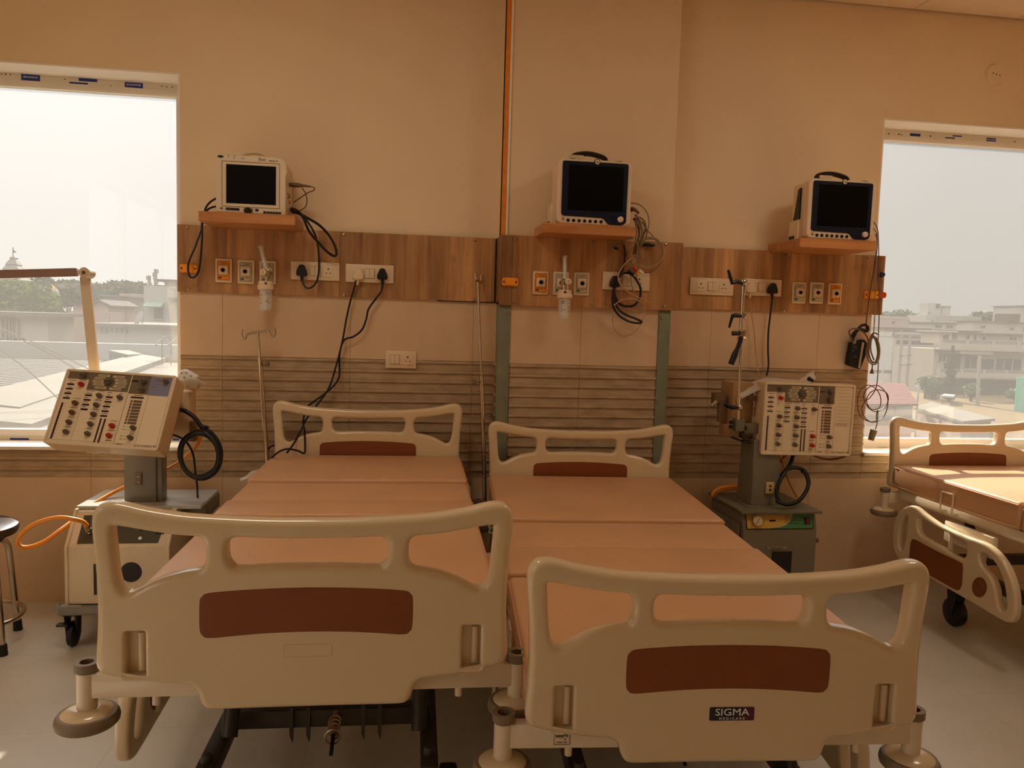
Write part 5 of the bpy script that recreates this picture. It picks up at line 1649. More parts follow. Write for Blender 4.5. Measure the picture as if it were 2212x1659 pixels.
def film_sheet(name, label, pts, cat='plastic film', jit=0.006, parent=None):
    """crumpled clear film: a grid between an upper and a lower row of points, a millimetre thick"""
    n = len(pts[0])
    bm = bmesh.new()
    rows = []
    k = len(pts)
    for r_ in range((k - 1) * 3 + 1):
        i, f = divmod(r_ / 3, 1)
        i = int(min(i, k - 2)) if r_ < (k - 1) * 3 else k - 2
        f = r_ / 3 - i
        row = []
        A_, B_ = smooth_path(pts[i], 3), smooth_path(pts[i + 1], 3)
        for a, b in zip(A_, B_):
            p = a.lerp(b, f)
            row.append(bm.verts.new(p + Vector((random.uniform(-jit, jit), random.uniform(-jit, jit), random.uniform(-jit, jit)))))
        rows.append(row)
    for a, b in zip(rows, rows[1:]):
        for j in range(len(a) - 1):
            bm.faces.new((a[j], a[j + 1], b[j + 1], b[j]))
    me = bpy.data.meshes.new(name)
    bm.to_mesh(me)
    bm.free()
    me.materials.append(M['foil'])
    o = bpy.data.objects.new(name, me)
    COL.objects.link(o)
    s = o.modifiers.new('thickness', 'SOLIDIFY')
    s.thickness = 0.0012
    for p in me.polygons:
        p.use_smooth = True
    if parent:
        o.parent = parent
    return tag(o, label, cat)


film_sheet('plastic_film', 'scrap of clear plastic film on top of the left ventilator\'s head', [
    [P(398, 818, y=-0.42), P(412, 815, y=-0.42), P(430, 820, y=-0.42), P(447, 828, y=-0.42)],
    [P(400, 838, y=-0.40), P(414, 836, y=-0.40), P(432, 834, y=-0.40), P(446, 832, y=-0.40)]], jit=0.003)
film_sheet('plastic_film', 'torn strip of plastic film under the left ventilator\'s control head', [
    [P(184, 974, y=-0.60), P(198, 977, y=-0.61), P(216, 973, y=-0.61), P(236, 970, y=-0.61)],
    [P(186, 978, y=-0.60), P(200, 981, y=-0.61), P(218, 979, y=-0.61), P(234, 984, y=-0.61)]], jit=0.002)
film_sheet('plastic_film', 'torn plastic film at the left bed\'s head end corner', [
    [P(518, 1034, y=-0.40), P(530, 1028, y=-0.40), P(545, 1018, y=-0.38), P(562, 1012, y=-0.36)],
    [P(520, 1038, y=-0.42), P(534, 1036, y=-0.42), P(548, 1030, y=-0.40), P(556, 1024, y=-0.38)]], jit=0.003)

# hoses of the left ventilator
t2 = thing('orange_hose', 'orange hose looping left from the left ventilator\'s base and behind its column', 'hose')
c0 = slope(-1.27, 0.062, 0.045)
pts = [c0, c0 + Vector((-0.006, -0.03, 0.035))] + [P(u, v, y=y) for u, v, y in ((160, 1122, -0.62), (128, 1118, -0.64), (90, 1126, -0.65), (58, 1143, -0.65), (39, 1165, -0.64), (42, 1180, -0.62), (62, 1182, -0.60), (92, 1172, -0.58), (124, 1150, -0.54), (160, 1123, -0.46), (205, 1087, -0.36), (262, 1055, -0.24), (310, 1035, -0.22), (352, 1018, -0.24), (392, 995, -0.30), (422, 965, -0.34), (434, 938, -0.37), (430, 915, -0.38), (415, 898, -0.39), (397, 888, -0.40))]
MB().tube(smooth_path(pts, 6), 0.0088, 12).obj('hose', M['orange_hose'], t2)
MB().cyl(pts[0], pts[0] + (pts[1] - pts[0]) * 0.5, 0.0115, n=14).obj('hose_clip', M['chrome'], t2)
t2 = thing('black_hose', 'thick black hose hanging in a ring at the left ventilator\'s right side', 'hose')
MB().tube(cable_pts([(372, 884, -0.40), (385, 884, -0.41), (402, 889, -0.42), (420, 902, -0.43), (436, 922, -0.44), (452, 932, -0.45), (468, 950, -0.45), (477, 975, -0.45), (474, 1003, -0.45), (460, 1024, -0.45), (438, 1034, -0.45), (414, 1028, -0.45), (396, 1008, -0.45), (388, 980, -0.45), (394, 954, -0.45), (412, 938, -0.45), (436, 932, -0.46), (456, 945, -0.47), (470, 968, -0.47), (474, 992, -0.47), (464, 1016, -0.47), (444, 1030, -0.47), (420, 1030, -0.47), (400, 1014, -0.47), (390, 988, -0.47), (392, 962, -0.47), (408, 942, -0.47), (430, 936, -0.47), (450, 943, -0.46), (466, 960, -0.46), (472, 985, -0.44), (466, 1010, -0.44), (448, 1024, -0.44), (426, 1030, -0.44), (404, 1020, -0.44), (392, 996, -0.44), (392, 968, -0.44), (402, 948, -0.44), (424, 936, -0.44), (440, 926, -0.45)], 5), 0.0095, 10).obj('hose', M['black'], t2)
MB().cyl(P(372, 884, y=-0.40), P(388, 884, y=-0.405), 0.014, n=16).obj('hose_coupling', M['black_plastic'], t2)
MB().tube([P(444, 920, y=-0.465), P(450, 922, y=-0.43), P(440, 938, y=-0.43), P(434, 934, y=-0.47)], 0.0045, 8, closed=True).obj('hose_tie', M['black_plastic'], t2)
o = MB().tube(cable_pts([(362, 938, -0.42), (376, 940, -0.43), (394, 948, -0.42), (408, 962, -0.40), (418, 985, -0.38), (422, 1020, -0.36), (426, 1050, -0.33), (427, 1075, -0.28), (432, 1090, -0.26), (440, 1098, -0.20), (444, 1104, -0.14)]), 0.0045, 8).obj('power_lead', M['black'])
tag(o, 'thin black power lead dropping from the left ventilator\'s head to its base', 'power lead')

# ---- right ventilator
V2 = Vector((1.77, -0.32, 0))
t = thing('ventilator', 'lung ventilator right of the pillar with a chrome arm and a green-yellow gauge strip', 'ventilator', V2, 0, 'lung ventilators on wheels')


def put2(mb, name, m, parent=None, **k):
    return put(mb, name, m, parent or t, V2, **k)


put2(MB().prism([(-0.50, 0.06), (-0.50, 0.46), (-0.475, 0.535), (-0.12, 0.535), (-0.12, 0.06)], 1.585, 1.955, 'x').box((1.578, -0.31, 0.30), (0.012, 0.33, 0.36), bev=0.004), 'base_cabinet', M['olive'], angle=30, bev=0.004)
put2(MB().box((1.772, -0.305, 0.543), (0.40, 0.41, 0.012), bev=0.002), 'top_cover', mat('worn_olive_lid', (112, 106, 84), 0.4, var=0.08))
for xx in (1.63, 1.91):
    for yy_ in (-0.45, -0.17):
        put2(MB().lathe([(0.0, -0.014), (0.022, -0.014), (0.029, 0.0), (0.022, 0.014), (0.0, 0.014)], (xx, yy_, 0.030), 20, 'x').box((xx, yy_, 0.062), (0.04, 0.05, 0.02)), 'caster', M['black_plastic'])
# gauge strip (it follows the leaning upper front)
fa, fb = Vector((0, -0.5005, 0.462)), Vector((0, -0.4765, 0.533))
up_ = (fb - fa).normalized()
nn = Vector((0, -up_.z, up_.y))


def strip(x, s, h=0.0):
    return Vector((x, 0, 0)) + fa + up_ * s + nn * h


def sq_(x0, s0, x1, s1, h0, h1):
    lo = [strip(x0, s0, h0), strip(x1, s0, h0), strip(x1, s1, h0), strip(x0, s1, h0)]
    return MB().hexa(lo, [p + nn * (h1 - h0) for p in lo])


put2(sq_(1.602, 0.0, 1.938, 0.074, 0.0, 0.002), 'strip_border', M['black_plastic'], smooth=False)
put2(sq_(1.606, 0.004, 1.934, 0.070, 0.002, 0.0026), 'yellow_field', mat('strip_yellow', (206, 160, 66), 0.4, var=0.03), smooth=False)
for poly, mt, h in (([(1.70, 0.006), (1.78, 0.016), (1.806, 0.034), (1.822, 0.070), (1.845, 0.070), (1.832, 0.036), (1.80, 0.012)], mat('strip_cream', (196, 172, 134), 0.4, var=0.02), 0.0029),
                    ([(1.715, 0.004), (1.934, 0.004), (1.934, 0.070), (1.840, 0.070), (1.826, 0.042), (1.806, 0.022), (1.775, 0.011)], mat('strip_green', (66, 124, 70), 0.4, var=0.03), 0.0032)):
    lo = [strip(x, s, 0.0026) for x, s in poly]
    put2(MB().hexa(lo, [p + nn * (h - 0.0026) for p in lo]), 'cream_field' if h < 0.003 else 'green_field', mt, smooth=False)
mb = MB()
for x0, x1, s in ((1.79, 1.89, 0.060), (1.80, 1.90, 0.053), (1.79, 1.86, 0.046), (1.80, 1.885, 0.038), (1.79, 1.86, 0.030), (1.80, 1.90, 0.024)):
    lo = [strip(x0, s, 0.0034), strip(x1, s, 0.0034), strip(x1, s + 0.0018, 0.0034), strip(x0, s + 0.0018, 0.0034)]
    mb.hexa(lo, [p + nn * 0.0003 for p in lo])
put2(mb, 'strip_print', M['ink'], smooth=False)
put2(sq_(1.718, 0.036, 1.748, 0.044, 0.0026, 0.004), 'counter_window', M['display'], smooth=False)
g = strip(1.655, 0.038, 0.0)
gz = MB()
gz.cyl(g, g + nn * 0.016, 0.026, n=30)
ga = put2(gz, 'gauge', M['chrome'])
put2(MB().cyl(g + nn * 0.016, g + nn * 0.0168, 0.0225, n=30), 'gauge_dial', M['label_white'], ga)
d0 = (Vector((1, 0, 0)) * 0.55 + up_ * 0.75).normalized()
put2(MB().tube([g + nn * 0.0175 - d0 * 0.019, g + nn * 0.0175 + d0 * 0.012], 0.0012, 6), 'gauge_needle', M['ink'], ga)
sw = put2(sq_(1.893, 0.022, 1.921, 0.056, 0.003, 0.007), 'switch_frame', M['black_plastic'], smooth=False)
put2(sq_(1.899, 0.025, 1.916, 0.052, 0.007, 0.0115), 'red_rocker', mat('dark_red_rocker', (110, 20, 22), 0.3, var=0), sw, smooth=False)
put2(MB().box((1.757, -0.502, 0.372), (0.095, 0.003, 0.013)), 'tape_label', mat('aged_tape', (150, 140, 106), 0.5, var=0.1, vscale=60), smooth=False)
text('tape_writing', 'CLEAN DAILY', 0.011, (1.757 - V2.x, -0.504 - V2.y, 0.372), M['ink'], t, depth=0.0003)
put2(MB().box((1.785, -0.5015, 0.30), (0.10, 0.003, 0.11), bev=0.001), 'filter_opening', M['plate_dark'])
put2(MB().cyl((1.955, -0.46, 0.395), (1.985, -0.46, 0.395), 0.012, n=16), 'side_knob', M['knob_brown'])
# column with its foot plate
put2(MB().hexa([(1.662, -0.405, 0.552), (1.812, -0.405, 0.552), (1.812, -0.24, 0.552), (1.662, -0.24, 0.552)], [(1.668, -0.395, 0.87), (1.80, -0.395, 0.87), (1.80, -0.25, 0.87), (1.668, -0.25, 0.87)]), 'column', M['olive'], angle=30, bev=0.004)
put2(MB().box((1.735, -0.33, 0.551), (0.20, 0.20, 0.005), bev=0.001), 'column_foot', M['olive'])
s_ = put2(MB().box((1.752, -0.410, 0.640), (0.042, 0.014, 0.056), bev=0.004), 'column_socket', mat('yellowed_socket', (206, 176, 112), 0.4, var=0.03))
put2(MB().cyl((1.750, -0.4185, 0.650), (1.750, -0.4165, 0.650), 0.0055).cyl((1.750, -0.4185, 0.632), (1.750, -0.4165, 0.632), 0.0055), 'socket_pin', M['plate_dark'], s_)
h2, m2_ = control_head(t, (P(1650, 826, y=-0.41), P(1842, 831, y=-0.41), P(1645, 981, y=-0.41), P(1842, 986, y=-0.41)), False)
put2(MB().box((1.640, -0.235, 1.02), (0.115, 0.15, 0.24), bev=0.014).box((1.625, -0.27, 0.90), (0.13, 0.12, 0.06), bev=0.010), 'gas_module', mat('shaded_tan_moulding', (164, 124, 82), 0.45, var=0.05), angle=35)  # module colour darkened to stand in for the shadow it lies in
put2(MB().prism([(-0.38, 0.86), (-0.26, 0.84), (-0.25, 0.95), (-0.34, 0.98)], 1.69, 1.80, 'x'), 'head_mount', M['vent_side'], angle=35)
q = P(1552, 860, y=-0.26)
put2(MB().box((q.x, q.y, q.z), (0.060, 0.05, 0.055), bev=0.005), 'flow_sensor', M['vent_btn'])
put2(MB().cyl(P(1548, 866, y=-0.28), P(1537, 878, y=-0.28), 0.011, n=16), 'sensor_nozzle', M['chrome'])
put2(MB().cyl(P(1556, 872, y=-0.27), P(1555, 911, y=-0.27), 0.016, 0.014, 18), 'sensor_tube', M['vent_btn'])
put2(MB().box(P(1624, 860, y=-0.34), (0.034, 0.03, 0.024), bev=0.003), 'side_latch', M['knob_brown'])
put2(MB().cyl(P(1629, 916, y=-0.35), P(1629, 928, y=-0.35), 0.006, n=12), 'white_pin', M['white_print'])
put2(MB().box(P(1595, 917, y=-0.37), (0.046, 0.05, 0.060), bev=0.004).box(P(1625, 925, y=-0.36), (0.09, 0.03, 0.05), bev=0.006), 'arm_clamp', M['olive'])
for u, v, w, h in ((1580, 912, 0.018, 0.016), (1579, 922, 0.018, 0.016), (1608, 925, 0.02, 0.02), (1603, 940, 0.024, 0.026), (1612, 953, 0.04, 0.012)):
    put2(MB().box(P(u, v, y=-0.385), (w, 0.02, h), bev=0.004), 'clamp_knob', M['black_plastic'])
put2(MB().tube([P(1580, 944, y=-0.37), P(1600, 952, y=-0.37), P(1620, 955, y=-0.37)], 0.006, 8), 'mount_rod', M['dark_steel'])
# chrome arm
ya = -0.42
put2(MB().cyl(P(1594, 906, y=ya), P(1595, 862, y=ya), 0.0075, n=16).cyl(P(1594, 882, y=ya), P(1595, 858, y=ya), 0.011, n=16).cyl(P(1595, 862, y=ya), P(1602, 722, y=ya), 0.0068, n=16).cyl(P(1600, 734, y=ya), P(1601, 716, y=ya), 0.017, n=18).cyl(P(1600, 716, y=ya), P(1605, 628, y=ya), 0.0085, n=16).cyl(P(1605, 634, y=ya), P(1606, 618, y=ya), 0.0125, n=18), 'arm_tube', M['chrome'])
for mb in (MB().ball(P(1606, 610, y=ya), 0.018, (1, 1, 1.1)), MB().box(P(1603, 723, y=ya - 0.004), (0.034, 0.03, 0.045), bev=0.006), MB().box(P(1608, 681, y=ya), (0.016, 0.02, 0.030), bev=0.004), MB().ball(P(1597, 880, y=ya), 0.016)):
    put2(mb, 'arm_joint', M['chrome'])
for pts, rr in (([(1604, 612), (1591, 608), (1582, 611), (1578, 600), (1573, 583)], [0.008, 0.011, 0.011, 0.008, 0.006]),
                ([(1601, 683), (1590, 681), (1583, 682), (1580, 690), (1575, 708)], [0.007, 0.011, 0.010, 0.007, 0.005]),
                ([(1600, 720), (1588, 720), (1582, 720)], [0.008, 0.011, 0.011]),
                ([(1601, 727), (1599, 738), (1593, 752), (1588, 765), (1579, 787)], [0.010, 0.011, 0.009, 0.015, 0.014]),
                ([(1594, 880), (1582, 880), (1572, 876), (1566, 872)], [0.008, 0.012, 0.012, 0.007])):
    put2(MB().tube([P(u, v, y=ya - 0.012) for u, v in pts], rr, 10), 'clamp_lever', M['black_plastic'])
# bag film lying over the head
film_sheet('plastic_bag', 'clear plastic bag draped over the top of the right ventilator', [
    [P(1590, 838, y=-0.22), P(1620, 826, y=-0.24), P(1655, 814, y=-0.26), P(1690, 818, y=-0.28), P(1725, 820, y=-0.28), P(1745, 806, y=-0.30), P(1758, 801, y=-0.30)],
    [P(1592, 848, y=-0.30), P(1622, 838, y=-0.32), P(1655, 824, y=-0.36), P(1690, 825, y=-0.37), P(1725, 827, y=-0.37), P(1748, 822, y=-0.37), P(1762, 816, y=-0.37)],
    [P(1596, 862, y=-0.32), P(1624, 852, y=-0.34), P(1650, 838, y=-0.38), P(1690, 828, y=-0.385), P(1720, 829, y=-0.385), P(1745, 827, y=-0.385), P(1756, 824, y=-0.385)]], 'plastic bag', 0.004)
o = MB().cyl(P(1746, 817, y=-0.375), P(1755, 823, y=-0.375), 0.010, n=14).obj('bottle_cap', M['navy'])
tag(o, 'small dark-blue cap lying in the plastic bag on the right ventilator', 'cap')

# hoses of the right ventilator
t2 = thing('black_hose', 'black hose in one big loop beside the right ventilator\'s column', 'hose')
MB().tube(cable_pts([(1714, 980, -0.36), (1708, 1000, -0.38), (1696, 1020, -0.42), (1684, 1040, -0.44), (1678, 1062, -0.45), (1682, 1082, -0.46), (1700, 1090, -0.46), (1722, 1084, -0.45), (1740, 1064, -0.43), (1747, 1040, -0.41), (1738, 1018, -0.40), (1720, 1010, -0.39), (1700, 1014, -0.39), (1686, 1030, -0.40)], 7), 0.0095, 10).obj('hose', M['black'], t2)
MB().tube(cable_pts([(1676, 1082, -0.46), (1690, 1088, -0.47), (1712, 1088, -0.47), (1734, 1072, -0.45), (1745, 1048, -0.43), (1741, 1026, -0.41), (1732, 1018, -0.41)], 7), 0.0075, 10).obj('hose', M['black'], t2)
t2 = thing('orange_hose', 'orange hose coiled on the right ventilator\'s base behind the column', 'hose')
MB().tube(cable_pts([(1697, 984, -0.34), (1688, 995, -0.30), (1676, 1006, -0.25), (1660, 1012, -0.21), (1640, 1030, -0.20), (1615, 1052, -0.22), (1590, 1050, -0.22), (1560, 1053, -0.20), (1542, 1063, -0.19), (1540, 1072, -0.18), (1552, 1062, -0.16), (1580, 1055, -0.15), (1610, 1058, -0.16), (1640, 1060, -0.17)], 6), 0.0085, 10).obj('hose', M['orange_hose'], t2)
o = MB().tube(cable_pts([(1683, 983, -0.35), (1690, 997, -0.33), (1696, 1012, -0.30), (1702, 1035, -0.27), (1712, 1056, -0.26), (1722, 1074, -0.25)], 7), 0.0052, 10).obj('cream_tube', M['cream_cable'])
tag(o, 'thin cream tube running down from the right ventilator\'s head inside the black loop', 'tube')
o = MB().tube(cable_pts([(1758, 984, -0.33), (1775, 990, -0.32), (1795, 992, -0.32), (1815, 989, -0.33), (1828, 984, -0.34)], 6), 0.006, 10).obj('brown_tube', mat('brown_tube', (120, 70, 28), 0.4, var=0.03))
tag(o, 'brown tube bowing out below the right ventilator\'s control head', 'tube')

# ------------------------------------------------------------------ stool at the left edge
SX, SY, SZ = -1.742, -0.503, 0.515
t = thing('round_stool', 'round black-seated chrome stool cut by the left edge of the photo', 'stool', (SX, SY, 0), 0.24)
MB().lathe([(0.0, SZ - 0.052), (0.150, SZ - 0.052), (0.166, SZ - 0.046), (0.174, SZ - 0.030), (0.170, SZ - 0.012), (0.150, SZ - 0.002), (0.085, SZ), (0.0, SZ)], n=44).obj('seat', mat('black_vinyl', (46, 34, 28), 0.3, var=0.1), t)
MB().lathe([(0.0, SZ + 0.0015), (0.05, SZ + 0.0015), (0.062, SZ - 0.0005)], n=32).obj('seat_disc', M['grey_rubber'], t)
MB().lathe([(0.0, SZ - 0.075), (0.12, SZ - 0.075), (0.12, SZ - 0.052), (0.0, SZ - 0.052)], n=32).obj('seat_base', M['black_plastic'], t)
for sx in (-1, 1):
    for sy in (-1, 1):
        a = Vector((sx, sy, 0))
        MB().tube(smooth_path([a * 0.05 + Vector((0, 0, SZ - 0.085)), a * 0.085 + Vector((0, 0, SZ - 0.095)), a * 0.108 + Vector((0, 0, SZ - 0.125)), a * 0.116 + Vector((0, 0, SZ - 0.20)), a * 0.134 + Vector((0, 0, 0.03))], 6), 0.0125, 14).obj('leg', M['chrome'], t)
        MB().cyl(a * 0.1335 + Vector((0, 0, 0.045)), a * 0.135 + Vector((0, 0, 0.0)), 0.0165, 0.019, 16).obj('rubber_foot', M['black'], t)
MB().tube([(0.182 * math.cos(2 * PI * i / 40), 0.182 * math.sin(2 * PI * i / 40), 0.125) for i in range(40)], 0.010, 12, closed=True).obj('foot_ring', M['chrome'], t)
# ------------------------------------------------------------------ outside
ZG = -5.0


def xmat(name, rgb, rough, **k):
    m = mat(name, tuple(255 * (x / 255) ** 1.0 * 0.68 for x in rgb), rough, spec=0.08, **k)
    return m


X_WALL = xmat('house_wall_white', (206, 200, 192), 0.7, var=0.05, vscale=0.6)
X_CREAM = xmat('house_wall_cream', (204, 190, 172), 0.7, var=0.05, vscale=0.6)
X_PINK = xmat('house_wall_pinkish', (200, 172, 158), 0.7, var=0.06, vscale=0.6)
X_GREY = xmat('house_wall_grey', (170, 162, 154), 0.7, var=0.06, vscale=0.6)
X_DARK = xmat('house_window_dark', (78, 76, 78), 0.3, var=0.05)
X_BLUE = xmat('house_window_bluish', (84, 94, 108), 0.25, var=0.05)
X_TIN = xmat('brown_tin_roof', (96, 82, 74), 0.95, var=0.08)
X_RED = xmat('red_corrugated_sheet', (150, 92, 86), 0.6, var=0.05)
X_SHEET = xmat('grey_corrugated_sheet', (112, 106, 98), 0.6, var=0.05)
X_OCHRE = xmat('dry_earth', (136, 112, 76), 0.9, var=0.12, vscale=0.12)
X_ROOF = xmat('pale_roof_slab', (128, 120, 108), 0.8, var=0.05, vscale=0.4)
X_KERB = xmat('kerb_plaster', (142, 134, 120), 0.8, var=0.05, vscale=0.6)
X_POLE = xmat('concrete_pole', (168, 158, 148), 0.8, var=0.05)
X_LEAF = xmat('leaf_green', (112, 140, 50), 0.7, var=0.25, vscale=1.5)
X_LEAF2 = xmat('dull_leaf_green', (86, 108, 74), 0.7, var=0.2, vscale=0.6)
X_BARK = xmat('bark', (96, 80, 66), 0.9, var=0.1)
M['wire'] = mat('wire_grey', (120, 108, 98), 0.6, var=0)

gm = MB().box((60, 230, ZG - 0.25), (700, 452, 0.5))
go = struct(gm, 'ground', X_OCHRE, smooth=False)


def block(name, label, cat, u0, u1, v0, v1, Y, dep, m, wins=(), group=None, base=True, roof=None, parapet=0.0, extra=()):
    """a building whose front face at depth Y spans the given photo span"""
    um, vm = (u0 + u1) / 2, (v0 + v1) / 2
    x0, x1 = P(u0, vm, y=Y).x, P(u1, vm, y=Y).x
    z1, z0 = P(um, v0, y=Y).z, P(um, v1, y=Y).z
    zb = ZG if base else z0
    t = thing(name, label, cat, ((x0 + x1) / 2, Y, zb), 0, group)
    hw, H = (x1 - x0) / 2, z1 - zb
    MB().box((0, dep / 2, H / 2), (2 * hw, dep, H)).obj('walls', m, t, smooth=False)
    if roof or parapet:
        o = 0.4 if roof else 0.06
        MB().box((0, dep / 2, H + 0.06), (2 * hw + 2 * o, dep + 2 * o, 0.16)).obj('roof_slab', roof or m, t, smooth=False)
        if parapet:
            mb = MB()
            mb.box((0, 0.06, H + parapet / 2), (2 * hw, 0.12, parapet)).box((0, dep - 0.06, H + parapet / 2), (2 * hw, 0.12, parapet))
            mb.box((-hw + 0.06, dep / 2, H + parapet / 2), (0.12, dep, parapet)).box((hw - 0.06, dep / 2, H + parapet / 2), (0.12, dep, parapet))
            mb.obj('parapet', m, t, smooth=False)
    for w in wins:
        a, b, c, d = w[:4]
        wm = w[4] if len(w) > 4 else X_DARK
        wx0, wx1 = P(a, (c + d) / 2, y=Y).x, P(b, (c + d) / 2, y=Y).x
        wz1, wz0 = P((a + b) / 2, c, y=Y).z, P((a + b) / 2, d, y=Y).z
        cx, cz, w_, h_ = (wx0 + wx1) / 2 - (x0 + x1) / 2, (wz0 + wz1) / 2 - zb, wx1 - wx0, wz1 - wz0
        fr = MB()
        e = min(0.10, w_ * 0.12)
        fr.box((cx, -0.03, cz + h_ / 2), (w_ + e, 0.10, e)).box((cx, -0.03, cz - h_ / 2), (w_ + e, 0.10, e)).box((cx - w_ / 2, -0.03, cz), (e, 0.10, h_)).box((cx + w_ / 2, -0.03, cz), (e, 0.10, h_))
        if w_ > 0.9:
            fr.box((cx, -0.02, cz), (e * 0.7, 0.06, h_))
        f = fr.obj('window', X_WALL, t, smooth=False)
        MB().box((cx, -0.006, cz), (w_, 0.03, h_)).obj('pane', wm, f, smooth=False)
    for kind, a, b, c, d in extra:
        ex0, ex1 = P(a, (c + d) / 2, y=Y).x - (x0 + x1) / 2, P(b, (c + d) / 2, y=Y).x - (x0 + x1) / 2
        ez1, ez0 = P((a + b) / 2, c, y=Y).z - zb, P((a + b) / 2, d, y=Y).z - zb
        cx, cz, w_, h_ = (ex0 + ex1) / 2, (ez0 + ez1) / 2, ex1 - ex0, ez1 - ez0
        if kind == 'balcony':
            mb = MB().box((cx, -0.6, ez0 + 0.06), (w_, 1.2, 0.14))
            mb.box((cx, -1.15, ez0 + h_ * 0.35), (w_, 0.10, h_ * 0.5))
            k = max(2, int(w_ / 2.6))
            for i in range(k + 1):
                mb.box((ex0 + w_ * i / k, -1.16, ez0 + h_ / 2), (0.30, 0.16, h_))
            mb.box((cx, -1.15, ez1 - 0.05), (w_, 0.08, 0.06))
            MB().box((cx, -1.10, ez0 + h_ * 0.76), (w_ - 0.2, 0.03, h_ * 0.30)).obj('railing', X_GREY, t, smooth=False)
            mb.obj('balcony', m, t, smooth=False)
        elif kind == 'band':
            MB().box((cx, -0.12, cz), (w_, 0.24, h_)).obj('ledge', X_ROOF, t, smooth=False)
        elif kind == 'shade':
            MB().box((cx, -0.5, cz), (w_, 1.0, h_)).obj('sunshade', X_WALL, t, smooth=False)
        elif kind == 'awning':
            MB().prism([(-0.9, ez0), (0.0, ez1), (0.0, ez1 + 0.06), (-0.95, ez0 + 0.06)], ex0, ex1, 'x').obj('awning', mat('green_awning', (96, 116, 98), 0.7, var=0.1), t, smooth=False)
        elif kind == 'open':
            MB().box((cx, -0.01, cz), (w_, 0.03, h_)).obj('opening_shade_panel', X_DARK, t, smooth=False)  # dark panel on the wall, standing in for the shade of an opening
        elif kind == 'pipe':
            MB().box((cx, -0.05, cz), (max(w_, 0.05), 0.08, h_)).obj('pipe', X_GREY, t, smooth=False)
    return t


def leafy(c, rad, n, size, seed, squash=1.0):
    rnd = random.Random(seed)
    bm = bmesh.new()
    lobes = [(Vector((0, 0, 0)), 1.0)] + [(Vector((rnd.uniform(-.6, .6), rnd.uniform(-.5, .5), rnd.uniform(-.35, .55))), rnd.uniform(0.35, 0.6)) for _ in range(7)]
    for _ in range(n):
        lc, lr = rnd.choice(lobes)
        while True:
            d = Vector((rnd.uniform(-1, 1), rnd.uniform(-1, 1), rnd.uniform(-1, 1)))
            if 0.3 < d.length < 1:
                break
        d = d.normalized() * (d.length ** 0.4) * lr + lc
        p = Vector(c) + Vector((d.x * rad[0], d.y * rad[1], d.z * rad[2]))
        a = Vector((rnd.gauss(0, 1), rnd.gauss(0, 1), rnd.gauss(0, 0.6))).normalized()
        b = a.orthogonal().normalized()
        s = size * rnd.uniform(0.6, 1.3)
        q = [p + a * s, p + b * s * 0.55, p - a * s, p - b * s * 0.55]
        bm.faces.new([bm.verts.new(v) for v in q])
    m = MB()
    m.bm.free()
    m.bm = bm
    return m


def tree(name, label, u, v0, v1, w_px, Y, m, n, seed, group, size=None, trunk_v=None):
    c0, c1 = P(u, v0, y=Y), P(u, v1, y=Y)
    rw = abs(P(u + w_px / 2, (v0 + v1) / 2, y=Y).x - c0.x)
    h = c0.z - c1.z
    t = thing(name, label, 'tree', (c0.x, Y, ZG), 0, group)
    cz = (c0.z + c1.z) / 2 - ZG
    sz = size or rw * 0.10
    leafy((0, 0, cz), (rw * 0.85, rw * 0.8, h * 0.43), n, sz, seed).obj('crown', m, t, smooth=False)
    mb = MB().cyl((0, 0, 0), (rw * 0.05, 0, cz), max(rw * 0.07, 0.15), max(rw * 0.04, 0.08), 8)
    for i in range(4):
        a = 2 * PI * i / 4 + seed
        mb.cyl((rw * 0.03, 0, cz * 0.75), (rw * 0.5 * math.cos(a), rw * 0.5 * math.sin(a), cz + h * 0.15), max(rw * 0.03, 0.06), 0.03, 6)
    mb.obj('trunk', X_BARK, t)
    return t


# ---- through the left window
t = thing('temple_tower', 'pale stepped temple spire with a flag, far beyond the left window', 'temple', (0, 0, 0))
Yt = 95
ct = P(30, 600, y=Yt)
mb = MB()
lv = [(553, 1.5), (557, 5.5), (561, 5.0), (563, 7), (572, 11), (573, 10), (583, 15), (584, 14), (594, 19), (595, 18), (604, 22), (605, 26), (618, 26), (619, 25), (636, 25), (637, 27), (700, 27)]


def ring4(v, w):
    p = P(30, v, y=Yt)
    r_ = w / F_PX * (Yt + 3.9) * 1.0
    return [(p.x - r_, Yt - r_, p.z), (p.x + r_, Yt - r_, p.z), (p.x + r_, Yt + r_, p.z), (p.x - r_, Yt + r_, p.z)]


for (va, wa), (vb, wb) in zip(lv, lv[1:]):
    mb.hexa(ring4(vb, wb), ring4(va, wa))
g_ = ring4(700, 27)
mb.hexa([(x, y, ZG) for x, y, z in g_], g_)
mb.obj('spire', X_GREY, t, smooth=False)
a, b = P(28, 553, y=Yt), P(28, 534, y=Yt)
MB().cyl(a, b, 0.05, n=6).obj('flag_pole', X_DARK, t)
MB().hexa([P(28, 538, y=Yt), P(36, 546, y=Yt), P(28, 545, y=Yt)], [P(28, 538, y=Yt + 0.05), P(36, 546, y=Yt + 0.05), P(28, 545, y=Yt + 0.05)]).obj('flag', X_DARK, t, smooth=False)
t = thing('temple_dome', 'small pale dome with a yellow flag behind the green tree', 'temple', (0, 0, 0))
p = P(117, 638, y=70)
MB().lathe([(0.0, 0.62), (0.18, 0.58), (0.33, 0.44), (0.40, 0.22), (0.42, 0.05), (0.47, 0.04), (0.47, -0.04), (0.41, -0.05), (0.41, ZG - p.z)], (p.x, 70, p.z), 20).obj('dome', X_CREAM, t)
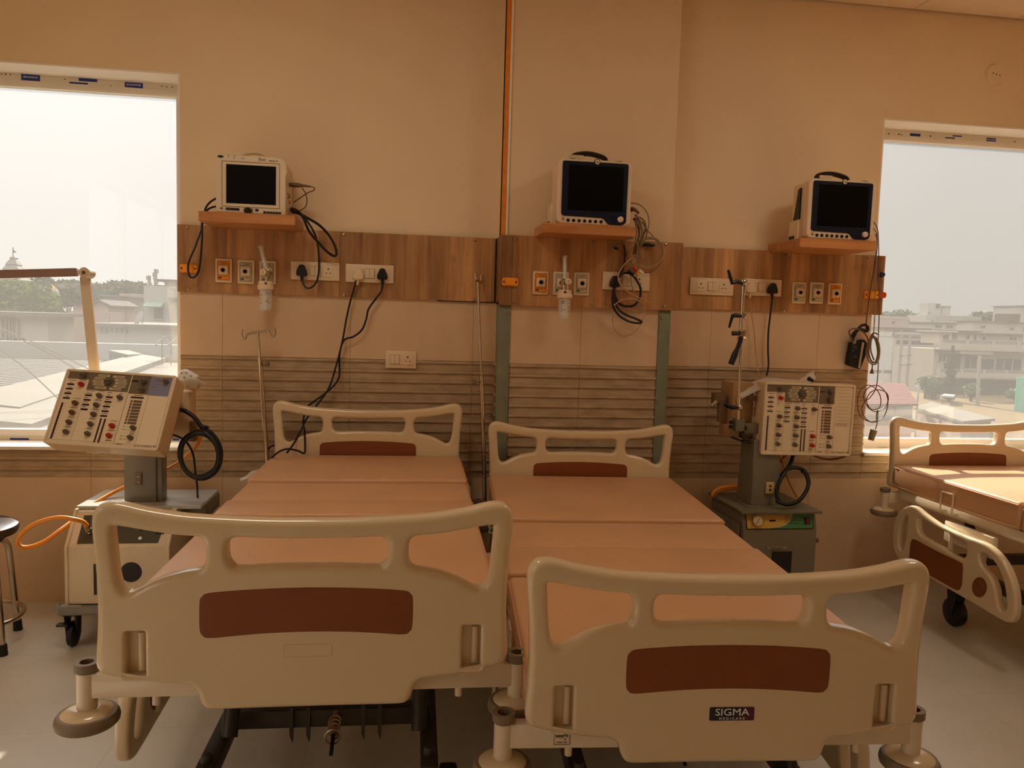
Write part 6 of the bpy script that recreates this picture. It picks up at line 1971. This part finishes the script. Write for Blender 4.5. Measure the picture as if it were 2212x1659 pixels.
MB().hexa([P(112, 614, y=70), P(122, 623, y=70), P(114, 622, y=70)], [P(112, 614, y=70.05), P(122, 623, y=70.05), P(114, 622, y=70.05)]).obj('flag', mat('yellow_flag', (236, 180, 60), 0.6, var=0), t, smooth=False)
MB().cyl(P(112, 613, y=70.02), P(115, 632, y=70.02), 0.03, n=6).obj('flag_pole', X_GREY, t)
o = MB().hexa([P(56, 609, y=75), P(60, 611, y=75), P(57, 615, y=75)], [P(56, 609, y=75.1), P(60, 611, y=75.1), P(57, 615, y=75.1)]).obj('red_flag', mat('red_flag', (214, 110, 100), 0.6, var=0), smooth=False)
MB().cyl((P(56, 612, y=75.05).x, 75.05, ZG), P(56, 607, y=75.05), 0.03, n=6).obj('flag_pole', X_GREY, o)
tag(o, 'tiny red flag by the temple spire', 'flag')
tree('green_tree', 'broad light-green tree before the temple spire', 55, 600, 712, 170, 48, X_LEAF, 9000, 3, None, 0.22)
tree('green_tree', 'lower light-green tree right of the broad one, by the white house', 118, 650, 735, 46, 46, X_LEAF, 3000, 4, None, 0.20)
TL = [(70, 598, 60), (108, 596, 56), (142, 600, 50), (176, 606, 46), (206, 609, 50), (236, 606, 46), (262, 603, 48), (288, 607, 44), (312, 611, 42), (340, 612, 44), (372, 613, 40), (-6, 604, 60)]
for i, (u, v, w) in enumerate(TL):
    tree('dark_tree', 'dark hazy tree in the far treeline beyond the left window', u, v, 668, w * 1.5, 175 + 9 * (i % 3), X_LEAF2, 1500, 20 + i, 'far treeline beyond the left window', 0.75)
block('white_house', 'white flat-roofed house before the green tree at the left window\'s left edge', 'house', -120, 104, 680, 745, 30, 2.5, X_WALL, (), None, True, X_KERB, 0, [('pipe', 5, 7, 688, 742), ('pipe', 14, 16, 686, 740), ('pipe', 22, 24, 688, 740), ('pipe', 28.5, 30.5, 688, 740), ('pipe', 40, 42, 690, 736), ('open', -20, 3, 731, 744), ('open', 15, 54, 731, 743)])
block('pale_house', 'tall pale house with a green awning at the left window\'s right edge', 'house', 311, 420, 619, 705, 55, 4, X_WALL, [(332, 354, 664, 690)], None, True, None, 0, [('awning', 317, 356, 654, 664), ('band', 366, 420, 644, 651)])
block('roof_room', 'rooftop stair room standing on the pale house', 'house', 355, 420, 609, 620, 56, 5, X_WALL, (), None, False, X_TIN)
block('long_low_building', 'long low pale building with a row of small slits', 'building', 208, 420, 706, 742, 42, 9, X_WALL, [(219, 221, 709, 719), (230, 232, 709, 719), (241, 243, 709, 718), (252, 254, 709, 718), (263, 265, 711, 719), (274, 276, 711, 720)], None, True, X_ROOF, 0)
block('pink_house', 'low pinkish house among the trees beyond the left window', 'house', 158, 234, 657, 676, 99, 5, X_PINK, [(196, 204, 664, 670)], None, True, X_TIN)
block('blue_shed', 'pale bluish shed below the far treeline', 'shed', 222, 258, 640, 655, 106, 10, X_GREY, [(250, 256, 645, 653)], None, True, X_KERB)
block('brown_house', 'brownish house right of the pale bluish shed', 'house', 258, 300, 634, 672, 118, 10, X_PINK, (), None, True)
block('pink_wall', 'long pinkish wall behind the long low pale building', 'wall', 148, 262, 673, 706, 66, 0.6, X_PINK, (), None, True)
t = thing('gabled_house', 'small gabled house below the pale bluish shed', 'house', (0, 0, 0))
a, b, c = P(200, 662, y=88), P(216, 652, y=88), P(234, 662, y=88)
MB().hexa([(a.x, 88, ZG), (a.x, 88, a.z), (b.x, 88, b.z), (c.x, 88, c.z), (c.x, 88, ZG)], [(a.x, 97, ZG), (a.x, 97, a.z), (b.x, 97, b.z), (c.x, 97, c.z), (c.x, 97, ZG)]).obj('walls', X_PINK, t, smooth=False)
def slab(e, s):
    lo = [(e.x + s * .4, yy, e.z - .04) for yy in (87.6, 97)] + [(b.x, yy, b.z + .10) for yy in (97, 87.6)]
    return lo, [(x, y, z + .16) for x, y, z in lo]


MB().hexa(*slab(a, -1)).hexa(*slab(c, 1)).obj('roof', X_TIN, t, smooth=False)
for u, v0, v1, w, lab in ((336, 582, 612, 3.2, 'taller lattice phone mast above the far treeline'), (323, 596, 612, 2.6, 'shorter lattice mast beside the taller phone mast')):
    Ym = 165
    a, b = P(u, v0, y=Ym), P(u, v1 + 16, y=Ym)
    w_ = w * Ym / F_PX
    mb = MB()
    for sx in (-1, 1):
        for sy in (-1, 1):
            mb.cyl((b.x + sx * w_, Ym + sy * w_, ZG), (a.x + sx * w_ * 0.5, Ym + sy * w_ * 0.5, a.z), 0.10, n=5)
    for i in range(9):
        z = b.z + (a.z - b.z) * i / 8
        mb.box((a.x, Ym, z), (w_ * 1.8, w_ * 1.8, 0.10))
    for i in range(4):
        mb.box((a.x + random.uniform(-1, 1) * w_ * 1.3, Ym - w_ * 0.6, a.z - 0.4 - i * 0.7), (0.5, 0.4, 0.8))
    tag(mb.obj('phone_mast', X_GREY, smooth=False), lab, 'mast')
# electric pole, dish, aerial
o = MB().cyl((P(150, 720, y=60).x, 60, ZG), P(148, 665, y=60), 0.14, 0.10, 8).tube([P(141, 663, y=60), P(150, 676, y=60), P(154, 664, y=60)], 0.06, 6).obj('electric_pole', X_POLE)
tag(o, 'slim electric pole with a forked top between the green tree and the pink wall', 'pole')
t = thing('satellite_dish', 'white satellite dish on the long low pale building\'s roof', 'satellite dish', (0, 0, 0))
p = P(301, 687, y=44)
MB().hexa([tuple(p + Vector((0.34 * math.cos(a) * 0.55 + 0.16 * math.sin(a), -0.1, 0.42 * math.sin(a)))) for a in [2 * PI * i / 16 for i in range(16)]], [tuple(p + Vector((0.34 * math.cos(a) * 0.2 + 0.06 * math.sin(a), 0.12, 0.2 * math.sin(a)))) for a in [2 * PI * i / 16 for i in range(16)]]).obj('dish', X_WALL, t)
MB().tube([p + Vector((0, 0.1, 0)), p + Vector((-0.35, 0.1, -0.62))], 0.03, 6).tube([p + Vector((0, 0.1, 0)), p + Vector((0.30, 0.1, -0.62))], 0.03, 6).obj('stand', X_GREY, t)
o = MB().tube([P(237, 677, y=44), P(236, 704, y=44)], 0.03, 6).tube([P(228, 677, y=44), P(246, 678, y=44)], 0.025, 6).obj('aerial', X_GREY)
tag(o, 'T-shaped aerial on the long low pale building', 'aerial')

# the neighbour's roof just below the left window
ZR = -0.30
t = thing('roof_terrace', 'broad pale neighbouring roof below the left window', 'roof', (0, 0, ZR))
xl, xr = -17.0, -3.0
MB().box(((xl + xr) / 2, 15.0, -0.15), (xr - xl, 21.0, 0.3)).obj('slab', X_ROOF, t, smooth=False)
MB().box(((xl + xr) / 2, 15.0, (ZG - ZR - 0.3) / 2), (xr - xl - 0.6, 20.4, -(ZG - ZR) - 0.3)).obj('walls', X_CREAM, t, smooth=False)
yb_ = 24.0
MB().box(((xl + xr) / 2, yb_, 0.28), (xr - xl, 0.35, 0.56)).obj('parapet', X_WALL, t, smooth=False)
a, b = P(345, 730, y=yb_ - 1), P(392, 727, y=yb_ - 1)


def beam(pa, pb, w, h0, h1, top=0.0):
    """a wall along a slanting line over the roof"""
    pa, pb = Vector((pa.x, pa.y, 0)), Vector((pb.x, pb.y, 0))
    d = (pb - pa).normalized()
    s = Vector((-d.y, d.x, 0)) * w / 2
    return MB().hexa([pa - s, pb - s, pb + s, pa + s], [pa - s + Vector((0, 0, h0)), pb - s + Vector((0, 0, h1)), pb + s + Vector((0, 0, h1 + top)), pa + s + Vector((0, 0, h0 + top))])


for i, (a, b, w, h0, h1) in enumerate((((-30, 905), (345, 776), 0.9, 0.18, 0.14), ((-30, 932), (170, 862), 1.1, 0.10, 0.08), ((255, 790), (340, 769), 0.5, 0.35, 0.10))):
    beam(P(*a, z=ZR), P(*b, z=ZR), w, h0, h1, 0.12).obj('sloping_kerb', X_KERB, t, smooth=False)
mb = MB()
for k in range(3):
    p = P(350 + 19 * k, 745, y=22)
    q_ = P(350 + 19 * k, 727 - 0.4 * k, y=22)
    mb.cyl((p.x, 22, 0.0), (p.x, 22, q_.z - ZR), 0.02, n=6)
p, q_ = P(345, 728, y=22), P(395, 726, y=22)
mb.tube([p - Vector((0, 0, ZR)), q_ - Vector((0, 0, ZR))], 0.025, 6)
for u in (335, 363):
    mb.tube([P(u, 746, y=21.5) - Vector((0, 0, ZR)), P(u + 21, 728, y=22) - Vector((0, 0, ZR))], 0.025, 6)
mb.obj('hand_rail', X_GREY, t)
# corrugated sheeting
c4 = [P(-60, 776, z=ZR + 0.12), P(225, 783, z=ZR + 0.12), P(98, 836, z=ZR + 0.12), P(-60, 892, z=ZR + 0.12)]
mb = MB()
nco = 26
for i in range(nco):
    f0, f1 = i / nco, (i + 0.62) / nco
    A = c4[0].lerp(c4[3], f0), c4[1].lerp(c4[2], f0)
    B = c4[0].lerp(c4[3], f1), c4[1].lerp(c4[2], f1)
    mb.hexa([A[0], A[1], B[1], B[0]], [p + Vector((0, 0, 0.05)) for p in (A[0], A[1], B[1], B[0])])
for i in range(nco):
    f0, f1 = (i + 0.62) / nco, (i + 1) / nco
    A = c4[0].lerp(c4[3], f0), c4[1].lerp(c4[2], f0)
    B = c4[0].lerp(c4[3], f1), c4[1].lerp(c4[2], f1)
    mb.hexa([p - Vector((0, 0, 0.02)) for p in (A[0], A[1], B[1], B[0])], [p + Vector((0, 0, 0.01)) for p in (A[0], A[1], B[1], B[0])])
tag(mb.obj('corrugated_sheet', X_SHEET, smooth=False), 'grey corrugated sheeting on the pale roof below the left window', 'sheeting')
for (pts, lab) in ((((-40, 690, 9), (110, 757, 9.5), (240, 822, 10)), 'upper of the two close cables crossing the left window'),
                   (((-40, 697, 9), (95, 757, 9.5), (215, 830, 10)), 'lower of the two close cables crossing the left window'),
                   (((-40, 726, 8), (60, 800, 8.3), (160, 895, 8.6)), 'single cable running down to the right below the two close cables')):
    tag(MB().tube(cable_pts(pts, 6), 0.010, 6).obj('overhead_cable', M['wire']), lab, 'cable')

# ---- through the right window


def Z(zx, zy):
    return (1880 + zx / 5.184, 640 + zy / 5.184)


for i, (u, v, w, v1) in enumerate(((1948, 667, 34, 695), (1915, 672, 40, 700), (1985, 676, 36, 700), (1880, 676, 40, 700), (2131, 671, 32, 700), (2160, 682, 34, 700), (2000, 674, 26, 698))):
    tree('hazy_tree', 'hazy tree on the skyline beyond the right window', u, v, v1, w * 1.4, 215, X_LEAF2, 900, 60 + i, 'skyline trees beyond the right window', 0.9)
block('white_tower_house', 'white stepped house with a square roof tower on the skyline', 'house', 2000, 2076, 682, 706, 160, 7, X_WALL, [(2012, 2035, 694, 700), (2050, 2062, 682, 685)], 'houses beyond the right window', True, None, 0)
block('roof_tower', 'square white tower with a dark opening on the white stepped house', 'tower', 2004, 2032, 655, 684, 162, 3, X_WALL, [(2021, 2030, 656, 667), (2005, 2009, 674, 677)], None, False)
block('roof_tank_room', 'smaller white block right of the square roof tower', 'tower', 2036, 2053, 662, 684, 163, 3, X_WALL, (), None, False, X_WALL)
block('grey_hall', 'grey sheet-walled hall right of the white stepped house', 'building', 2076, 2120, 683, 705, 150, 8, X_GREY, (), 'houses beyond the right window')
block('long_white_house', 'long white house with small windows right of the skyline tower', 'house', 2100, 2290, 697, 740, 128, 14, X_WALL, [(2181, 2190, 708, 713), (2118, 2128, 703, 709), (2210, 2224, 706, 716)], 'houses beyond the right window', True, X_KERB, 0)
block('water_tank', 'brown-grey water tank on the long white house', 'tank', 2183, 2204, 678, 695, 127, 4, X_TIN, (), None, False)
block('corner_tower', 'white tower house cut by the right edge of the photo', 'tower', 2206, 2270, 662, 700, 144, 8, X_WALL, (), None, True, X_GREY)
block('tin_roof_house', 'house under a long brown tin roof at the left of the right window', 'house', 1906, 2004, 710, 740, 112, 12, X_PINK, [(1930, 1942, 713, 721), (1950, 1964, 713, 721), (1975, 1990, 713, 721)], 'houses beyond the right window', True, X_TIN)
block('brown_house', 'brownish house rising behind the long tin roof', 'house', 1870, 1962, 689, 720, 140, 12, X_PINK, [(1926, 1933, 693, 700)], 'houses beyond the right window', True, None, 0.6)
block('roof_room', 'rooftop rooms with a flat canopy above the cream balcony house', 'house', 2030, 2112, 716, 742, 92, 8, X_CREAM, [(2032, 2054, 719, 732), (2083, 2094, 721, 736)], 'houses beyond the right window', True, X_TIN)
block('white_house', 'white house with a big bluish window behind the twin poles', 'house', 1926, 2026, 728, 830, 80, 10, X_WALL, [(1978, 2023, 755, 797, X_BLUE)], 'houses beyond the right window', True, None, 0.5, [('band', 1926, 2026, 723, 728), ('open', 1936, 2016, 736, 744), ('band', 1880, 2026, 800, 807), ('open', 1930, 2020, 812, 832)])
block('low_cream_house', 'cream house with one window at the left edge of the right window view', 'house', 1860, 1926, 730, 830, 93, 10, X_CREAM, [(1908, 1928, 745, 765)], 'houses beyond the right window', True, None, 0.6, [('balcony', 1860, 1926, 782, 800)])
block('balcony_house', 'two-storey cream house with long balconies in the right window', 'house', 2014, 2290, 757, 866, 72, 7, X_CREAM, [(2082, 2110, 767, 797), (2149, 2186, 773, 806), (2026, 2044, 761, 782)], 'houses beyond the right window', True, None, 0.0,
      [('balcony', 2016, 2290, 735, 758), ('balcony', 2012, 2202, 797, 816), ('open', 2010, 2205, 822, 862), ('shade', 2060, 2130, 757, 764), ('open', 2040, 2075, 764, 797), ('open', 2112, 2146, 776, 798), ('open', 2188, 2206, 776, 806)])
block('stair_room', 'stair room with a flat hood on the cream balcony house', 'house', 2028, 2056, 717, 742, 74, 3, X_CREAM, [(2034, 2050, 722, 736)], None, False, X_WALL)
block('pale_block', 'pale roof block with a dark doorway right of the stair room', 'house', 2068, 2112, 722, 742, 74.5, 3, X_WALL, [(2086, 2094, 724, 740), (2102, 2109, 722, 738)], None, False, X_TIN)
block('ridge_house', 'long grey-brown house at the foot of the skyline tower', 'house', 1960, 2010, 694, 716, 150, 6, X_GREY, [(1968, 1976, 699, 705), (1986, 1994, 699, 705)], 'houses beyond the right window', True, X_TIN)
block('veranda_house', 'house with a shaded veranda before the long white house', 'house', 2112, 2210, 722, 745, 100, 8, X_GREY, [(2120, 2130, 726, 736), (2180, 2196, 726, 736)], 'houses beyond the right window', True, X_KERB)
block('arched_house', 'narrow white house under the skyline tower', 'house', 2012, 2066, 698, 722, 118, 6, X_WALL, [(2020, 2034, 702, 709), (2044, 2058, 702, 709)], 'houses beyond the right window', True, X_KERB, 0.4)
t = thing('cypress_tree', 'tall dark conical tree before the cream balcony house', 'tree', (P(2055, 800, y=64).x, 64, ZG))
a, b = P(2055, 746, y=64), P(2055, 862, y=64)
rw = 15.5 / F_PX * 76
rnd = random.Random(5)
bm = bmesh.new()
for _ in range(5200):
    f = rnd.random() ** 0.7
    r_ = rw * min(1.0, 0.12 + 1.25 * f) * (1.0 if f < 0.8 else 1 - (f - 0.8) * 1.2) * (0.75 + 0.25 * math.sin(f * 40 + rnd.random()))
    an = rnd.random() * 2 * PI
    rr = r_ * rnd.uniform(0.6, 1.0)
    p = Vector((rr * math.cos(an), rr * math.sin(an), a.z - ZG - f * (a.z - b.z)))
    d = Vector((math.cos(an) * 0.6, math.sin(an) * 0.6, 0.8)).normalized()
    s = d.orthogonal().normalized() * 0.05
    bm.faces.new([bm.verts.new(q) for q in (p - d * 0.16, p + s, p + d * 0.16, p - s)])
m_ = MB()
m_.bm.free()
m_.bm = bm
m_.obj('crown', mat('cypress_green', (66, 76, 56), 0.8, var=0.2), t, smooth=False)
MB().cyl((0, 0, 0), (0, 0, 5), 0.16, 0.05, 8).obj('trunk', X_BARK, t)
for i, (u, v, w, v1, lab) in enumerate(((2002, 806, 40, 850, 'round dark shrub left of the conical tree'), (2022, 818, 34, 856, 'dark shrub tight against the conical tree\'s left side'), (2100, 826, 34, 862, 'dark shrub right of the conical tree'), (2196, 838, 40, 866, 'green shrub at the right edge under the balcony house'))):
    tree('shrub', lab, u, v, v1, w, 66 - i, X_LEAF2, 900, 90 + i, None, 0.22)
t = thing('twin_pole', 'pair of concrete electric poles joined by two crossbars', 'pole', (0, 0, 0))
for u0, u1 in ((1948.5, 1949.5), (1966.5, 1966)):
    a = P(u0, 724, y=52)
    MB().box((a.x, 52, (a.z + ZG) / 2), (0.16, 0.14, a.z - ZG)).obj('post', X_POLE, t, smooth=False)
for v in (768, 788):
    a, b = P(1945, v + 1, y=51.9), P(1970, v - 1, y=51.9)
    MB().tube([a, b], 0.035, 6).obj('crossbar', X_DARK, t)
for v in (766, 779):
    for u in (1954, 1960):
        MB().cyl(P(u, v, y=51.9), P(u, v + 3, y=51.9), 0.05, n=8).obj('insulator', X_WALL, t)
o = MB().cyl((P(2117, 800, y=60).x, 60, ZG), P(2117, 768, y=60), 0.17, 0.12, 10).obj('electric_pole', X_POLE)
tag(o, 'single concrete pole before the balcony house', 'pole')
# red sheet roof and its walls
z0, z1 = -1.65, -1.35
c4 = [P(1820, 872, z=z0), P(1983, 872, z=z0), P(1988, 858, z=z0 + .05), P(1955, 828, z=z1), P(1820, 822, z=z1)]
t = thing('red_roof_house', 'pink-walled house under a red corrugated roof below the right window', 'house', (0, 0, 0))
mb = MB()
L0, R0, L1, R1 = c4[0], c4[1], c4[4], c4[3]
for i in range(22):
    f0, f1, g0, g1 = i / 22, (i + 0.6) / 22, (i + 0.6) / 22, (i + 1) / 22
    A = [L0.lerp(L1, f0), R0.lerp(R1, f0), R0.lerp(R1, f1), L0.lerp(L1, f1)]
    mb.hexa([p - Vector((0, 0, 0.10)) for p in A], A)
    B = [L0.lerp(L1, g0), R0.lerp(R1, g0), R0.lerp(R1, g1), L0.lerp(L1, g1)]
    mb.hexa([p - Vector((0, 0, 0.10)) for p in B], [p - Vector((0, 0, 0.05)) for p in B])
mb.obj('roof', X_RED, t, smooth=False)
x0, x1 = L0.x + 0.2, R0.x - 0.25
MB().box(((x0 + x1) / 2, L0.y + 5.0, (z0 - 0.12 + ZG) / 2), (x1 - x0, 9.0, z0 - 0.12 - ZG)).obj('walls', mat('pink_wash', (140, 108, 96), 0.7, var=0.05), t, smooth=False)
for u0, u1 in ((1895, 1926), (1934, 1967)):
    a, b = P(u0, 878, y=L0.y + 0.48), P(u1, 905, y=L0.y + 0.48)
    MB().box(((a.x + b.x) / 2, L0.y + 0.48, (a.z + b.z) / 2), (b.x - a.x, 0.06, a.z - b.z)).obj('window', X_GREY, t, smooth=False)
# white shed roof
t = thing('white_shed', 'low brick shed under a white sheet roof right of the red roof', 'shed', (0, 0, 0))
zs = -2.6
c4 = [P(1974, 880, z=zs), P(2080, 910, z=zs), P(2150, 904, z=zs + 0.2), P(2012, 868, z=zs + 0.2)]
MB().hexa([p - Vector((0, 0, 0.12)) for p in c4], c4).obj('roof', X_KERB, t, smooth=False)
q4 = [p.lerp(sum(c4, Vector()) / 4, 0.08) for p in c4]
MB().hexa([Vector((p.x, p.y, ZG)) for p in q4], [p - Vector((0, 0, 0.12)) for p in q4]).obj('walls', X_PINK, t, smooth=False)
block('cream_block', 'low cream building seen through the right headboard\'s opening', 'building', 2030, 2150, 921, 960, 40, 5, X_CREAM, [(2084, 2106, 925, 934), (2118, 2132, 924, 940)], None, True, X_ROOF)
o = MB().hexa([P(2032, 858, y=60), P(2060, 860, y=60), P(2064, 857, y=63), P(2040, 854, y=63)], [p + Vector((0, 0, 0.12)) for p in (P(2032, 857, y=60), P(2060, 859, y=60), P(2064, 855, y=63), P(2040, 853, y=63))]).obj('white_canopy', X_WALL, smooth=False)
for u in (2036, 2058):
    p = P(u, 858, y=61)
    MB().cyl((p.x, 61, ZG), (p.x, 61, p.z), 0.05, n=6).obj('post', X_GREY, o)
tag(o, 'small white flat canopy on posts left of the single pole', 'canopy')
t = thing('gate_house', 'small pale gateway left of the conical tree\'s foot', 'gate', (0, 0, 0))
for u in (2005, 2025):
    a = P(u, 838, y=66)
    MB().box((a.x, 66, (a.z + ZG) / 2), (0.45, 0.45, a.z - ZG)).obj('gate_post', X_CREAM, t, smooth=False)
a, b = P(2005, 848, y=66), P(2025, 848, y=66)
MB().box(((a.x + b.x) / 2, 66, (a.z + ZG) / 2), (b.x - a.x, 0.1, a.z - ZG)).obj('gate_leaf', X_GREY, t, smooth=False)
p = P(2206, 838, y=55)
o = MB().box((p.x + 2, 55.3, (p.z + 0.9 + ZG) / 2), (4.4, 0.15, p.z + 0.9 - ZG)).obj('green_screen', mat('teal_net', (70, 140, 120), 0.8, var=0.1), smooth=False)
tag(o, 'teal-green net screen at the right edge of the view', 'screen')
tag(MB().cyl((P(1908, 800, y=46).x, 46, ZG), P(1908, 782, y=46), 0.05, n=8).obj('white_pole', X_WALL), 'thin white pole near the twin concrete poles', 'pole')
tag(MB().cyl((P(1984, 840, y=33).x, 33, ZG), P(1985, 830, y=33), 0.05, n=8).obj('white_pole', X_WALL), 'thin white pole at the red roof\'s right corner', 'pole')
# ------------------------------------------------------------------ light, sky, camera
fill_light_m = bpy.data.materials.new('fill_light_diffuser')
fill_light_m.use_nodes = True
nt = fill_light_m.node_tree
nt.nodes.remove(nt.nodes['Principled BSDF'])
em = nt.nodes.new('ShaderNodeEmission')
em.inputs[0].default_value = (1.0, 0.90, 0.74, 1)
em.inputs[1].default_value = 11.5
nt.links.new(em.outputs[0], nt.nodes['Material Output'].inputs[0])
for i, (x, y, lab) in enumerate(((-0.7, -1.8, 'over the left bed'), (2.3, -1.8, 'right of the pillar'))):  # unseen ceiling lights, added to brighten the room
    t = thing('added_fill_light', f'square ceiling light {lab}', 'fill light', (x, y, ZC), 0, 'added square fill lights')
    mb = MB()
    for s in (-1, 1):
        mb.box((s * 0.29, 0, -0.008), (0.02, 0.60, 0.016)).box((0, s * 0.29, -0.008), (0.60, 0.02, 0.016))
    mb.obj('frame', M['frame'], t, smooth=False)
    MB().box((0, 0, -0.006), (0.56, 0.56, 0.006)).obj('diffuser', fill_light_m, t, smooth=False)

w = bpy.data.worlds.new('sky')
SC.world = w
w.use_nodes = True
nt = w.node_tree
bgn = nt.nodes['Background']
tc = nt.nodes.new('ShaderNodeTexCoord')
sx = nt.nodes.new('ShaderNodeSeparateXYZ')
nt.links.new(tc.outputs['Generated'], sx.inputs[0])
r1 = nt.nodes.new('ShaderNodeValToRGB')
for q in range(2):
    r1.color_ramp.elements.new(0.5)
for e, (p, c) in zip(r1.color_ramp.elements, ((0.0, (0.78, 0.74, 0.70)), (0.12, (0.84, 0.81, 0.78)), (0.26, (0.97, 0.95, 0.93)), (0.55, (1.0, 0.99, 0.97)))):
    e.position = p
    e.color = (*c, 1)
nt.links.new(sx.outputs['Z'], r1.inputs[0])
mr = nt.nodes.new('ShaderNodeMapRange')
mr.inputs['From Min'].default_value = -0.35
mr.inputs['From Max'].default_value = 0.60
mr.inputs['To Min'].default_value = 0.96
mr.inputs['To Max'].default_value = 0.50
nt.links.new(sx.outputs['X'], mr.inputs['Value'])
mul = nt.nodes.new('ShaderNodeMath')
mul.operation = 'MULTIPLY'
nt.links.new(mr.outputs[0], mul.inputs[0])
mz = nt.nodes.new('ShaderNodeMapRange')
mz.inputs['From Min'].default_value = 0.30
mz.inputs['From Max'].default_value = 0.62
mz.inputs['To Min'].default_value = 1.0
mz.inputs['To Max'].default_value = 3.6
nt.links.new(sx.outputs['Z'], mz.inputs['Value'])
nt.links.new(mz.outputs[0], mul.inputs[1])
nt.links.new(r1.outputs[0], bgn.inputs[0])
nt.links.new(mul.outputs[0], bgn.inputs[1])

sl_ = bpy.data.lights.new('sun', 'SUN')
sl_.energy = 13.0
sl_.angle = math.radians(1.2)
sl_.color = (1.0, 0.92, 0.80)
so = bpy.data.objects.new('sun', sl_)
COL.objects.link(so)
so.rotation_euler = Vector((-0.03, -1.0, -0.62)).to_track_quat('-Z', 'Y').to_euler()

cd = bpy.data.cameras.new('camera')
cam = bpy.data.objects.new('camera', cd)
COL.objects.link(cam)
cd.sensor_width = 36.0
cd.sensor_fit = 'HORIZONTAL'
cd.lens = F_PX / W_PX * 36.0
cd.clip_start = 0.05
cd.clip_end = 2000
mw = Matrix((RT, UP, -FWD)).transposed().to_4x4()
mw.translation = EYE
cam.matrix_world = mw
SC.camera = cam
SC.view_settings.view_transform = 'Standard'
SC.view_settings.look = 'None'
SC.view_settings.exposure = 0.0
SC.view_settings.gamma = 1.0
SC.view_settings.use_curve_mapping = False
SC.cycles.use_denoising = True
SC.cycles.max_bounces = 7
SC.cycles.diffuse_bounces = 5
SC.cycles.glossy_bounces = 3
SC.cycles.transmission_bounces = 3
SC.cycles.transparent_max_bounces = 10
SC.cycles.use_adaptive_sampling = True
SC.cycles.adaptive_threshold = 0.1
SC.cycles.sample_clamp_indirect = 6.0
